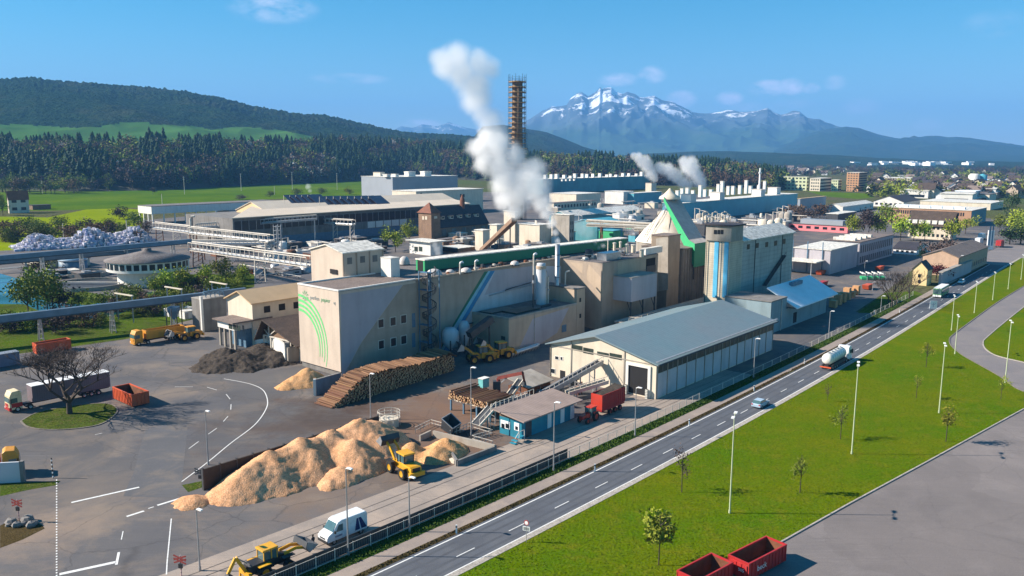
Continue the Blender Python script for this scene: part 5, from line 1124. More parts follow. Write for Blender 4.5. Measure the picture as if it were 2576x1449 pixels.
heap('wood_chip_heap','heap of wood chips inside the concrete bay right of the yellow loader',[pk('U',800,670,-44),pk('U',1330,600,-47),pk('U',1200,720,-48),pk('U',1420,640,-46.5),pk('U',1500,960,-51)],M['chips2'],-27,-8,-52.2,-40,slope=.7)
heap('wood_chip_heap','golden heap of wood chips at the foot of the beige front block',[pk('G',1150,1165,2.2),pk('G',1030,1230,2.5),pk('G',950,1290,2.0),(-6.5,2.4,2.8)],M['chips2'],-20,-1.0,-8,13,slope=.74)
heap('wood_chip_heap','tiny spill of wood chips outside the left end of the timber wall',[(-51.6,-35.3,1.0)],M['chips'],-55,-48.6,-39,-31.5,slope=.5)
heap('bark_heap','broad dark heap of bark in front of the brown barn',[(-8,25,2.9,.42),(-3,26.5,3.0,.42),(-12,26.5,2.2,.42),(1.5,31,2.2,.4),(-7,33,2.2,.42),(-1.5,21.5,2.2,.5),(-14.5,28.5,1.2,.4)],M['bark'],-24,6,13,42,noise=.35)
tw2=thing('retaining_wall','dark timber retaining wall behind the largest chip heap','wall',ST(-48.4,-32.5),RZ)
for i in range(12):MB().box(i*2.6,-.12,0,i*2.6+2.5,.12,3.0+.02*(i%2)).build('panel',mat('timber_dark',(.06,.045,.035),.9,var=.4,scale=.6,wave=('Z',2.2,.3))if i==0 else bpy.data.materials['timber_dark'],tw2)
for i in range(13):MB().box(i*2.6-.1,-.2,0,i*2.6+.06,.2,3.25).build('post',W['steel_dk'],tw2)
by=thing('steel_bay','blue-grey steel side wall of the bay beside the golden chip heap','wall',gp('G',1245,1430),0)
e_=gp('G',1500,1355)-by.location;MB().bar((0,0,1.55),(e_.x,e_.y,1.55),.25,3.1).build('panel',W['steel_blue'],by);MB().box(-.35,-.35,0,.15,.15,3.3).build('end_post',W['white'],by)
b=MB();b.bar((0,0,3.15),(e_.x,e_.y,3.15),.35,.12);b.build('top_rail',W['steel'],by)
cbay=thing('concrete_bay','concrete chip bay with low walls and pit beside the level tracks','bay',(0,0,0))
def wall_(k,a,b_,h,w,m,name='wall',z=0):
 g,h_=gp(k,*a),gp(k,*b_);return MB().bar(g+Vector((0,0,z+h/2)),h_+Vector((0,0,z+h/2)),w,h).build(name,m,cbay)
wall_('U',(1500,1030),(2110,792),.9,.35,W['conc_d']);wall_('U',(1140,575),(2095,800),1.1,.35,W['conc']);wall_('U',(930,640),(1100,560),1.0,.3,W['conc']);wall_('U',(1310,915),(1480,985),.5,.6,W['cream'],'slab');wall_('U',(1380,820),(1510,1030),.9,.4,W['conc_d'])
flat_=MB().add([tuple(gp('U',*p)+Vector((0,0,.05)))for p in((1400,575),(1700,450),(2060,560),(1740,650))],[(0,1,2,3)]).build('pit',W['dark'],cbay)
b=MB()
for(a,c_)in(((1400,575),(1700,450)),((1700,450),(2060,560)),((2060,560),(1740,650)),((1740,650),(2060,740)),((860,520),(1100,400)),((1100,400),(1380,480)),((1760,380),(2080,450))):
 A_,B2=gp('U',*a),gp('U',*c_);n_=6
 for h_ in(.55,1.1):b.bar(A_+Vector((0,0,h_)),B2+Vector((0,0,h_)),.07)
 for i in range(n_+1):p=A_.lerp(B2,i/n_);b.bar(p,p+Vector((0,0,1.1)),.07)
b.build('railing',W['steel_lt'],cbay)
sk=thing('skip','dark open steel hopper tipped up beside the chip bay','skip',gp('U',1400,520),RZ+.3)
MB().add([(-1.4,-1,.2),(1.3,-1,.2),(1.5,1.1,1.1),(-1.2,1.1,1.1),(-1.5,-1.3,1.5),(1.5,-1.3,1.5),(1.8,.8,2.9),(-1.4,.8,2.9)],[(0,3,2,1),(0,1,5,4),(1,2,6,5),(2,3,7,6),(3,0,4,7)]).build('body',W['steel_dk'],sk);MB().bar((-1.5,-1.3,1.5),(1.5,-1.3,1.5),.14).bar((1.5,-1.3,1.5),(1.8,.8,2.9),.14).bar((-1.5,-1.3,1.5),(-1.4,.8,2.9),.14).bar((-1.4,.8,2.9),(1.8,.8,2.9),.14).build('rim',W['steel'],sk);MB().box(-1.3,-.9,0,1.2,.9,.3).build('base',W['rust'],sk)
cg=thing('cage_platform','pale railed ring platform behind the top of the largest chip heap','platform',gp('U',450,400),RZ);b=MB()
for k in range(10):
 a=k*.628;b.bar((1.9*math.cos(a),1.9*math.sin(a),0),(1.9*math.cos(a),1.9*math.sin(a),2.6),.07)
for z in(1.5,2.05,2.6):b.lathe([(1.88,z),(1.95,z),(1.95,z+.08),(1.88,z+.08)],16)
b.build('railing',W['steel_lt'],cg);MB().lathe([(1.7,0),(1.7,1.4),(.01,1.5)],16).build('drum',W['cream'],cg)
bark_m=leaf_mat('log_bark',(.10,.05,.03),(.28,.15,.085));end_m=[mat('log_end',(.52,.33,.18),.85,var=.2,scale=4),mat('log_end_red',(.42,.22,.11),.85,var=.3,scale=4)]
def log_mesh(name,L_,r,e):
 b=MB();n=8
 ring=lambda y,rr:[(rr*math.cos(2*math.pi*k/n),y,rr*math.sin(2*math.pi*k/n))for k in range(n)]
 b.add(ring(0,r)+ring(L_,r*.9),[(k,(k+1)%n,(k+1)%n+n,k+n)for k in range(n)]);b.k=1;b.add(ring(-.01,r*.97),[tuple(range(n))]);b.add(ring(L_+.01,r*.87),[tuple(range(n))[::-1]])
 return b.build(name,[bark_m,e])
la,lbp=Vector(to_st(gp('L',1130,255))[:2]+(0,)),Vector(to_st(gp('H',540,1180))[:2]+(0,))
protos=[log_mesh('log',5.0,.19,end_m[0]),log_mesh('log',5.0,.16,end_m[1]),log_mesh('log',4.9,.14,end_m[0])]
for p in protos:tag(p,'x','log')
def logat(o,s,t,z,rz,lab,grp):c_=dup(o,ST(s,t,z),rz,lab,None,grp);c_.rotation_euler=(random.uniform(-.01,.01),random.uniform(-3,3),rz);return c_
SL=(lbp-la).length
def topz(s):return min(4.3,.3+s*.5)+.25*mnoise.noise(Vector((s*.9,0,0)))if s<8 else .35*mnoise.noise(Vector((s*.7,0,0)))+4.3-.25*math.sin(s*.35)-(0 if s<SL-3 else(s-SL+3)*.5)
cells=[]
s=.2
while s<SL:
 z=.18;row=0
 while z<topz(s):cells.append((s+(row%2)*.16+random.uniform(-.05,.05),z));z+=.29;row+=1
 s+=.34
cells_top=sorted(cells,key=lambda c:(c[0]<12,c[1]>topz(c[0])-.33),reverse=True)
keep=cells_top[:285];rest=cells_top[285:]
for(s,z)in keep:
 f=s/SL;t_=la.y+(lbp.y-la.y)*f;logat(random.choice(protos),la.x+s,t_+random.uniform(-.45,.45),z,RZ+random.uniform(-.06,.06)*(z>topz(s)-.5),('cut log lying in the sloping near end of the great log stack' if s<8 else 'cut log in the great log stack below the painted front wall'),('logs in the near end of the great stack' if s<8 else 'logs in the great stack'))
bb=[MB(),MB()];mg=MB();n=7
for(s,z)in rest:
 f=s/SL;t_=la.y+(lbp.y-la.y)*f+random.uniform(-.3,.25);r=random.choice((.19,.17,.15))
 ring=lambda y,rr:[ST(la.x+s+rr*math.cos(2*math.pi*k/n),t_+y,z+rr*math.sin(2*math.pi*k/n))for k in range(n)]
 mg.k=0;mg.add(ring(0,r)+ring(5,r*.9),[(k,(k+1)%n,(k+1)%n+n,k+n)for k in range(n)]);mg.k=random.choice((1,1,2));mg.add(ring(-.01,r*.96),[tuple(range(n))])
for i in range(130):
 s=random.uniform(5,SL-1);f=s/SL;a=ST(la.x+s,la.y+random.uniform(-.2,.5),topz(s)+.12);a2=ST(la.x+s+random.uniform(-.5,.5),la.y+5.1,topz(s)+.15+random.uniform(0,.2));mg.k=0;mg.tube([a,a2],.16,6,False);mg.k=1;mg.lathe([(0.001,0)],3)if False else None
tag(mg.build('log_stack',[bark_m]+end_m),kind='stuff')
for p in protos:p.location=ST(la.x+1.0+protos.index(p)*.5,la.y-.2,.2+.0);p.rotation_euler=(0,0,RZ);p['label']='cut log lying in the sloping near end of the great log stack';p['group']='logs in the near end of the great stack'
dk=thing('log_deck','raised steel feeding deck loaded with logs beside the red crane','rack',gp('T',150,640),RZ)
o_=dk.location.copy();dst=to_st(o_);dx=2.0
D0=(dst[0],dst[1]);e1=to_st(gp('T',560,660,2.2));dl=abs(e1[1]-dst[1])
for i in range(4):
 for x in(.3,6.5):MB().bar((x,-i*dl/3-.2,0),(x,-i*dl/3-.2,2.1),.28).build('leg',W['steel_blue'],dk)
MB().box(0,-dl-.4,2.1,.3,.2,2.35).box(6.3,-dl-.4,2.1,6.6,.2,2.35).build('beam',W['cream'],dk)
for i in range(4):MB().box(0,-i*dl/3-.35,2.1,6.6,-i*dl/3-.05,2.3).build('crossbeam',W['steel'],dk)
pd=log_mesh('log',6.8,.17,end_m[0]);pd2=log_mesh('log',6.6,.14,end_m[1])
for p in(pd,pd2):tag(p,'log loaded on the raised feeding deck by the red crane','log','logs on the feeding deck')
first=True
for j in range(4):
 for i in range(int(dl/.34)):
  if random.random()<.12 and j>1:continue
  p=random.choice((pd,pd2));t_=dst[1]-i*.34-random.uniform(0,.12);c_=dup(p,ST(dst[0]-.2+random.uniform(-.4,.2),t_,2.5+j*.28+random.uniform(0,.06)),RZ-math.pi/2);c_.rotation_euler=(0,0,RZ-math.pi/2+random.uniform(-.03,.03))
pd.location=ST(dst[0],dst[1]-.3,3.7);pd.rotation_euler=(0,0,RZ-math.pi/2);pd2.location=ST(dst[0],dst[1]-1.2,3.72);pd2.rotation_euler=(0,0,RZ-math.pi/2)
red=mat('paint_dull_red',(.20,.035,.025),.6,var=.4,scale=1)
g0=gp('T',775,520);cr=thing('knuckle_crane','dark red knuckle-boom crane behind the log deck','crane',g0,0)
def rel(k,x,y,z):return gp(k,x,y,z)-g0
MB().tube([(0,0,0),(0,0,4.4)],[.55,.35],10).build('column',red,cr);A_=Vector((0,0,4.5));B2=rel('T',1085,165,6.6)
MB().bar(A_,B2,.5,.6).build('boom',red,cr);MB().bar(B2,rel('T',1105,265,3.9),.35,.4).build('stick',red,cr);MB().bar(A_+Vector((0,0,-1.4)),A_.lerp(B2,.45),.2).build('cylinder',W['steel'],cr);MB().tube([rel('T',1105,265,3.9),rel('T',1105,265,3.9)+Vector((0,0,-.8))],[.3,.5],6).build('grapple',W['steel_dk'],cr)
MB().box(-1.0,-.6,2.3,.4,.6,3.9).build('cab',W['steel_dk'],cr)
o=thing('control_box','small turquoise control cabin behind the log deck','cabin',gp('T',590,420),RZ);MB().box(-.9,-.6,1.2,.9,.6,3.0).build('wall',mat('turquoise',(.16,.50,.50),.6),o);MB().bar((-.7,0,0),(-.7,0,1.2),.15).bar((.7,0,0),(.7,0,1.2),.15).build('leg',W['steel_dk'],o);MB().box(-1,-.7,3.0,1,.7,3.1).build('roof',W['white'],o)
def conv(name,lab,A,B_,w,h,m,legs,rail=True):
 d=B_-A;L_=d.xy.length;o=thing(name,lab,'conveyor',(A.x,A.y,0),math.atan2(d.y,d.x));z=lambda x:A.z+d.z*x/L_
 b=MB()
 for y in(-w/2,w/2):b.bar((0,y,z(0)),(L_,y,z(L_)),.18,h)
 b.build('side_frame',m,o);MB().bar((0,0,z(0)),(L_,0,z(L_)),w-.3,.1).build('belt',W['steel_dk'],o)
 if rail:
  b=MB();n_=max(3,int(L_/1.2))
  for y in(-w/2-.1,):
   for i in range(n_+1):x=L_*i/n_;b.bar((x,y,z(x)),(x,y,z(x)+1.2),.07);b.bar((x,w/2,z(x)-h),(min(x+.6,L_),w/2,z(x)+.6),.06)
   b.bar((0,y,z(0)+1.2),(L_,y,z(L_)+1.2),.08)
  b.build('railing',W['steel_lt'],o)
 for f in legs:
  x=L_*f;MB().bar((x,-w/2,0),(x,-w/2,z(x)),.18).bar((x,w/2,0),(x,w/2,z(x)),.18).bar((x,-w/2,z(x)*.5),(x,w/2,z(x)*.6),.1).build('trestle',W['steel'],o)
 return o
e_=on_s('T',2075,20,29.6);eW=ST(*e_)
st_=gp('T',1330,440,1.6)
conv('belt_conveyor','steel belt conveyor climbing to the warehouse gable window',st_,eW,1.4,.9,W['steel'],(.3,.6,.85))
conv('belt_conveyor','short cream conveyor pointing up from the saw line to the crane',gp('T',860,520,1.2),gp('T',1060,250,3.6),1.2,.5,W['cream'],(.2,.8),False)
conv('walkway','railed grey walkway leading from the saw line to the chip pit',gp('T',640,640,2.6),gp('T',1180,440,2.6),1.4,.3,W['steel_lt'],(.1,.5,.9))
conv('belt_conveyor','inclined conveyor dropping from the walkway into the chip pit',gp('T',480,830,.9),gp('T',690,600,3.0),1.8,.4,W['steel_lt'],(.5,))
conv('belt_conveyor','round-bottomed cream conveyor ending over the red trailer',gp('T',1650,420,2.2),gp('T',2150,270,3.4),1.3,.7,W['cream'],(.2,.7))
o=thing('saw_shed','low shed roof over the machinery between crane and warehouse','shed',gp('T',1130,420),RZ);MB().sheet((-3,-3,2.2),(5,-3,2.2),(5,3,3.4),(-3,3,3.4),.15).build('roof',W['conc'],o);MB().box(-2.6,-2.4,0,4.6,2.4,1.7).build('machine',W['rust'],o)
for i in range(14):
 x=random.uniform(1000,1900);y=random.uniform(330,470);o=thing('machine_part','dark machine part in the saw line between crane and warehouse','machine',gp('T',x,y),random.uniform(0,3),'machine parts of the saw line');w_=random.uniform(.4,1.0)
 MB().box(-w_,-.5,0,w_,.5,random.uniform(.6,1.6)).tube([(-w_,0,1.2),(w_*2,0,random.uniform(.8,2))],.16,6).build('body',W[random.choice(['steel_dk','rust','steel','green'])],o)
hut=Bd('weighing_hut','long turquoise-blue hut with brown single-pitch roof beside the tracks','hut',st=(-3.7,-52.4),h=3.0,L=14.2,D=4.8,wall=mat('boards_turquoise',(.01,.26,.38),.7,var=.25,scale=.5,wave=('X',2.5,.25)))
MB().sheet((-1.0,-1.3,3.5),(15.2,-1.3,3.5),(15.2,5.6,4.3),(-1.0,5.6,4.3),.2).build('roof',mat('roof_brown_sheet',(.36,.27,.23),.8,var=.25,scale=.3,wave=('X',.5,.2)),hut.o)
MB().prism([(0,0),(14.2,0),(14.2,4.8),(0,4.8)],3.0,[3.42,3.42,4.0,4.0]).build('fascia',W['wood'],hut.o)
for(xa,ya,xb,yb)in((808,755,925,885),(980,790,1042,905)):
 f=hut.Lf('window',W['whitepaint'],'T',xa,ya,xb,yb,.08)
 for(u0,u1)in(((.1,.42),(.55,.9))if xa==808 else((.25,.75),)):hut.Lf('pane',W['glass'],'T',xa+(xb-xa)*u0,ya+48,xa+(xb-xa)*u1,yb-15,.12,f)
for xa in(1400,1565,1690):hut.R('door',W['whitepaint'],'T',xa,690-(xa-1400)*.36,xa+45,850-(xa-1400)*.4,.08)
hut.R('door',W['steel_dk'],'T',1120,800,1195,975,.06)
o=thing('stairs','small turquoise steps and landing at the corner of the blue hut','stairs',ST(-5.0,-52.8),RZ);MB().box(-.6,-.6,.9,.9,.6,1.0).box(-1.1,-.6,.45,-.6,.6,.55).box(-1.5,-.6,.1,-1.0,.6,.2).build('tread',hut.wall.data.materials[0],o);MB().bar((-.5,-.6,0),(-.5,-.6,2),.07).bar((.8,-.6,0),(.8,-.6,2),.07).bar((-.5,-.6,2),(.8,-.6,2),.07).bar((-.5,-.6,2),(-1.5,-.6,1.1),.07).build('handrail',W['steel_lt'],o)
paint=lambda n,c,r=.35:mat('paint_'+n,c,max(r,.42),c2=tuple(v*.6+.04 for v in c),scale=1.1,streak=.35,lo=.48,hi=.8)
PT=dict(yel=paint('loader_yellow',(.72,.36,.015)),amb=paint('amber',(.62,.27,.02),.5),red=paint('container_red',(.42,.02,.02),.5),ora=paint('container_orange',(.62,.10,.03),.55),whi=paint('vehicle_white',(.78,.80,.82),.3),blu=paint('car_blue_silver',(.38,.50,.62),.25),tyre=mat('tyre_rubber',(.02,.02,.02),.85,var=.3),tractor=paint('tractor_red',(.50,.04,.02)),glass=mat('vehicle_glass',(.07,.14,.15),.06,var=.3,spec=1.0),blk=mat('chassis_black',(.02,.02,.023),.6),cream=paint('cab_cream',(.75,.62,.38)),grnw=paint('bus_green',(.10,.30,.12)),navy=paint('logo_navy',(.012,.03,.14)))
def wheel(par,x,y,r,w,rimm,name='wheel'):
 t=MB().lathe([(r*.55,-w/2),(r*.92,-w/2),(r,-w*.36),(r,w*.36),(r*.92,w/2),(r*.55,w/2)],18).build(name,PT['tyre'],par,False);t.rotation_euler=(math.pi/2,0,0);t.location=(x,y,r)
 MB().lathe([(.01,-w*.28),(r*.3,-w*.34),(r*.55,-w*.44),(r*.56,-w*.44),(r*.56,w*.44),(r*.3,w*.34),(.01,w*.28)],14).build('rim',rimm,t)
 return t
def extr(prof,y0,y1,name,m,par):
 n=len(prof);v=[(x,y0,z)for x,z in prof]+[(x,y1,z)for x,z in prof]
 o=MB().add(v,[tuple(range(n)),tuple(range(n,2*n))[::-1]]+[(i,i+n,(i+1)%n+n,(i+1)%n)for i in range(n)]).build(name,m,par)
 return o
def bevel(o,w=.05,s=2):
 md=o.modifiers.new('bevel','BEVEL');md.width=w;md.segments=s;md.limit_method='ANGLE';md.angle_limit=R(35);return o
def wheel_loader(loc,rz,lab,lift=.2,m='yel',sc=1.0,hoe=False,bucket_up=0.0):
 o=thing('wheel_loader' if not hoe else 'backhoe_loader',lab,'wheel loader' if not hoe else 'backhoe loader',loc,rz);y_=PT[m];o.scale=(sc,)*3
 for x in(1.5,-1.7):
  for y in(-1.15,1.15):wheel(o,x,y,.85 if not(hoe and x>0)else .62,.62,y_)
 bevel(extr([(-3.4,.9),(-.2,.9),(-.2,2.05),(-3.0,2.0),(-3.4,1.8)],-.85,.85,'engine_hood',PT['blk']if hoe else y_,o));bevel(extr([(-.2,.8),(2.2,.8),(2.3,1.5),(.6,2.1),(-.2,1.7)],-.5,.5,'front_frame',PT['blk']if hoe else y_,o))
 MB().box(-3.7,-1.2,.75,-3.35,1.2,1.35).build('counterweight',y_,o);MB().box(-3.42,-.6,1.3,-3.38,.6,1.9).build('grille',PT['blk'],o)
 for x in(1.5,-1.7):
  for y in(-1.15,1.15):MB().box(x-.8,y-.35,1.72,x+.8,y+.35,1.8).build('mudguard',y_ if x<0 else PT['blk'],o)
 MB().box(-1.5,-.75,1.9,.25,.75,3.15).build('cab',PT['glass'],o)
 b=MB()
 for x in(-1.5,.25,-.5):
  for y in(-.75,.75):b.bar((x,y,1.9),(x,y,3.15),.12)
 b.build('cab_frame',y_ if hoe else PT['blk'],o);bevel(MB().box(-1.7,-.9,3.15,.4,.9,3.38).build('cab_roof',y_,o),.06)
 a=R(-12+62*lift);p0=Vector((1.3,0,1.9));p1=p0+Vector((math.cos(a),0,math.sin(a)))*2.9
 for y in(-.6,.6):MB().bar(p0+Vector((0,y,0)),p0.lerp(p1,.55)+Vector((0,y,.3)),.16,.42).bar(p0.lerp(p1,.55)+Vector((0,y,.3)),p1+Vector((0,y,0)),.16,.36).build('lift_arm',y_,o)
 MB().bar(p0+Vector((0,0,-.6)),p0.lerp(p1,.5),.16).build('hydraulic_cylinder',W['silver'],o)
 c,s_=math.cos(bucket_up),math.sin(bucket_up)
 pr=[(-.1,-.5),(1.35,-.55),(1.3,-.45),(.2,-.25),(.1,.2),(.45,.8),(.35,.9),(-.2,.4)]
 prr=[(p1.x+x*c-z*s_,p1.z+x*s_+z*c)for x,z in pr]
 bk=extr(prr,-1.45,1.45,'bucket',W['steel_dk'],o)
 sd=[(-.1,-.5),(1.3,-.55),(.45,.85),(-.15,.4)];sdd=[(p1.x+x*c-z*s_,p1.z+x*s_+z*c)for x,z in sd]
 for y in(-1.47,1.4):extr(sdd,y,y+.07,'bucket_side',W['steel'],bk)
 if hoe:
  q0=Vector((-3.5,0,1.2));q1=Vector((-4.6,.2,3.3));q2=Vector((-5.6,.3,1.6))
  MB().bar(q0,q1,.35,.4).build('boom',y_,o);MB().bar(q1,q2,.28,.34).build('stick',y_,o);MB().bar(q0+Vector((.2,0,1)),q1,.14).build('hydraulic_cylinder',W['silver'],o);extr([(-5.6,1.7),(-5.1,1.3),(-5.0,.7),(-5.6,.6),(-6.0,1.0)],0,.7,'digging_bucket',W['steel_dk'],o)
  for y in(-1.2,1.2):MB().bar((-3.6,y,.1),(-3.6,y,1.3),.2).box(-3.9,y-.3,0,-3.3,y+.3,.12).build('stabiliser',y_,o)
 return o
g1,g2=gp('U',650,1225),gp('U',480,1125);dv2=(g2-g1);h1=math.atan2(dv2.y,dv2.x);ctr=(g1+g2)/2;ctr+=Vector((math.cos(h1-math.pi/2),math.sin(h1-math.pi/2),0))*1.2
wheel_loader(ctr,h1,'yellow wheel loader lifting its dark bucket over the largest chip heap',.85,sc=1.05,bucket_up=.3)
wheel_loader(ST(-3.4,57.2),RZ+math.pi*.98,'yellow wheel loader standing behind the yellow tipper lorry',.3,'amb')
wheel_loader(gp('H',800,1120)+UX*1.5+VX*1.5,RZ+math.pi*.86,'dull yellow wheel loader with raised bucket beside the annex',.7,'amb',1.15)
wheel_loader(gp('H',960,1090)+UX*2.5+VX*1.5,RZ+math.pi*.9,'second dull yellow wheel loader nearer the annex wall',.8,'amb',1.15)
wheel_loader(ST(-54.6,-58.9),RZ+R(-2),'yellow backhoe loader parked on the tracks behind the dark fence',.12,sc=.92,hoe=True,bucket_up=.5)
def van(loc,rz,lab):
 o=thing('delivery_van',lab,'van',loc,rz);w=.98
 side=[(-2.9,.45),(-2.9,2.45),(-2.7,2.72),(1.0,2.75),(1.45,2.6),(2.15,1.62),(2.85,1.3),(3.0,.95),(3.0,.45)]
 bevel(extr(side,-w,w,'body',PT['whi'],o),.1,3)
 MB().add([(1.50,-.84,2.52),(1.50,.84,2.52),(2.17,.88,1.66),(2.17,-.88,1.66)],[(0,3,2,1)]).build('windscreen',PT['glass'],o).location.x=.03
 for y in(-1,1):
  v=[(.75,y*(w+.012),1.45),(1.75,y*(w+.012),1.5),(1.35,y*(w+.012),2.3),(.75,y*(w+.012),2.3)];MB().add(v,[(0,1,2,3)]).build('side_window',PT['glass'],o)
  v=[(-2.75,y*(w+.014),.75),(-1.95,y*(w+.014),.75),(-1.55,y*(w+.014),2.25),(-1.9,y*(w+.014),2.25)];MB().add(v,[(0,1,2,3)]).build('logo',PT['navy'],o)
  v=[(-1.75,y*(w+.014),.75),(-1.0,y*(w+.014),.75),(-1.25,y*(w+.014),2.25),(-1.5,y*(w+.014),2.25)];MB().add(v,[(0,1,2,3)]).build('logo',PT['navy'],o)
  for i in range(6):MB().box(.9+i*.17 if y else 0,y*(w+.014)-.005,.85,1.0+i*.17,y*(w+.014)+.005,1.08).build('side_lettering',PT['navy'],o)
  for x in(-1.9,2.0):wheel(o,x,y*.85,.36,.25,W['silver'])
  MB().box(1.9,y*1.0,1.45,2.05,y*1.25,1.75).build('mirror',PT['blk'],o);MB().box(2.86,y*.85-.14,.85,2.98,y*.85+.1,1.12).build('headlight',W['whitepaint'],o)
 MB().box(2.9,-.95,.4,3.06,.95,.72).build('bumper',PT['blk'],o);MB().box(2.93,-.5,.82,3.02,.5,1.0).build('grille',PT['blk'],o);MB().box(-2.95,-.95,.4,-2.86,.95,.6).build('rear_bumper',PT['blk'],o)
 return o
van(ST(-44.3,-58.3),RZ+math.pi+R(-2),'white high-roofed delivery van with navy logo parked behind the fence')
def car(loc,rz,lab,m):
 o=thing('car',lab,'car',loc,rz)
 bevel(extr([(-2.1,.3),(-2.15,.85),(-1.9,1.0),(1.2,.95),(2.0,.78),(2.15,.3)],-.88,.88,'body',m,o),.08,2)
 cb_=bevel(extr([(-2.0,.95),(-1.55,1.42),(.2,1.45),(1.1,.95)],-.76,.76,'cabin',PT['glass'],o),.06);MB().box(-1.5,-.7,1.44,.15,.7,1.49).build('roof',m,o)
 for x in(-1.3,1.35):
  for y in(-.8,.8):wheel(o,x,y,.33,.22,W['silver'])
 for y in(-.7,.7):MB().box(-2.17,y-.15,.7,-2.08,y+.15,.9).build('tail_light',PT['red'],o);MB().box(2.0,y-.15,.62,2.14,y+.15,.76).build('headlight',W['whitepaint'],o)
 return o
pc=gp('N',820,235);car(roff(pc.y,1.9,.02),math.atan2(rdir(pc.y).y,rdir(pc.y).x),'blue-silver hatchback driving away on the main road behind the tanker',PT['blu'])
pc=gp('J',1930,315);car(roff(pc.y,5.0,.02),math.atan2(-rdir(pc.y).y,-rdir(pc.y).x),'small white car following the bus on the main road',PT['whi'])
def lorry_cab(o,x,m,m2=None,tall=3.6):
 bevel(extr([(x-2.1,1.0),(x-2.1,tall-.3),(x-1.7,tall),(x-.5,tall-.1),(x-.1,tall-.9),(x,1.9),(x+.05,.5),(x-2.1,.5)],-1.22,1.22,'cab',m,o),.1,2)
 MB().add([(x-.08,-1.1,2.7),(x-.08,1.1,2.7),(x+.03,1.12,1.85),(x+.03,-1.12,1.85)],[(0,3,2,1)]).build('windscreen',PT['glass'],o).location.x=.04
 for y in(-1,1):MB().box(x-1.35,y*1.225-.01,1.75,x-.35,y*1.225+.01,2.6).build('side_window',PT['glass'],o);MB().box(x-.25,y*1.25,1.7,x-.1,y*1.55,2.6).build('mirror',PT['blk'],o);MB().box(x+.02,y*.9-.2,.7,x+.1,y*.9+.2,.95).build('headlight',W['whitepaint'],o)
 MB().box(x-.3,-1.25,.4,x+.1,1.25,1.0).build('bumper',m2 or m,o);MB().box(x+.04,-.7,1.1,x+.1,.7,1.6).build('grille',m2 or PT['blk'],o)
t_len=17.0;ar=thing('articulated_lorry','articulated lorry with cream and red cab and grey curtain trailer behind the bare tree','lorry',ST(-36.3,26.2),RZ+math.pi)
lorry_cab(ar,t_len+.6,PT['cream'],PT['red'],3.9)
MB().box(t_len-1.5,-1.23,.9,t_len+.3,1.23,1.7).build('cab_stripe',PT['red'],ar)
MB().box(0,-1.27,1.15,13.8,1.27,4.1).build('trailer_body',mat('curtain_brown_grey',(.17,.13,.15),.7,var=.2,scale=.4,wave=('X',.8,.15)),ar);MB().box(-.02,-1.29,4.1,13.82,1.29,4.2).build('trailer_roof',W['whitepaint'],ar);MB().box(-.06,-1.27,1.2,0,1.27,4.1).build('rear_door',W['grey_blue'],ar)
MB().box(0,-.5,.8,t_len-.5,.5,1.12).build('chassis',PT['blk'],ar)
for x in(2.2,3.5,4.8,t_len-2.8,t_len-.7):
 for y in(-1.05,1.05):wheel(ar,x,y,.5,.35,W['silver'])
tp=thing('tipper_lorry','yellow tipper lorry with loaded semi-trailer beside the grassy bank','lorry',ST(-3.0,61.0),RZ+math.pi);lorry_cab(tp,12.6,PT['amb'],PT['amb'],3.7)
extr([(0,1.3),(0,3.2),(9.8,3.3),(9.4,1.3)],-1.25,-1.15,'body_side',PT['amb'],tp);extr([(0,1.3),(0,3.2),(9.8,3.3),(9.4,1.3)],1.15,1.25,'body_side',PT['amb'],tp)
MB().box(9.4,-1.15,1.3,9.7,1.15,3.3).box(-.1,-1.25,1.3,0,1.25,3.2).box(0,-1.15,1.2,9.5,1.15,1.4).build('body_end',PT['amb'],tp);MB().box(.1,-1.1,1.4,9.3,1.1,2.7).build('load',M['bark'],tp);MB().box(0,-.5,.7,12,.5,1.2).build('chassis',PT['blk'],tp)
for x in(1.2,2.5,3.8,9.3,11.6):
 for y in(-1.05,1.05):wheel(tp,x,y,.5,.35,W['silver'])
yl=thing('tipper_lorry','yellow lorry half hidden behind the grey wall at the left edge','lorry',gp('K',60,722),RZ-R(20));lorry_cab(yl,1.6,PT['amb'],PT['amb'],3.9);MB().box(-6,-1.2,1.2,-.8,1.2,3.0).build('box_body',PT['amb'],yl);MB().box(-6,-.5,.6,0,.5,1.1).build('chassis',PT['blk'],yl)
for x in(-5,-.4):
 for y in(-1.05,1.05):wheel(yl,x,y,.5,.35,W['silver'])
o=thing('boundary_wall','blue-grey concrete wall in front of the yellow lorry at the left edge','wall',ST(-63.7,-10.6),0);e_=gp('K',-300,800)-o.location;MB().bar((0,0,1.5),(e_.x,e_.y,1.5),.3,3.0).build('panel',W['grey_blue'],o);MB().box(-.25,-.25,0,.25,.25,3.1).build('post',W['conc_d'],o)
o=thing('grey_container','closed blue-grey container at the left edge behind the lorry','container',gp('F',185,1110),RZ+math.pi);MB().box(0,-1.2,.1,9,1.2,2.9).build('body',mat('container_grey',(.14,.16,.24),.6,var=.2,wave=('X',1.2,.3)),o);MB().box(-.05,-1.25,2.9,9.05,1.25,3.0).build('lid',W['steel'],o)
pt=gp('J',590,1195);tk=thing('tanker_lorry','white tank lorry driving away on the main road','lorry',roff(pt.y,1.95,.02),math.atan2(rdir(pt.y).y,rdir(pt.y).x))
tm=mat('tank_white',(.74,.74,.68),.3,var=.1,scale=.6)
t_=MB().lathe([(.01,0),(.7,.06),(1.1,.35),(1.24,.9),(1.24,9.2),(1.1,9.7),(.7,10),(.01,10.05)],22).build('tank',tm,tk,True);t_.rotation_euler=(0,math.pi/2,0);t_.location=(.2,0,2.35)
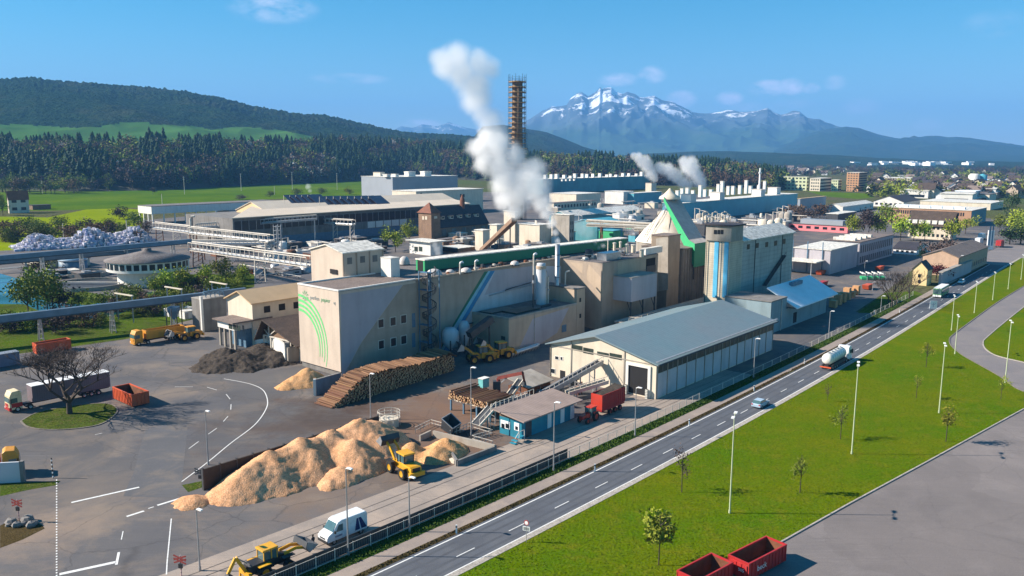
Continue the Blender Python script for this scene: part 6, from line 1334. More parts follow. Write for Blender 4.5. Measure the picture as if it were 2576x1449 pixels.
for i in range(7):r_=MB().lathe([(1.25,0),(1.29,0),(1.29,.08),(1.25,.08)],22).build('tank_ring',W['steel'],tk);r_.rotation_euler=(0,math.pi/2,0);r_.location=(1.2+i*1.35,0,2.35)
for i in range(5):MB().lathe([(.3,3.55),(.3,3.75),(.01,3.78)],10,1.8+i*1.8,0).build('manhole',W['steel'],tk)
MB().box(.3,-.45,.7,12.5,.45,1.15).build('chassis',PT['blk'],tk);MB().box(-.1,-1.2,.6,.1,1.2,.85).build('rear_beam',PT['ora'],tk);lorry_cab(tk,13.4,PT['whi'],None,3.5)
for y in(-1.15,1.15):MB().box(2,y-.04,.7,10,y+.04,1.3).build('side_guard',W['steel_dk'],tk)
for x in(1.4,2.7,4.0,10.3,12.3):
 for y in(-1.02,1.02):wheel(tk,x,y,.5,.35,W['silver'])
pb=gp('J',1650,475);bs=thing('bus','green and white bus approaching on the main road','bus',roff(pb.y+4,4.9,.02),math.atan2(-rdir(pb.y).y,-rdir(pb.y).x))
bevel(MB().box(-9,-1.25,.35,3,1.25,3.1).build('body',PT['grnw'],bs),.15);MB().box(-8.8,-1.15,3.1,2.8,1.15,3.28).build('roof',W['whitepaint'],bs);MB().box(3.0,-1.15,1.3,3.04,1.15,2.8).build('windscreen',PT['glass'],bs)
for y in(-1.27,1.27):MB().box(-8.6,y-.02,1.5,2.6,y+.02,2.7).build('side_window',PT['glass'],bs)
MB().box(2.95,-1.25,.4,3.05,1.25,1.0).build('bumper',W['whitepaint'],bs)
for x in(-6.5,1.0):
 for y in(-1.1,1.1):wheel(bs,x,y,.5,.35,W['silver'])
def rolloff(loc,rz,lab,m,L_=6.2,w=2.3,h=2.3,inner=None,load=None):
 o=thing('open_container',lab,'container',loc,rz)
 b=MB();b.box(0,-w/2,.2,L_,-w/2+.08,h).box(0,w/2-.08,.2,L_,w/2,h).box(0,-w/2+.08,.2,.08,w/2-.08,h).box(L_-.08,-w/2+.08,.2,L_,w/2-.08,h).build('shell',m,o)
 MB().box(.08,-w/2+.08,.2,L_-.08,w/2-.08,.3).build('floor',inner or W['rust'],o)
 b=MB();b.box(.085,-w/2+.085,.3,L_-.085,-w/2+.10,h-.1).box(.085,w/2-.10,.3,L_-.085,w/2-.085,h-.1).box(.085,-w/2+.1,.3,.1,w/2-.1,h-.1).box(L_-.1,-w/2+.1,.3,L_-.085,w/2-.1,h-.1).build('lining',inner or W['rust'],o)
 n_=int(L_/.62)
 for i in range(n_+1):
  x=L_*i/n_
  b=MB();b.box(x-.05,-w/2-.08,.25,x+.05,-w/2,h-.1).box(x-.05,w/2,.25,x+.05,w/2+.08,h-.1);b.build('rib',m,o)
 b=MB();b.box(-.08,-w/2-.1,h-.06,L_+.08,-w/2+.09,h+.1).box(-.08,w/2-.09,h-.06,L_+.08,w/2+.1,h+.1).box(-.08,-w/2+.09,h-.06,.09,w/2-.09,h+.1).box(L_-.09,-w/2+.09,h-.06,L_+.08,w/2-.09,h+.1).build('rim',m,o)
 b=MB()
 for y in(-.6,.6):b.box(.2,y-.08,0,L_-.2,y+.08,.2)
 b.build('skid',PT['blk'],o)
 for k in range(3):MB().box(-.12,-w/2+.15+k*.7,.4,-.02,-w/2+.75+k*.7,h-.3).build('door_rib',m,o)
 if load:MB().prism([(.1,-w/2+.12),(L_-.1,-w/2+.12),(L_-.1,w/2-.12),(.1,w/2-.12)],.3,[h*.75,h*1.05,h*.95,h*.7]).build('load',load,o)
 return o
A1,A2,A3=gp('N',730,1280,2.2),gp('N',980,1150,2.2),gp('N',585,1225,2.2);dd=A2-A1;ang=math.atan2(dd.y,dd.x);wv=Vector((-math.sin(ang),math.cos(ang),0))
wlen=abs((A3-A1).dot(wv));c1=rolloff(Vector((A1.x,A1.y,.03))+wv*wlen/2,ang,'dark red open container with white lettering at the edge of the car park',PT['red'],dd.xy.length,wlen,2.15,W['rust'])
text("beck",.95,(2.4,-wlen/2-.1,1.15),rotRt,W['whitepaint'],c1);text("CONTAINER",.22,(2.4,-wlen/2-.1,.62),rotRt,W['whitepaint'],c1)if False else None
text("505",.5,(-.14,-.45,1.15),rotL,W['whitepaint'],c1,'number')
B1=gp('N',450,1350,2.2);u_=Vector((math.cos(ang),math.sin(ang),0))
B0=gp('N',185,1360,2.2);Bb=gp('N',480,1208,2.2);Br=gp('N',620,1270,2.2);ang2=math.atan2((Bb-B0).y,(Bb-B0).x);wv2=Vector((-math.sin(ang2),math.cos(ang2),0));w2=abs((Br-Bb).dot(wv2));o2=Bb-Vector((math.cos(ang2),math.sin(ang2),0))*6.0-wv2*w2/2
c2_=rolloff(Vector((o2.x,o2.y,.03)),ang2,'second dark red open container cut off by the bottom edge',PT['red'],6.0,w2,2.15,W['rust'])
text("505",.5,(6.13,0,1.15),(math.pi/2,0,math.pi/2),W['whitepaint'],c2_,'number')
og=gp('K',965,250);oe=gp('K',1050,215);ol=gp('K',830,190)
angc=math.atan2((ol-og).y,(ol-og).x);c3=rolloff(og+(oe-og)*.5,angc,'orange open container casting a shadow on the yard behind the island',PT['ora'],(ol-og).length,(oe-og).length,2.4,W['rust'])
og=gp('F',375,1025);oe=gp('F',690,960);c4_=rolloff(og+VX*1.2,RZ,'orange-red container with pale lettering beside the grassy bank',PT['ora'],(oe-og).length,2.4,2.5,W['rust'])
g0=ST(14.0,-54.9);tr=thing('farm_trailer','high red trailer loaded with chips in front of the warehouse door','trailer',g0,RZ)
hh=4.2
for y in(-1.2,1.14):MB().box(0,y,1.5,7.3,y+.06,hh).build('side',PT['red'],tr)
MB().box(-.06,-1.2,1.5,0,1.2,hh).build('front_board',PT['tractor'],tr);MB().box(7.3,-1.2,1.5,7.36,1.2,hh).build('tailboard',PT['red'],tr);MB().box(0,-1.1,1.1,7.3,1.1,1.5).build('floor',PT['red'],tr)
for i in range(12):MB().box(.2+i*.62,-1.28,1.5,.3+i*.62,-1.2,hh).build('rib',PT['red'],tr)
MB().prism([(.1,-1.1),(7.2,-1.1),(7.2,1.1),(.1,1.1)],1.6,[3.7,4.4,4.5,3.9]).build('load',M['bark'],tr)
MB().bar((-1.8,0,.7),(0,0,1.2),.2).build('drawbar',PT['blk'],tr)
for x in(2.8,4.4,6.0):
 for y in(-.95,.95):wheel(tr,x,y,.55,.4,PT['red'])
tc=thing('tractor','red tractor coupled to the high red trailer beside the blue hut','tractor',ST(11.2,-55.2),RZ+math.pi)
for y in(-.85,.85):wheel(tc,-.9,y,.85,.45,PT['tractor']);wheel(tc,1.5,y,.55,.35,PT['tractor'])
bevel(extr([(.1,.8),(2.3,.8),(2.3,1.4),(.1,1.7)],-.42,.42,'bonnet',PT['tractor'],tc));MB().box(-1.3,-.7,1.2,.2,.7,2.5).build('cab',PT['glass'],tc);MB().box(-1.4,-.8,2.5,.3,.8,2.65).build('cab_roof',PT['tractor'],tc);MB().bar((.6,.5,1.6),(.6,.5,2.7),.1).build('exhaust',PT['blk'],tc)
for y in(-1,.6):MB().box(-1.6,y,1.5,-.3,y+.4,1.75).build('mudguard',PT['tractor'],tc)
def person(loc,rz,lab,c1_,c2_):
 V=[(0,0,.95),(0,0,1.15),(0,0,1.4),(0,0,1.52),(0,0.02,1.62),(0,.02,1.72),(.12,0,.9),(.13,.05,.5),(.13,.02,.08),(.13,.12,.04),(-.12,0,.9),(-.14,-.1,.5),(-.14,-.22,.1),(-.14,-.12,.05),(.2,0,1.42),(.27,.02,1.15),(.25,.14,.92),(-.2,0,1.42),(-.27,-.02,1.15),(-.25,.06,.92)]
 E_=[(0,1),(1,2),(2,3),(3,4),(4,5),(0,6),(6,7),(7,8),(8,9),(0,10),(10,11),(11,12),(12,13),(2,14),(14,15),(15,16),(2,17),(17,18),(18,19)]
 rr=[.15,.14,.17,.065,.105,.09,.1,.07,.055,.045,.1,.07,.055,.045,.065,.05,.035,.065,.05,.035]
 me=bpy.data.meshes.new('person');me.from_pydata(V,E_,[]);o=bpy.data.objects.new('person',me);COL.objects.link(o);o.modifiers.new('skin','SKIN')
 for i,sk_ in enumerate(me.skin_vertices[0].data):sk_.radius=(rr[i],rr[i]);sk_.use_root=(i==0)
 o.modifiers.new('sub','SUBSURF').levels=1;me.materials.append(c1_);o.location=loc;o.rotation_euler=(0,0,rz);tag(o,lab,'person')
 h_=MB().lathe([(.01,1.86),(.09,1.82),(.115,1.72),(.11,1.66)],10).build('hair',c2_,o,True);return o
person(gp('S',1590,640),1.0,'person in dark clothes standing in front of the white van',mat('cloth_dark',(.03,.025,.03),.9),mat('hair_dark',(.03,.02,.015),.8))
for i,(x,y,r_,h_)in enumerate(((570,1040,2.0,6.5),(710,1010,1.3,7.5))):
 o=thing('dust_cyclone',('wide grey dust cyclone at the foot of the slanting stripe','slim grey dust cyclone beside the wide one')[i],'cyclone',gp('H',x,y)+VX*2,RZ);MB().lathe([(.4,1.5),(r_,h_*.5),(r_,h_*.85),(r_*.6,h_),(.01,h_)],16).build('shell',W['grey_blue'],o,True);MB().bar((-r_*.7,-r_*.7,0),(-r_*.7,-r_*.7,h_*.6),.2).bar((r_*.7,-r_*.7,0),(r_*.7,-r_*.7,h_*.6),.2).build('frame',W['steel_dk'],o)
o=thing('loading_chute','black covered loading chute above the dull yellow loaders','chute',gp('H',760,1060)+VX*2,RZ);MB().bar((0,0,5.2),(6.5,-1,8.2),1.8,1.5).build('hood',W['steel_dk'],o);MB().bar((1,0,0),(1,0,5.4),.3).bar((5.8,-1,0),(5.8,-1,7.6),.3).build('leg',W['steel_dk'],o)
fn=thing('fence','long wire mesh fence with pale posts between the tracks and the footpath','fence',(0,0,0))
y=62.0;k=0;fy=[]
while y<262:fy.append(y);y+=2.55*rdir(y).y*(1 if y<140 else 1.9)
for y in fy:MB().box(-.05,-.05,0,.05,.05,1.55).build('post',W['steel_lt'],fn).location=roff(y,12.1,0)
b=MB()
for i in range(len(fy)-1):
 for z in(.25,1.45):b.bar(roff(fy[i],12.1,z),roff(fy[i+1],12.1,z),.045)
b.build('rail',W['steel_lt'],fn);b=MB()
for i in range(len(fy)-1):
 p,q=roff(fy[i],12.1,.1),roff(fy[i+1],12.1,.1);n_=8
 for j in range(1,n_):r_=p.lerp(q,j/n_);b.bar(r_,r_+Vector((0,0,1.35)),.018)
b.build('mesh',W['steel'],fn)
fe=to_st(gp('M',665,760));yE=gp('M',665,760).y
sc2=thing('screen_fence','dark closed screen fence along the tracks ending near the footpath','fence',(0,0,0));y=60.0
while y<yE:
 y2=min(y+2.5*rdir(y).y,yE);p,q=roff(y,12.75,.8),roff(y2,12.75,.8);MB().bar(p,q,.06,1.5).build('panel',W['steel_dk'],sc2);y=y2
def lamp(k,x,yb,yt,lab,double=False,grp=None,hd=0.0,m=None):
 g0=gp(k,x,yb);g0.z=0;h_=height(g0,pp(k,0,yt)[1]);o=thing('street_lamp',lab,'street lamp',g0,hd,grp)
 MB().tube([(0,0,0),(0,0,h_)],[.11,.06],8).build('pole',m or W['steel'],o);MB().tube([(0,0,0),(0,0,.5)],.15,8).build('base',m or W['steel'],o)
 if double:
  for s_ in(-1,1):MB().bar((0,0,h_),(s_*.8,0,h_+.12),.07).build('arm',m or W['steel'],o);MB().box(min(s_*.7,s_*1.5),-.2,h_+.04,max(s_*.7,s_*1.5),.2,h_+.18).build('lamp_head',W['whitepaint'],o)
 else:MB().tube([(0,0,h_),(.5,0,h_+.15)],.05,6).build('arm',W['steel'],o);bevel(MB().box(.25,-.17,h_+.08,1.05,.17,h_+.26).build('lamp_head',W['whitepaint'],o),.05)
 return o
for i,(k,x,yb,yt,lab)in enumerate((('K',1430,1412,975,'grey single lamp on the bottom left of the yard'),('K',1490,655,272,'grey single lamp at the left end of the dark timber wall'),('L',1252,1305,682,'grey lamp post in front of the white van'),('L',1690,1133,745,'grey lamp post on the fence below the working wheel loader'),('L',1412,328,5,'grey lamp post behind the top of the largest chip heap'),('T',430,960,100,'grey single lamp standing in the chip pit by the log deck'),('M',907,700,210,'grey single lamp on the fence in front of the blue hut'),('M',1488,452,105,'grey single lamp on the fence in front of the warehouse door'),('I',1410,1252,862,'grey single lamp on the fence along the warehouse window strip'),('I',2165,862,585,'grey lamp post on the verge left of the tanker'),('J',1132,600,432,'grey lamp post by the small lawn with bare trees'),('J',968,205,80,'grey lamp post in the storage yard near the green racks'),('J',1920,230,25,'grey lamp post in front of the long low shed'),('E',1050,1449,1365,'grey lamp post between green racks and bare trees'))):lamp(k,x,yb,yt,lab,hd=-.6)
gl=mat('lamp_pole_pale_green',(.50,.55,.36),.5,var=.1)
for i,(k,x,yb,yt,lab)in enumerate((('N',601,940,285,'nearest double-headed lamp on the meadow'),('N',1420,543,-60,'second nearest double-headed lamp on the meadow'),('N',2005,268,-190,'double-headed lamp on the meadow below the curve of the lane'),('J',1880,1015,632,'double-headed lamp at the inner kerb of the lane curve'),('J',2385,1305,690,'double-headed lamp at the right kerb of the lane'),('J',1845,778,430,'double-headed lamp beside the road left of the lane curve'),('J',2075,602,292,'double-headed lamp below the white car'),('J',2260,472,196,'double-headed lamp on the upper meadow, third from the far end'),('J',2415,362,108,'double-headed lamp on the upper meadow, second from the far end'),('J',2545,265,20,'farthest double-headed lamp at the right edge'))):lamp(k,x,yb,yt,lab,True,hd=math.pi/2-AZ+.3,m=gl)
for i,(k,x,yb,yt)in enumerate((('B',570,345,165),('B',1140,310,135),('B',1655,300,120),('B',2105,300,130),('B',345,450,340),('B',1475,350,262),('A',645,1220,1040),('A',1282,1185,1005),('A',430,740,610))):
 g0=gp(k,x,yb);h_=height(g0,pp(k,0,yt)[1]);o=thing('utility_pole',('leftmost tall power pole at the forest edge','second tall power pole at the forest edge','third power pole at the forest edge','rightmost power pole left of the grey hall','small pole above the white hall','small pole above the ochre gable','thin pole in front of the bright green field','thin pole with pale top right of the bright green field','pole behind the farmhouse')[i],'pole',g0,0)
 MB().tube([(0,0,0),(0,0,h_)],[.3,.2],6).build('pole',W['steel_lt'],o)
 if i<4:MB().bar((-1.6,0,h_-1),(1.6,0,h_-1),.25).bar((-1.2,0,h_-3.5),(1.2,0,h_-3.5),.25).build('crossarm',W['steel_lt'],o)
dp=None
for(k,x,y,lab)in(('M',213,1145,'white delineator post nearest the bottom of the road'),('M',1202,700,'second white delineator post on the footpath verge'),('N',330,350,'white delineator post opposite the blue-silver car'),('N',765,118,'white delineator post behind the blue-silver car'),('J',367,1112,'white delineator post left of the tanker'),('J',1068,610,'white delineator post at the shadow of the mill'),('J',1325,600,'white delineator post at the start of the lawn')):
 g0=gp(k,x,y)
 if dp is None:dp=thing('delineator_post',lab,'post',g0,0,'white delineator posts');MB().box(-.1,-.08,0,.1,.08,.8).build('post',W['whitepaint'],dp);MB().box(-.105,-.085,.8,.105,.085,.98).build('black_band',PT['blk'],dp);MB().box(-.1,-.08,.98,.1,.08,1.12).build('cap',W['whitepaint'],dp)
 else:dup(dp,g0,0,lab)
sg=thing('road_sign','round red-rimmed sign above a white plate at the road edge','sign',gp('M',712,1212),0)
MB().tube([(0,0,0),(0,0,2.9)],.04,6).build('pole',W['steel'],sg);d_=MB().lathe([(.01,-.02),(.3,-.02),(.3,.02),(.01,.02)],18).build('round_plate',W['whitepaint'],sg);d_.rotation_euler=(math.pi/2,0,-.5);d_.location=(0,-.06,2.6);r_=MB().lathe([(.24,-.03),(.32,-.03),(.32,.03),(.24,.03)],18).build('red_ring',PT['red'],sg);r_.rotation_euler=(math.pi/2,0,-.5);r_.location=(0,-.06,2.6)
p_=MB().box(-.45,-.03,1.55,.45,.03,2.1).build('white_plate',W['whitepaint'],sg);p_.rotation_euler=(0,0,-.35);b=MB()
for i in range(3):b.box(-.35,-.045,1.66+i*.13,.33,-.035,1.72+i*.13)
x_=b.build('text_rows',PT['blk'],sg);x_.rotation_euler=(0,0,-.35)
sb=thing('direction_board','large white direction board standing at the kerb below the bus','sign',gp('J',1660,572),0)
hb=2.9;MB().box(-1.1,-.06,.5,1.1,.06,hb).build('board',W['whitepaint'],sb);MB().bar((-.9,0,0),(-.9,0,.5),.1).bar((.9,0,0),(.9,0,.5),.1).build('leg',W['steel'],sb);MB().bar((0,-.08,.9),(0,-.08,2.4),.1,.03).bar((0,-.08,1.6),(.6,-.08,2.1),.1,.03).bar((0,-.08,1.6),(-.6,-.08,1.9),.1,.03).build('route_diagram',PT['navy'],sb)
def cross(k,x,yb,yt,lab,m):
 g0=gp(k,x,yb);h_=height(g0,pp(k,0,yt)[1]);o=thing('crossing_sign',lab,'sign',g0,-.2);b=MB()
 MB().tube([(0,0,0),(0,0,h_)],.06,6).build('pole',mat('pole_red_white',(.6,.5,.5),.6,c2=(.4,.05,.04),wave=('Z',.8,.8))if 'pole_red_white' not in bpy.data.materials else bpy.data.materials['pole_red_white'],o)
 for dz in(0,-.35):MB().bar((-.75,-.1,h_-.55+dz),(.75,-.1,h_+dz),.05,.18).bar((.75,-.13,h_-.55+dz),(-.75,-.13,h_+dz),.05,.18).build('crossboard',m,o)
 MB().box(-.22,-.16,h_-1.5,.22,.02,h_-1.0).build('signal_box',PT['blk'],o);return o
cross('K',138,1060,900,"red double crossbuck sign rising from the boulder bed",mat('paint_sign_red',(.35,.06,.05),.6))
cross('K',1298,1448,1300,"red double crossbuck sign left of the bottom lamp",bpy.data.materials['paint_sign_red'])
cross('K',1432,752,680,"dark crossbuck sign at the left end of the timber wall",W['steel_dk'])
o=thing('striped_pole','black and white striped pole beside the dashed line','pole',gp('K',380,750),0);h_=height(o.location,pp('K',0,605)[1]);MB().tube([(0,0,0),(0,0,h_)],.08,6).build('pole',PT['blk'],o)
for i in range(5):MB().tube([(0,0,h_*(i+.2)/5),(0,0,h_*(i+.6)/5)],.085,6).build('white_band',W['whitepaint'],o)
stone=mat('boulder_grey',(.22,.205,.195),.9,var=.4,scale=1.5)
for i,(x,y,r_)in enumerate(((80,1075,.75),(120,1095,.6),(200,1060,.8),(225,1095,.7),(165,1085,.45),(60,1095,.4),(248,1080,.5))):
 b=MB();v=[]
 for a in range(7):
  for c_ in range(5):ph=math.pi*(c_+.0)/4;rr_=r_*(1+.25*mnoise.noise(Vector((a*1.3+i*9,c_*1.7,i))));v.append((rr_*math.sin(ph)*math.cos(a*.8976),rr_*math.sin(ph)*math.sin(a*.8976),r_*.35+rr_*.75*math.cos(ph)))
 b.add(v,[(a*5+c_,a*5+c_+1,((a+1)%7)*5+c_+1,((a+1)%7)*5+c_)for a in range(7)for c_ in range(4)]);o=b.build('boulder',stone);o.location=gp('K',x,y)
 tag(o,('large boulder at the left of the sign bed','boulder just left of the sign foot','dark boulder behind the right side of the sign','pale boulder right of the sign foot','small boulder touching the sign foot','smallest boulder at the far left of the bed','boulder at the right end of the sign bed')[i],'boulder')
tl=None
for r_ in range(2):
 for i in range(9):
  p=gp('H',1130+i*30+r_*12,1045-i*10-r_*16)
  if tl is None:tl=thing('trolley','x','trolley',p,RZ,'white trolleys beside the annex');MB().box(-.5,-.35,.75,.5,.35,.95).build('tray',W['whitepaint'],tl);MB().bar((-.4,-.3,0),(-.4,-.3,.8),.07).bar((.4,.3,0),(.4,.3,.8),.07).bar((-.4,.3,0),(-.4,.3,.8),.07).bar((.4,-.3,0),(.4,-.3,.8),.07).build('frame',W['steel'],tl);o=tl
  else:o=dup(tl,p)
  o['label']='white trolley in the '+('front' if r_==0 else 'rear')+' row along the annex wall';o['group']='white trolleys, '+('front' if r_==0 else 'rear')+' row'
for i,(x,y,yt,w_)in enumerate(((1790,640,565,4.5),(1860,665,590,3.0),(1700,640,570,3.0))):
 g0=gp('F',x,y);o=thing('site_cabin',['widest white cabin behind the yellow tipper','white cabin nearest the concrete bay wall','small white cabin left of the widest cabin'][i],'cabin',g0,RZ);h_=height(g0,pp('F',0,yt)[1]);MB().box(0,0,0,w_,3,h_).build('wall',W['white'],o);MB().box(-.1,-.1,h_,w_+.1,3.1,h_+.12).build('roof',W['roof_pale'],o);MB().box(.3,-.03,.1,1.1,.01,h_*.8).build('door',W['steel'],o)
o=thing('loading_hopper','dark blue loading hopper above the back of the yellow tipper','hopper',gp('F',1760,770),RZ);MB().lathe([(.3,2.8),(1.8,5.2),(1.8,6.2),(1.7,6.2),(.3,3)],4).build('funnel',W['steel_blue'],o);MB().bar((-1.4,-1.4,0),(-1.4,-1.4,6),.2).bar((1.4,-1.4,0),(1.4,-1.4,6),.2).bar((-1.4,1.4,0),(-1.4,1.4,6),.2).bar((1.4,1.4,0),(1.4,1.4,6),.2).build('frame',W['steel_dk'],o)
LM=dict(spruce=leaf_mat('needles_dark',(.006,.020,.010),(.022,.048,.018)),pine=leaf_mat('needles_mid',(.014,.035,.014),(.04,.065,.02)),bare=leaf_mat('twigs_purple_brown',(.045,.032,.032),(.10,.072,.066)),bud=leaf_mat('buds_yellow_green',(.14,.17,.02),(.26,.27,.03)),fresh=leaf_mat('leaves_fresh',(.16,.22,.015),(.34,.40,.045)),olive=leaf_mat('leaves_olive',(.075,.10,.015),(.19,.22,.035)),plum=leaf_mat('leaves_plum',(.07,.015,.02),(.16,.04,.035)),blossom=leaf_mat('blossom_pale',(.4,.33,.28),(.62,.55,.48)),rusty=leaf_mat('twigs_rusty',(.075,.045,.028),(.14,.085,.05)))
trunk_m=mat('bark_trunk',(.075,.055,.045),.95,var=.4,scale=2)
def spruce_arrays(h=1.0,n=26,seed=0,w=.17):
 r=np.random.default_rng(seed);V=[];F=[]
 for i in range(n):
  z=.12+.86*(i/n)**.9;rad=w*(1-z)**.62*r.uniform(.75,1.25)+.008;k=5 if z<.7 else 4;a0=r.uniform(0,6.28)
  for j in range(k):
   a=a0+j*6.283/k+r.uniform(-.3,.3);rr=rad*r.uniform(.7,1.2);da=.55
   o=len(V);V+=[(0,0,z+.05),(rr*math.cos(a-da),rr*math.sin(a-da),z-.03-rr*.25),(rr*1.15*math.cos(a),rr*1.15*math.sin(a),z-.05-rr*.35),(rr*math.cos(a+da),rr*math.sin(a+da),z-.03-rr*.25)];F.append((o,o+1,o+2,o+3))
 return np.array(V),np.array(F)
def blob_arrays(n=120,seed=0,rx_=.3,rz_=.36,cz=.62,leaf=.06,trunk=True,hollow=.45,lumps=6):
 r=np.random.default_rng(seed);V=[];F=[];L_=[(r.normal(0,rx_*.45),r.normal(0,rx_*.45),cz+r.normal(0,rz_*.4),r.uniform(.45,.75))for _ in range(lumps)]
 for i in range(n):
  l=L_[i%lumps];d=r.normal(size=3);d/=np.linalg.norm(d);q=r.uniform(hollow,1)*l[3]
  c=np.array([l[0]+d[0]*q*rx_,l[1]+d[1]*q*rx_,l[2]+d[2]*q*rz_]);u=r.normal(size=3);u/=np.linalg.norm(u);v=np.cross(u,r.normal(size=3));v/=np.linalg.norm(v);s=leaf*r.uniform(.5,1.3)
  o=len(V);V+=[c-u*s,c-v*s*.8,c+u*s,c+v*s*.8];F.append((o,o+1,o+2,o+3))
 return np.array(V),np.array(F)
def trunk_arrays(h=.5,r=.018,limbs=5,seed=0,spread=.2):
 b=MB();rr=random.Random(seed);b.tube([(0,0,0),(rr.uniform(-.01,.01),0,h*.6),(0,rr.uniform(-.02,.02),h)],[r,r*.75,r*.35],5,False)
 for i in range(limbs):
  a=rr.uniform(0,6.28);z=h*rr.uniform(.4,.8);b.tube([(0,0,z),(math.cos(a)*spread*.5,math.sin(a)*spread*.5,z+spread*.6),(math.cos(a)*spread,math.sin(a)*spread,z+spread*1.3)],[r*.5,r*.35,r*.1],4,False)
 return b
sp=[spruce_arrays(seed=i,w=.19+.025*(i%3))for i in range(4)];bl_=[blob_arrays(190,i,leaf=.05,lumps=9,cz=.55)for i in range(4)]
protoF=[]
def single(name,arr,m,seed):
 V,F=arr;b=trunk_arrays(.75 if 'spruce' in name or 'pine' in name else .5,.014,0 if 'spruce' in name or 'pine' in name else 4,seed);tv=np.array([tuple(v)for v in b.v]);tf=np.array(b.f)
 return np.vstack([V,tv]),np.vstack([F,tf+len(V)]),np.array([0]*len(F)+[1]*len(tf))
kinds=[('spruce',sp[0],'spruce'),('spruce',sp[1],'spruce'),('spruce',sp[2],'pine'),('pine',sp[3],'pine'),('beech',bl_[0],'bare'),('beech',bl_[1],'bare'),('beech',bl_[2],'rusty'),('maple',bl_[3],'olive'),('maple',bl_[0],'bud'),('cherry',bl_[1],'blossom')]
names_=dict(spruce='dark spruce',pine='mid green pine',beech='leafless brown beech',maple='olive green tree',cherry='pale blossoming cherry')
for i,(nm,arr,mk)in enumerate(kinds):
 V,F,mi=single(nm,arr,mk,i);o=from_np(nm+'_tree',V,F,[LM[mk],trunk_m],mi);tag(o,'x','tree');protoF.append(o)
edge=[(-260,478),(0,474),(120,478),(200,482),(420,478),(600,468),(760,462),(900,455),(1020,448),(1160,452),(1300,460),(1500,464),(1700,468),(1900,476),(1985,482)]
topl=[(-260,345),(0,345),(100,350),(250,347),(400,340),(560,344),(700,347),(800,340),(900,338),(1020,342),(1090,345),(1160,352),(1300,370),(1400,375),(1500,376),(1600,380),(1700,386),(1800,386),(1850,392),(1900,400),(1985,415)]
ex=lambda L_,x:float(np.interp(x,[p[0]for p in L_],[p[1]for p in L_]))
def wood_z(px,t,TH=26):
 g0=gp(None,px,ex(edge,px));d0=g0.xy.length;D_=320.0;d1=d0+D_*t;el=(388-ex(topl,px)+.003*(1288-px))/FOC
 z1=max(CAM_H+el*(d0+D_)-TH,1);return g0.xy.normalized()*d1,z1*t**.8
Vg=[];nx_=60
for j in range(9):
 for i in range(nx_):
  px=-260+(1985+260)*i/(nx_-1);p,z=wood_z(px,j/8);Vg.append((p.x,p.y,z-.5 if j else .02))
for i in range(nx_):px=-260+2245*i/(nx_-1);p,z=wood_z(px,1.0);Vg.append((p.x*1.6,p.y*1.6,-2))
idx=np.arange(nx_*10).reshape(10,nx_);Fg=np.stack([idx[:-1,:-1],idx[:-1,1:],idx[1:,1:],idx[1:,:-1]],-1).reshape(-1,4)
tag(from_np('wooded_slope',np.array(Vg),Fg,mat('wood_floor',(.03,.035,.02),1,var=.4,scale=.05)),kind='structure')
rt=random.Random(3);put=[]
for i in range(4300):
 px=rt.uniform(-240,1975);t=rt.random()**1.1;p,z=wood_z(px,t);n1=mnoise.noise(Vector((px*.011,t*2.2,1)));front=t<.3
 if front and n1>-.2:k=rt.choice((4,5,5,4,6,7,1))
 elif n1>.05:k=rt.choice((4,5,7,6))
 else:k=rt.choice((0,1,2,3,0,1))
 if px<300 and t<.12:k=rt.choice((8,7,4,4))
 if px>1650 and t<.5:k=rt.choice((6,6,4,7,1))
 if rt.random()<.012:k=rt.choice((8,9))
 hgt=rt.uniform(22,31)if k<4 else rt.uniform(17,25)
 if px<300 and t<.12:hgt*=.6
 put.append((t,k,p,z,hgt,rt.uniform(0,6.28),px))
for(px,py,k,hh)in((385,322,2,37),(560,333,2,33),(98,350,8,27),(735,375,9,22),(812,378,9,21),(420,335,0,33)):
 p,z=wood_z(px,.95 if k<4 else .35);put.append((.01,k,p,z,hh,0,px))
put.sort(key=lambda q:q[0]);front=put[:300];back=put[300:]
side_=lambda px:'left of the white hall' if px<350 else('behind the white hall' if px<900 else('behind the steam' if px<1350 else 'behind the blue halls'))
lab_={'spruce':'dark pointed spruce','pine':'lighter pointed conifer','beech':'leafless purple-brown beech','maple':'olive or yellow-green leafing tree','cherry':'pale blossoming tree'}
for(t,k,p,z,hh,a,px)in front:
 o=dup(protoF[k],(p.x,p.y,z-.3),a,None,(hh,hh,hh*rt.uniform(.95,1.1)));kk=kinds[k][0]
 o['label']=f"{lab_[kk]} at the forest edge {side_(px)}";o['group']=f"{kk} trees at the forest edge {side_(px)}"
Vs=[];Fs=[];Ms=[];off=0;mats_=[LM[k]for k in('spruce','pine','bare','rusty','olive','bud','blossom')]+[trunk_m];mk_={'spruce':0,'pine':1,'bare':2,'rusty':3,'olive':4,'bud':5,'blossom':6}
for(t,k,p,z,hh,a,px)in back:
 V,F=kinds[k][1];keepn=len(F)if t<.35 else len(F);c_,s_=math.cos(a),math.sin(a);W_=hh*(1.15 if k<4 else 1.2)
 Q=np.stack([(V[:,0]*c_-V[:,1]*s_)*W_+p.x,(V[:,0]*s_+V[:,1]*c_)*W_+p.y,V[:,2]*hh+z-.3],1);Vs.append(Q);Fs.append(F+off);off+=len(V);Ms.append(np.full(len(F),mk_[kinds[k][2]]))
tag(from_np('forest',np.vstack(Vs),np.vstack(Fs),mats_,np.concatenate(Ms)),kind='stuff')
for i,o in enumerate(protoF):
 px=60+i*180;p,z=wood_z(px,.06);o.location=(p.x,p.y,z-.3);s_=24 if i<4 else 19;o.scale=(s_,s_,s_);kk=kinds[i][0];o['label']=f"{lab_[kk]} at the forest edge {side_(px)}";o['group']=f"{kk} trees at the forest edge {side_(px)}"
protoT={}
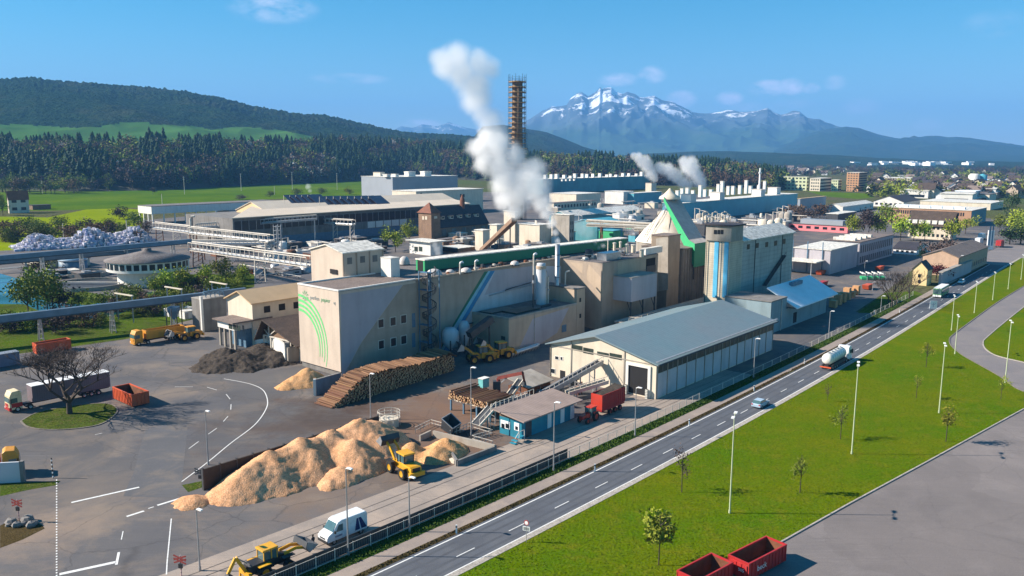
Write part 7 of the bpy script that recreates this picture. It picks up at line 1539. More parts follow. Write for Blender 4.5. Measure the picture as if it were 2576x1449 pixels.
def tree(kind,k,x,y,hgt,lab,cat='tree',grp=None,wide=1.0,n=950,leaf=.034,px=None,name=None):
 key=(kind,cat)
 g0=gp(k,x,y)if px is None else px
 if key not in protoT:
  V,F=blob_arrays(n,hash_(kind),rx_=.40,rz_=.36 if cat=='tree' else .44,cz=.58 if cat=='tree' else .42,leaf=leaf,lumps=16,hollow=.3)
  o=thing(name or kind+'_tree',lab,cat,g0,0);from_np('crown',V,F,LM[kind],parent=o);trunk_arrays(.62,.02,9,3,.22).build('trunk',trunk_m,o);protoT[key]=o
 else:o=dup(protoT[key],g0);
 o.name=name or kind+'_tree';o.scale=(hgt*wide,hgt*wide,hgt);o.rotation_euler=(0,0,random.uniform(0,6.28));o.location=g0;tag(o,lab,cat,grp)
 if not grp and 'group' in o:del o['group']
 return o
def hash_(s):return sum(ord(c)*(i+1)for i,c in enumerate(s))%1000
vt=[('fresh','F',1680,400,9,'yellow-green tree right of the round building',1.0),('fresh','F',1850,380,9.5,'taller yellow-green tree beside the round building',1.0),('fresh','F',2070,330,8.5,'yellow-green tree under the nearest pipe bridge',.95),('olive','F',2250,300,9,'olive tree under the nearest pipe bridge',1.1),('fresh','F',2440,270,7.5,'yellow-green shrub left of the orange machine',1.1),('fresh','F',1560,420,7,'small yellow-green tree in front of the round building',1.0),('olive','F',380,560,13,'big olive tree left of the settling basins',.9),('olive','F',290,640,12,'big olive tree in front of the river at the left',.9),('olive','F',480,600,12,'broad dark tree right of the big olive tree',.9),('bare','F',600,560,9,'brown leafless shrub left of the dark basin',1.1),('bud','F',800,560,6,'small bright yellow-green bush above the belt gallery',.9),('bare','F',700,720,7,'brown shrub under the belt gallery by the river',1.3),('rusty','F',850,740,6,'rusty shrub leaning over the river',1.2),('olive','F',120,780,6,'low olive shrub at the left edge under the belt gallery',1.5),('bare','F',560,800,6,'brown shrub on the near bank',1.3),('olive','F',1050,560,6,'olive shrub below the dark basin',1.4),('bare','F',1180,640,6.5,'brown shrub beside the left portal frame',1.2),('olive','F',1330,600,6.5,'olive shrub between two portal frames',1.3),('rusty','F',1480,600,6,'rusty shrub beside the middle portal frame',1.3),('olive','F',1620,560,6.5,'olive shrub behind the middle portal frame',1.2),('olive','F',1880,520,6.5,'olive shrub behind the right portal frame',1.2),('bare','F',1980,480,6,'brown shrub left of the concrete bay wall',1.2),('olive','F',450,180,7,'olive shrub left of the low blue tank',1.3),('bare','F',330,200,6,'brown shrub near the left low building',1.4),('fresh','F',1380,450,5,'low yellow-green shrub left of the round building wall',1.3),('olive','F',1260,480,5,'low olive shrub below the outside stair of the round building',1.4),('bud','C',760,1060,12,'yellow-green tree left of the small white building',.95),('bud','C',900,960,11,'yellow-green tree touching the brick tower',.9),('olive','A',130,1230,9,'olive bush on the bright green field edge',1.2),('bare','A',1200,1000,11,'brown bush between field and white hall',1.3),('olive','A',1350,1080,11,'olive bush in front of the white hall columns',1.4),('bare','A',880,1130,10,'brown bush at the lower edge of the bright field',1.3),('rusty','A',650,1190,8,'rusty bush behind the paper bale heap',1.6),('bare','A',400,1200,7,'brown bush behind the left end of the paper bales',1.8),('bare','A',1050,1180,7,'brown bush right behind the paper bale heap',1.8),('rusty','A',1450,1140,8,'rusty bush at the right end of the paper bales',1.4),('olive','A',30,960,16,'dark conifer-like tree at the left edge before the farmhouse',.6),('bare','A',1540,750,9,'small leafless tree in the far green field',1.0),('bud','C',300,480,9,'yellow bush left of the tall grey hall',1.4),('olive','B',1700,350,8,'olive bush above the solar panels',1.8),('olive','B',1430,370,7,'olive bush above the ochre gable',1.6),('olive','B',1950,340,8,'olive bush in the far field near the grey hall',1.8),('bare','B',1150,400,6,'brown hedge bush behind the white hall',2.2)]
for(kd,k,x,y,h_,lab,wd)in vt:tree(kd,k,x,y,h_,lab,wide=wd*1.05,cat='tree' if 'bush' not in lab and 'shrub' not in lab and 'hedge' not in lab else 'shrub',name=None if 'bush' not in lab and 'shrub' not in lab and 'hedge' not in lab else 'shrub')
for i in range(34):
 q=random.random();x=1130+1330*q+random.uniform(-30,30);y=520-250*q+random.uniform(-60,70)if i<22 else 800-210*q+random.uniform(-20,20)
 if i>=22:x=60+1900*q
 tree(random.choice(('fresh','olive','olive','bare','rusty')),'F',x,y,random.uniform(3.5,6),'shrub in the thicket '+('below the round building' if i<22 else 'along the near river bank'),cat='shrub',grp='shrubs '+('below the round building' if i<22 else 'along the near bank'),wide=1.4,name='shrub')
for i in range(26):
 tree(random.choice(('bare','rusty','olive','olive')),'A',random.uniform(0,1400),1165-60*math.sin(i)+random.uniform(-20,35),random.uniform(6,10),'bush in the hedge between bright field and paper bales',cat='shrub',grp='hedge bushes behind the paper bales',wide=1.5,name='shrub')
for i in range(22):
 tree(random.choice(('bare','rusty','bud','olive')),'A',random.uniform(-60,760),random.uniform(715,745),random.uniform(12,19),'low tree before the forest edge behind the farmhouse',grp='low trees behind the farmhouse',wide=1.2)
def bare_tree(loc,H_,lab,depth=6,seed=1,m=trunk_m,spread=.62,name='bare_tree',twig=None,r0=.28):
 rr=random.Random(seed);o=thing(name,lab,'tree',loc,0);tb_=MB();cb_=MB()
 def grow(p,d,L_,r,dep):
  q=p+d*L_;(tb_ if dep>=depth-1 else cb_).tube([p,p.lerp(q,.5)+Vector((rr.uniform(-1,1),rr.uniform(-1,1),0))*L_*.06,q],[r,r*.85,r*.66],6 if dep>3 else 3,False)
  if dep<=0:return
  for i in range(rr.choice((3,4))if dep>1 else 4):
   ax_=Vector((rr.uniform(-1,1),rr.uniform(-1,1),rr.uniform(-.2,.5))).normalized();nd=(d*(1-spread*.5)+ax_*spread+Vector((0,0,.10))).normalized();grow(q,nd,L_*rr.uniform(.62,.82),r*.58,dep-1)
 for i in range(5):
  a=i*1.257+rr.uniform(-.2,.2);grow(Vector((0,0,H_*.14)),Vector((math.cos(a)*.62,math.sin(a)*.62,.8)).normalized(),H_*.24,r0*.6,depth-1)
 tb_.tube([(0,0,0),(0,0,H_*.15)],[r0,r0*.8],9,False);tb_.build('trunk',m,o);cb_.build('crown',twig or mat('twigs',(.085,.06,.05),.9,var=.3),o);return o
bare_tree(gp('K',500,292),14.5,'large leafless spreading tree on the round green island',6,4,spread=.62,r0=.40).scale=(1.3,1.3,1.02)
for i in range(16):
 a=i*.39;g0=gp('K',300+380*(i/16),300+30*math.sin(i*2.3))
for i,(k,x,y,h_,kd,n,lab)in enumerate((('N',125,1290,0,'bud',900,'bright yellow-green young tree at the bottom of the meadow'),('N',280,800,0,'bare',60,'thin almost leafless sapling nearest the road'),('N',1072,805,0,'olive',90,'thin sapling in the middle of the meadow'),('N',1345,445,0,'olive',100,'thin sapling left of the second double lamp'),('N',1258,190,0,'bare',40,'slight bare sapling below the tanker'),('N',2052,460,0,'bud',170,'yellow-budded sapling near the car park kerb'),('N',1852,170,0,'bud',90,'yellow sapling between two double lamps'),('J',1590,1150,0,'bud',91,'slim yellow sapling left of the lane curve'),('N',2420,180,0,'bud',92,'slim yellow sapling at the right edge of the meadow'))):
 hts=(300+80,330,300,270,130,290,180,320,180)[i];g0=gp(k,x,y);g0.z=.06;top_=(895,470,500,180,60,175,0,850,20)[i];hh=height(g0,pp(k,0,top_)[1])
 V,F=blob_arrays(int(n*(1 if i==0 else 2.6)),i+5,rx_=.30 if i==0 else .2,rz_=.30,cz=.66,leaf=.035 if i==0 else .022,lumps=9 if i==0 else 6,hollow=.25)
 o=thing('sapling' if i else 'young_tree',lab,'tree',g0,0);from_np('crown',V,F,LM[kd],parent=o);trunk_arrays(.85,.011,12,i,.16).build('trunk',trunk_m,o);o.scale=(hh,hh,hh)
def tufts(name,n,fn,m,h=(.12,.3),w=.10):
 r=np.random.default_rng(11);P=np.array([fn(r)for _ in range(n)]);a=r.uniform(0,6.28,n);H_=r.uniform(h[0],h[1],n);ca,sa=np.cos(a)*w,np.sin(a)*w
 V=np.stack([np.stack([P[:,0]-ca,P[:,1]-sa,P[:,2]],1),np.stack([P[:,0]+ca,P[:,1]+sa,P[:,2]],1),np.stack([P[:,0]+ca*.6+r.normal(0,.05,n),P[:,1]+sa*.6,P[:,2]+H_],1),np.stack([P[:,0]-ca*.6,P[:,1]-sa*.6+r.normal(0,.05,n),P[:,2]+H_*.8],1)],1).reshape(-1,3)
 return tag(from_np(name,V,np.arange(4*n).reshape(n,4),m),kind='stuff')
KA,KB=gp('N',900,1165),gp('N',2576,240)
LP_=[(q.x,q.y)for q in lane_l+[gp('J',2900,1550),gp('J',2900,1190)]+lane_r[::-1]]
def inlane(x,y):
 c=False
 for i in range(len(LP_)):
  (x1,y1),(x2,y2)=LP_[i],LP_[i-1]
  if(y1>y)!=(y2>y)and x<(x2-x1)*(y-y1)/(y2-y1)+x1:c=not c
 return c
def inmeadow(r):
 y=r.uniform(72,190);a=rx(y)+.9;f=(y-KA.y)/(KB.y-KA.y);b_=KA.x+(KB.x-KA.x)*f-.3
 x_=r.uniform(a,max(a+1,b_))
 return(x_,y,.05)if not inlane(x_,y)else(rx(90)+3,90,.05)
 return(r.uniform(a,max(a+1,b_)),y,.05)
gm=leaf_mat('grass_blades',(.065,.13,.004),(.12,.16,.006));tufts('meadow_grass',50000,inmeadow,gm,(.03,.09),.08)
def inverge(r):
 y=r.uniform(70,250);o_=r.uniform(10.15,12.3);p=roff(y,o_);return(p.x,p.y,.03)
tufts('verge_grass',14000,inverge,leaf_mat('verge_blades',(.025,.06,.008),(.08,.12,.02)),(.08,.28),.10)
def inverge2(r):
 y=r.uniform(70,260);o_=r.uniform(7.0,7.75);p=roff(y,o_);return(p.x,p.y,.03)
tufts('verge_weeds',4000,inverge2,leaf_mat('weed_blades',(.05,.04,.015),(.12,.09,.03)),(.06,.2),.08)
tn=town
o=tn('warehouse','white walled shed with wide pale roof right of the blue hall ends','E',750,668,605,1062,585,W['white'],W['roof_pale'],pitch=2)
tn('warehouse','low dark shed with pale flat roof in front of the white walled shed','E',700,760,680,885,585,W['steel_dk'],W['roof_pale'])
tn('warehouse','white gabled shed with purple-grey arched roof','E',1362,612,560,1532,1062,W['white'],W['roof_slate'],pitch=5,nL=6)
o=tn('factory_building','long brick factory with a row of dark windows behind the leafy trees','E',2035,800,645,2200,1172,mat('brick_orange',(.40,.23,.14),.85,var=.2,scale=.2),W['roof_pale']);o.windows('L',34,4,o.D-2,o.h*.62,o.h*.85,.6,W['glass']);o.band('R','glass_front',W['teal_clad'],.5,o.L,.5,o.h-.5,12,W['steel_dk'])
for i in range(12):MB().box(8+(i%2)*5,6+i*(o.D-12)/12,o.h+.25,12+(i%2)*5,12+i*(o.D-12)/12,o.h+1.5).build('skylight',W['roof_bluelt'],o.o)
tn('factory_building','long cream building with white roof edge behind the brick factory','E',2235,640,572,2370,1532,W['cream'],W['roof_pale'])
o=tn('apartment_house','cream house with big dark brown roof and white dormer row','E',1832,945,795,1905,1415,W['cream'],W['roof_tile'],pitch=7,ridge='y',ov=1.0,nL=9,rows=2,cat='house')
for i in range(6):MB().box(-.3,4+i*o.D/6.5,o.h+.3,1.6,6.5+i*o.D/6.5,o.h+2.3).build('dormer',W['white'],o.o)
o=tn('office_building','pink flat-roofed building with dark square windows','E',798,872,805,832,195,W['pink'],W['roof_grey'],nL=7)
MB().box(2,o.D*.1,o.h,10,o.D*.8,o.h+3).build('upper_floor',W['grey_clad'],o.o)
o=tn('warehouse','white-roofed warehouse with lilac right wall beside the mill','E',615,1288,1045,905,262,W['lilac'],W['roof_pale'])
b=MB()
for i in range(5):b.bar((-.3,3+i*6,.3),(-.3,3+i*6,o.h+3),.3)
b.build('mast_frame',W['steel_blue'],o.o);MB().box(-9,2,5.2,0,26,5.6).build('canopy',W['roof_pale'],o.o)
for i in range(3):MB().bar((-8.6,4+i*10,0),(-8.6,4+i*10,5.2),.3).build('canopy_post',W['steel'],o.o)
o=tn('office_building','lilac-grey office block with tall dark windows and striped skylights','E',908,1195,965,1262,560,W['lilac'],W['roof_brown'])
o.windows('R',16,1,o.L-1,o.h*.52,o.h*.86,.5,W['glass']);o.windows('R',16,1,o.L-1,o.h*.08,o.h*.36,.5,W['glass'])
for i in range(4):MB().box(3+i*7,3,o.h+.25,5+i*7,o.D-3,o.h+1.4).build('skylight',W['roof_pale'],o.o)
tn('low_building','low white building with purple-grey roof behind the storage yard','E',1492,1092,1040,1612,1262,W['whitepaint'],W['roof_slate'],pitch=2.5,ridge='y',nL=4)
o=tn('shed_building','long low grey-roofed shed along the main road','E',1902,1310,1118,2215,1560,mat('gable_brick',(.50,.34,.24),.85,var=.2),W['roof_brown'],pitch=2.5);o.windows('R',12,1,o.L-1,1.5,3.2,.4,W['glass'])
tn('street_wall','tall pale grey wall between the plum tree and the long low shed','E',1742,1395,1268,2055,None,W['lilac'],W['conc'],D=1.0,cat='wall')
o=tn('house','narrow yellow house with steep dark gable roof behind the bus','E',1592,1402,1238,1655,1460,mat('wall_yellow',(.72,.55,.28),.8,var=.1),W['roof_slate'],pitch=2.6,ov=.35,cat='house')
for z in(.15,.5):o.Lf('window',W['glass'],'E',1510,1400-165*(z+.22),1535,1400-165*z,.06)
def slab(name,lab,k,x,yb,yt,xr,xl,w,rows,nL,nR=3):
 o=tn(name,lab,k,x,yb,yt,xr,xl,w,W['roof_pale']);fh=o.h/rows
 for r_ in range(rows):o.windows('L',nL,1,o.D-1,r_*fh+fh*.3,r_*fh+fh*.75,.6,W['glass_g']);o.rect('R','balcony_band',W['dark'],.5,o.L-.5,r_*fh+fh*.3,r_*fh+fh*.7,.1)
 return o
wg=mat('wall_pale_green',(.55,.60,.38),.8,var=.12)
slab('apartment_block','leftmost pale green apartment block on the grassy slope','E',385,442,305,412,120,wg,4,7);slab('apartment_block','middle pale apartment block with balconies','E',520,448,320,640,425,W['cream'],4,4);slab('apartment_block','rightmost pale green apartment block of the three','E',700,448,335,742,640,wg,4,3)
slab('tower_block','tall brown apartment tower with dark right side','E',905,452,262,1000,795,mat('tower_ochre',(.50,.27,.14),.8,var=.15),8,4)
slab('apartment_block','long pale yellow apartment row below the far woods','E',1430,388,318,1535,1120,W['cream'],3,12)
g0=gp('E',2065,410);h_=height(g0,pp('E',0,272)[1]);o=thing('silo_tower','white and blue cylindrical silo tower in the industrial quarter','silo',g0,0);MB().lathe([(8,0),(8,h_-3),(5,h_),(.01,h_)],18).build('cylinder',W['white'],o,True);MB().lathe([(6,0),(6,h_*.9),(.01,h_)],14,14,2).build('blue_cylinder',W['blue_clad'],o,True)
for i,(x,yb,yt,xr,xl,w,lab)in enumerate(((1950,420,380,2050,1770,'white','white-blue hall left of the silo tower'),(2110,455,415,2210,1960,'white','white low hall under the silo tower'),(2330,380,345,2400,2150,'grey_clad','pale hall right of the silo tower'),(1700,500,450,1760,1600,'cream','hip-roofed cream house above the brick factory'),(2300,520,460,2390,2100,'tan','tan building at the right behind the long cream one'),(2480,480,420,2560,2400,'white','white house at the right edge'),(2060,560,530,2180,1830,'rust','reddish long roofed shed behind the cream building'),(1790,555,500,1830,1690,'whitepaint','white gabled house with red roof behind the brick factory'),(1440,500,470,1500,1330,'blue_clad','small teal hall left of the green park'))):tn('hall',lab,'E',x,yb,yt,xr,xl,W[w],W[('roof_pale','roof_bluelt','roof_red')[i%3]],pitch=3 if i%2 else 1.5)
o=thing('sign_tower','tall white advertising pylon beside the road junction','sign',gp('E',2230,1035),0);MB().box(-1.5,-.3,0,1.5,.3,height(gp('E',2230,1035),pp('E',0,842)[1])).build('panel',W['whitepaint'],o);MB().box(-1.1,-.33,2,-.4,-.3,12).box(.3,-.33,2,1.0,-.3,12).build('blue_stripes',W['steel_blue'],o)
for i,(x,y,m_,lab)in enumerate(((2330,1010,'red','red lorry at the far road junction'),(2150,935,'whi','white lorry in the yard left of the pylon'),(2120,985,'whi','white lorry nearer the long low shed'))):
 o=thing('lorry',lab,'lorry',gp('E',x,y),RZ);MB().box(-4,-1.2,1,2,1.2,3.6).build('box_body',PT[m_],o);MB().box(2.1,-1.2,.5,4,1.2,3).build('cab',PT[m_],o);MB().box(4,-1,1.6,4.03,1,2.6).build('windscreen',PT['glass'],o)
 for wx in(-3,2.8):
  for wy in(-1.05,1.05):wheel(o,wx,wy,.5,.35,W['silver'])
cr_=None
for i in range(11):
 x=655+(i%6)*46;y=545-(i%6)*26-(i//6)*26;g0=gp('J',x,y)
 if cr_ is None:cr_=thing('timber_crate','x','crate',g0,RZ,'timber crates');MB().box(-1,-1,.15,1,1,2.3).build('box',mat('crate_wood',(.62,.34,.16),.8,var=.25,scale=1,wave=('Z',2.5,.3)),cr_);MB().box(-1.05,-.9,0,1.05,-.7,.15).box(-1.05,.7,0,1.05,.9,.15).build('runner',W['wood'],cr_);o=cr_
 else:o=dup(cr_,g0,None,None,(1,1,random.uniform(.7,1.5)))
 o['label']='orange-brown timber crate in the '+('front' if i<6 else 'rear')+' row of the storage yard';o['group']='timber crates, '+('front' if i<6 else 'rear')+' row'
for i,(k,x,y,m_,lab)in enumerate((('J',530,215,'ora','orange skip in front of the warehouse canopy'),('J',545,330,'red','red skip beside the light blue canopy'),('J',1000,360,'ora','orange skip near the bare trees'),('J',1120,170,'ora','orange skip behind the green racks'),('B',1290,1140,'ora','orange machine under the nearest pipe bridge'))):
 o=thing('skip',lab,'skip',gp(k,x,y),RZ);MB().add([(-2,-1,.2),(2,-1,.2),(2,1,.2),(-2,1,.2),(-2.8,-1.1,1.7),(2.8,-1.1,1.7),(2.8,1.1,1.7),(-2.8,1.1,1.7)],[(0,3,2,1),(4,5,6,7),(0,1,5,4),(1,2,6,5),(2,3,7,6),(3,0,4,7)]).build('body',PT[m_],o);MB().bar((-2.9,-1.15,1.75),(2.9,-1.15,1.75),.14).build('rim',PT[m_],o)
for i in range(4):
 o=thing('storage_rack',('leftmost','second','third','rightmost')[i]+' green storage rack with long bars in the yard','rack',gp('J',960+i*60,262),RZ+.5);MB().box(-2,-1,.2,2,1,1.1).build('frame',W['green_lt'],o);MB().bar((-3,0,2.3),(3,0,2.3),.3).bar((-3,.8,2.5),(3,.8,2.5),.3).bar((-2,-.9,0),(-2,-.9,2.4),.12).bar((2,-.9,0),(2,-.9,2.4),.12).build('bars',W['white'],o)
hp=[]
for i,(w,r_)in enumerate((('cream','roof_tile'),('whitepaint','roof_brown'),('white','roof_slate'),('tan','roof_tile'))):
 o=thing('house','x','house',(0,0,0));MB().gable(-5,5,-4,4,0,5.6,8.6).build('wall',W[w],o);MB().gable_roof(-5,5,-4,4,5.6,8.6,.3,.7).build('roof',W[r_],o);MB().box(-3.6,-4.05,3.4,-2,-4,4.8).box(.5,-4.05,3.4,2.1,-4,4.8).build('window_front',W['glass'],o);hp.append(o)
rt=random.Random(8);hs=[(rt.uniform(20,800),rt.uniform(215,290))for _ in range(34)]+[(rt.uniform(1000,1300),rt.uniform(400,470))for _ in range(10)]+[(rt.uniform(1500,2560),rt.uniform(395,520))for _ in range(46)]+[(rt.uniform(1000,2560),rt.uniform(255,370))for _ in range(22)]+[(rt.uniform(1250,2560),rt.uniform(330,500))for _ in range(50)]
nm_=('cream house with dark brown roof','white house with grey-brown roof','white house with slate roof','tan house with dark brown roof')
for i,(x,y)in enumerate(hs):
 j=i%4;reg='left of the brown tower block' if x<900 else('between tower block and silo tower' if x<1900 else 'near the silo tower at the right');o=hp[j]if i<4 else dup(hp[j]);o.location=gp('E',x,y);o.rotation_euler=(0,0,RZ+rt.choice((0,math.pi/2))+rt.uniform(-.3,.3));s_=rt.uniform(1.0,1.7);o.scale=(s_,s_,s_*rt.uniform(.9,1.2));o['label']=f"small {nm_[j]} among trees {reg}";o['group']=f"{nm_[j]} {reg}"
fb_=MB().box(-.5,-.5,0,.5,.5,1).build('distant_building',W['whitepaint']);
for i in range(70):
 x=rt.gauss(1500,260)if i<55 else rt.uniform(950,2300);o=fb_ if i==0 else dup(fb_);o.location=gp('E',x,rt.uniform(185,208));o.scale=(rt.uniform(14,45),rt.uniform(14,40),rt.uniform(9,24));o.rotation_euler=(0,0,rt.uniform(0,1.5));tag(o,'tiny white building of the distant town below the mountains','building','white buildings of the distant town')
ph=None
for i in range(40):
 x,y=rt.uniform(1300,2560),rt.uniform(330,560);w_=('white','grey_clad','cream')[i%3]
 if ph is None:ph={}
 if w_ not in ph:o=ph[w_]=thing('commercial_hall','x','hall',(0,0,0));MB().box(-12,-8,0,12,8,7).build('wall',W[w_],o);MB().box(-12.4,-8.4,7,12.4,8.4,7.5).build('roof',W[('roof_pale','roof_bluelt','roof_grey')[i%3]],o);MB().box(-12.06,-6,1,-12,6,3.2).build('window_band',W['glass'],o)
 else:o=dup(ph[w_])
 o.location=gp('E',x,y);o.rotation_euler=(0,0,RZ+rt.uniform(-.15,.15));s_=rt.uniform(.9,2.2);o.scale=(s_,s_,rt.uniform(.8,1.5));n_={'white':'white hall with pale roof','grey_clad':'grey hall with bluish roof','cream':'cream hall with grey roof'}[w_]
 o['label']=f"flat {n_} in the industrial quarter {'left' if x < 1900 else 'right'} of the silo tower";o['group']=f"{n_}s {'left' if x < 1900 else 'right'} of the silo tower"
for(kd,x,y,h_,lab,wd)in(('fresh',860,900,17,'yellow-green tree right of the pink building',.8),('bare',1010,910,22,'tall brown tree in front of the brick factory',.7),('fresh',1100,905,18,'round fresh green tree left of the cream house',.8),('olive',1180,860,22,'tall olive tree behind the round fresh tree',.8),('fresh',1330,945,20,'dense fresh green tree at the left of the cream house',.85),('bud',1465,945,14,'yellow tree in front of the cream house',.7),('fresh',1575,950,15,'small green tree before the cream house front',.75),('fresh',1850,950,17,'green tree at the right corner of the cream house',.9),('bud',1985,880,14,'yellow tree right of the dark brown roof',.9),('olive',2330,860,14,'olive tree by the dark glass front',.9),('fresh',2480,900,22,'large fresh green tree at the right edge',.9),('pine',2440,700,26,'dark tall tree at the right behind the junction',.6),('olive',2540,980,18,'dark green tree mass at the right edge of the junction',1.2),('spruce',2430,985,12,'dark low shrubbery right of the red lorry',1.6),('plum',1690,1345,9,'dark red plum tree beside the yellow house',1.3),('rusty',270,740,14,'brown tree cluster left behind the pink building',1.6),('rusty',520,720,13,'brown tree behind the pink building',1.6),('bare',400,760,12,'grey-brown tree above the pink building',1.5),('spruce',1550,1150,9,'dark conifer behind the yellow house roof',.6),('bare',1740,1200,16,'big bare-branched tree over the long low shed',1.0)):tree(kd if kd in('fresh','bud','olive','bare','plum','rusty','pine','spruce')else 'olive','E',x,y,h_*.8,lab,wide=wd*1.1)
for i,(x,y,s_)in enumerate(((1245,545,3),(1295,520,5),(1420,460,7),(1210,500,9))):bare_tree(gp('J',x,y),(15,14,13,11)[i],('tallest bare tree on the small lawn','bare tree in the middle of the small lawn','bare tree at the right of the small lawn near the bus','slender bare tree at the left of the small lawn')[i],4,s_,spread=.4,r0=.2)
Vs=[];Fs=[];Ms=[];off=0;mm_=['bare','rusty','olive','spruce','fresh','bud']
for i in range(1250):
 if i>=900:x,y=rt.uniform(950,2700),rt.uniform(255,520)
 elif i<330:x,y=rt.uniform(1000,2700),rt.uniform(225,300)
 elif i<520:x,y=rt.uniform(-100,1000),rt.uniform(190,300)
 elif i<760:x,y=rt.uniform(950,2700),rt.uniform(300,520)
 else:x,y=rt.uniform(-150,130),rt.uniform(250,420)
 if 100<x<1010 and y>300:continue
 V,F=bl_[i%4];F=F[::1];p=gp('E',x,y);hh=rt.uniform(9,20);a=rt.uniform(0,6.28);c_,s_=math.cos(a),math.sin(a);wd=rt.uniform(1.1,1.8)
 Vs.append(np.stack([(V[:,0]*c_-V[:,1]*s_)*hh*wd+p.x,(V[:,0]*s_+V[:,1]*c_)*hh*wd+p.y,V[:,2]*hh-hh*.15],1));Fs.append(F+off);off+=len(V);Ms.append(np.full(len(F),rt.choice((0,0,1,2,2,3,4,5)if y>300 else(0,0,1,3,3,2))))
tag(from_np('town_woods',np.vstack(Vs),np.vstack(Fs),[LM[k]for k in mm_],np.concatenate(Ms)),kind='stuff')
flat('field',[gp('E',380,445),gp('E',560,455),gp('E',1000,470),gp('E',1080,510),gp('E',900,525),gp('E',580,500)],.02,M['field2']);flat('field',[gp('E',1030,270),gp('E',1180,262),gp('E',1160,300),gp('E',1050,310)],.02,M['field2'])
flat('lawn',[gp('J',905,600),gp('J',1180,605),gp('J',1560,415),gp('J',1480,380),gp('J',1180,400)],.03,M['bank'])
strip('junction',-14,16,.024,345,420,M['lane'])
UP={}
def filler(k,x0,x1,y0,y1,n,where,hmax=7,seed=1,pal=('cream','conc','steel','steel_dk','white','rust','brickwall')):
 r=random.Random(seed)
 for i in range(n):
  kd=r.choice(('box','box','tank','pipe'));w=r.choice(pal);key=(kd,w)
  if key not in UP:
   o=thing('process_'+('unit' if kd=='box' else kd),'x','process plant',(0,0,0));m_=W[w]
   if kd=='box':MB().box(-4,-2.5,0,4,2.5,4).build('housing',m_,o);MB().box(-4.2,-2.7,4,4.2,2.7,4.3).build('roof',W['roof_pale']if w in('cream','white','conc')else W['roof_grey'],o);MB().box(-2,-1,4.3,.5,1,5.3).build('roof_box',W['steel'],o);MB().box(1,-2.54,1.2,3,-2.5,2.8).build('window',W['glass'],o)
   elif kd=='tank':MB().lathe([(2,0),(2,5),(1.2,5.8),(.01,6)],14).build('shell',m_,o,True);MB().tube([(0,0,5.8),(0,0,8),(3,0,8.4),(3,0,0)],.25,6).build('pipe',W['steel_lt'],o)
   else:MB().tube([(-8,0,4),(8,0,4)],.35,8).tube([(-8,1,4.3),(8,1,4.3)],.25,8).build('pipe',W['steel_lt'],o);MB().bar((-6,.5,0),(-6,.5,4),.3).bar((6,.5,0),(6,.5,4),.3).bar((-6,-.6,3.7),(-6,1.6,3.7),.3).bar((6,-.6,3.7),(6,1.6,3.7),.3).build('support',W['steel_dk'],o)
   UP[key]=o
  else:o=dup(UP[key])
  o.location=gp(k,r.uniform(x0,x1),r.uniform(y0,y1));o.rotation_euler=(0,0,RZ+r.choice((0,math.pi/2)));s_=r.uniform(.6,1.35);o.scale=(s_,s_,s_*r.uniform(.7,1)*hmax/6)
  c_={'cream':'cream','conc':'bare concrete','steel':'grey steel','steel_dk':'dark steel','white':'white','rust':'rusty','brickwall':'brown brick','blue_clad':'blue','green_lt':'green'}[w]
  o['label']=f"{c_} {'flat-roofed process unit' if kd == 'box' else 'upright tank' if kd == 'tank' else 'pipe run on posts'} {where}";o['group']=f"{c_} process {kd}s {where}"
filler('C',1250,2450,905,1090,26,'between brick tower and green gallery',5,2)
filler('D',60,1250,800,960,30,'behind the green gallery left of the cone silo',7,3,('cream','white','steel','blue_clad','steel_dk','green_lt'))
filler('D',1480,2560,760,920,52,'between blue hall and mill',8,4,('cream','conc','steel','steel_dk','rust','brickwall'))
filler('D',150,1300,600,760,18,'around the curved white roof hall',7,5,('cream','white','conc','steel'))
filler('B',950,2560,830,990,60,'in front of the dark glazed hall',4,6,('steel','steel_dk','white','rust','steel_dk'))
filler('B',1250,1830,1080,1200,14,'under the nearest pipe bridge',3,7,('steel_dk','steel','conc','rust'))
filler('E',20,560,660,790,14,'between blue hall ends and pink building',8,8,('steel_dk','conc','brickwall','steel'))
filler('F',160,1050,140,260,12,'among the low basins at the left',3,9,('conc','white','steel_dk'))
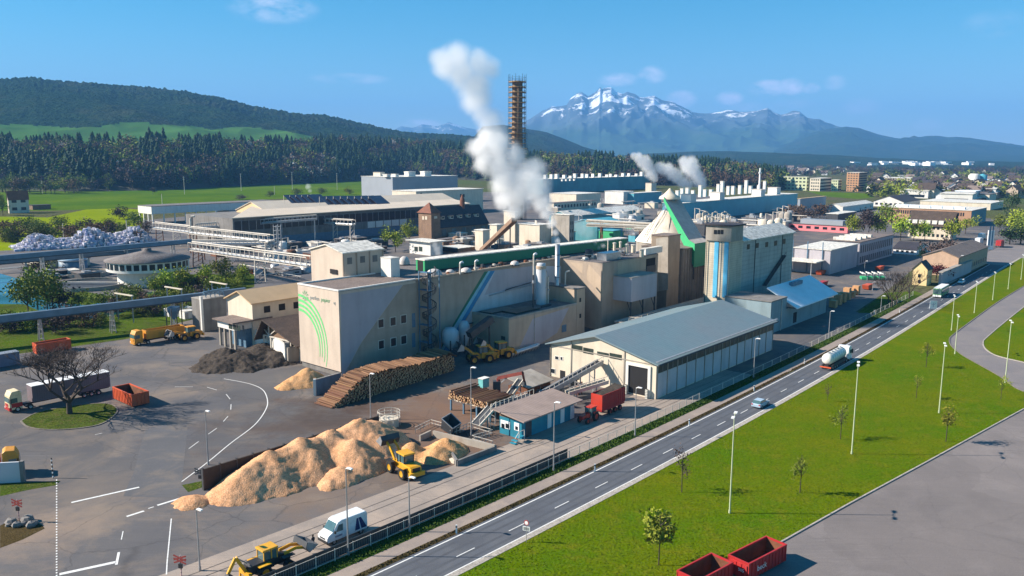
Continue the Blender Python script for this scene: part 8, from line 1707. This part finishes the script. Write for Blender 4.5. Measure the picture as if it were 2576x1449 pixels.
def steam(name,lab,src,puffs,dens,col=(.995,.996,1.0),nscale=.16,amp=.9,soft=.55,emis=0.0):
 """src: ground point that fixes the distance; puffs: (px, py, radius px, depth offset m)"""
 m=bpy.data.materials.new(name+'_vapour');m.use_nodes=True;N=m.node_tree.nodes;L=m.node_tree.links;N.clear()
 out=N.new("ShaderNodeOutputMaterial");v=N.new("ShaderNodeVolumePrincipled");L.new(v.outputs[0],out.inputs['Volume']);v.inputs['Color'].default_value=c4(col);v.inputs['Anisotropy'].default_value=.1
 tc=N.new("ShaderNodeTexCoord");prev=None;bmj=bmesh.new();C_=[]
 dist=src.y
 for(px,py,r_,dz)in puffs:
  d=dir_at(px,py);k=(dist+dz)/d.y;c=Vector((0,0,CAM_H))+d*k;rad=r_*k/FOC;C_.append((c,rad))
 org=C_[0][0].copy()
 for(c,rad)in C_:
  q=N.new("ShaderNodeVectorMath");q.operation='DISTANCE';L.new(tc.outputs['Object'],q.inputs[0]);q.inputs[1].default_value=c-org
  r=N.new("ShaderNodeMath");r.operation='MULTIPLY_ADD';L.new(q.outputs['Value'],r.inputs[0]);r.inputs[1].default_value=-1/rad;r.inputs[2].default_value=1
  if prev is None:prev=r.outputs[0]
  else:
   x=N.new("ShaderNodeMath");x.operation='SMOOTH_MAX';x.inputs[2].default_value=.12;L.new(prev,x.inputs[0]);L.new(r.outputs[0],x.inputs[1]);prev=x.outputs[0]
  bmesh.ops.create_icosphere(bmj,subdivisions=2,radius=rad*1.12,matrix=Matrix.Translation(c-org))
 n=N.new("ShaderNodeTexNoise");n.inputs['Scale'].default_value=nscale;n.inputs['Detail'].default_value=6;n.inputs['Roughness'].default_value=.6;n.inputs['Distortion'].default_value=.35;L.new(tc.outputs['Object'],n.inputs[0])
 a=N.new("ShaderNodeMath");a.operation='MULTIPLY_ADD';L.new(n.outputs[0],a.inputs[0]);a.inputs[1].default_value=amp;a.inputs[2].default_value=-amp*.5-.02
 s=N.new("ShaderNodeMath");s.operation='ADD';L.new(prev,s.inputs[0]);L.new(a.outputs[0],s.inputs[1])
 mr=N.new("ShaderNodeMapRange");mr.interpolation_type='SMOOTHSTEP';L.new(s.outputs[0],mr.inputs[0]);mr.inputs[1].default_value=.12;mr.inputs[2].default_value=.12+soft;mr.inputs[3].default_value=0;mr.inputs[4].default_value=dens;L.new(mr.outputs[0],v.inputs['Density'])
 me=bpy.data.meshes.new(name);bmj.to_mesh(me);bmj.free();o=bpy.data.objects.new(name,me);COL.objects.link(o);o.location=org
 rm=o.modifiers.new('remesh','REMESH');rm.mode='VOXEL';rm.voxel_size=max(.5,min(r for _,r in C_)*.3)
 me.materials.append(m);dg=bpy.context.evaluated_depsgraph_get();m2=bpy.data.meshes.new_from_object(o.evaluated_get(dg));o.modifiers.clear();o.data=m2
 if not m2.materials:m2.materials.append(m)
 return tag(o,lab,'steam')
import bmesh
S0=ST(67.1,-4.8)
steam('steam_plume','dense white steam plume rising from the thin silver stack',S0,[(1403,606,12,0),(1396,585,17,1),(1387,562,23,2),(1377,537,31,3),(1364,510,40,4),(1350,480,52,5),(1332,452,62,6),(1300,490,62,9),(1275,455,62,9),(1292,528,38,10),(1272,505,42,10),(1255,415,60,9),(1225,400,50,9),(1205,372,44,9),(1250,370,55,9),(1288,390,46,9),(1222,345,34,9),(1340,425,42,6)],.42,nscale=.21,amp=1.25,soft=.6)
steam('steam_cloud','loose white steam cloud drifting high left of the scaffolded chimney',S0,[(1258,362,46,10),(1245,335,50,10),(1232,305,54,10),(1215,285,46,10),(1200,250,62,10),(1192,215,66,10),(1165,185,62,10),(1125,160,58,10),(1150,150,56,10),(1205,165,56,10),(1232,172,42,10),(1100,145,36,10)],.2,nscale=.13,amp=.85,soft=.62)
SD=gp('D',1240,560)
steam('steam_plume','left of three small steam plumes behind the blue hall',SD,[pp('D',1225,320)+(13,0),pp('D',1205,290)+(19,0),pp('D',1180,250)+(24,0),pp('D',1150,200)+(26,0),pp('D',1110,150)+(25,0),pp('D',1060,115)+(20,0),pp('D',1010,95)+(14,0)],.12,nscale=.10,soft=.45)
steam('steam_plume','middle of three small steam plumes behind the blue hall',SD,[pp('D',1560,385)+(17,0),pp('D',1510,355)+(22,0),pp('D',1450,310)+(24,0),pp('D',1400,270)+(24,0),pp('D',1350,230)+(24,0),pp('D',1290,215)+(22,0),pp('D',1250,195)+(14,0)],.12,nscale=.10,soft=.45)
steam('steam_plume','right of three small steam plumes above the white exhaust stacks',SD,[pp('D',1700,385)+(17,0),pp('D',1670,340)+(25,0),pp('D',1640,290)+(28,0),pp('D',1600,240)+(30,0),pp('D',1560,200)+(30,0),pp('D',1590,160)+(24,0),pp('D',1510,150)+(20,0)],.12,nscale=.10,soft=.45)
steam('steam_plume','faint steam drifting over the curved white roof hall',gp('D',960,960),[pp('D',1000,860)+(18,0),pp('D',975,800)+(26,0),pp('D',940,740)+(32,0),pp('D',890,680)+(32,0),pp('D',840,630)+(24,0)],.05,nscale=.15)
steam('steam_plume','faint steam low among the teal roofs left of the curved hall',gp('D',500,960),[pp('D',560,860)+(24,0),pp('D',500,820)+(32,0),pp('D',440,780)+(30,0)],.04,nscale=.15)
steam('steam_puff','small steam puff beside the small white building',gp('C',1180,1110),[pp('C',1190,1070)+(13,0),pp('C',1175,1030)+(15,0),pp('C',1160,990)+(12,0)],.15,nscale=.4)
steam('steam_puff','tiny steam puff over the far field behind the solar collectors',gp('B',1840,385),[pp('B',1840,350)+(5,0),pp('B',1830,310)+(8,0),pp('B',1815,270)+(11,0)],.10,nscale=.2)
steam('steam_puff','white steam wisp on the brown block roof beside the black fan',gp('D',640,1060,18),[pp('D',660,1015)+(8,0),pp('D',700,1000)+(10,0),pp('D',620,975)+(8,0)],.3,nscale=.6)
def haze():
 m=bpy.data.materials.new('haze_air');m.use_nodes=True;N=m.node_tree.nodes;L=m.node_tree.links;N.clear()
 out=N.new("ShaderNodeOutputMaterial");v=N.new("ShaderNodeVolumePrincipled");L.new(v.outputs[0],out.inputs['Volume'])
 v.inputs['Color'].default_value=(.17,.44,.86,1);v.inputs['Density'].default_value=HAZE_D;v.inputs['Anisotropy'].default_value=0.0
 b=MB();b.box(-22000,-500,-4,22000,24000,1500);tag(b.build('haze',m),kind='stuff')
HAZE_D=8.5e-5
haze()
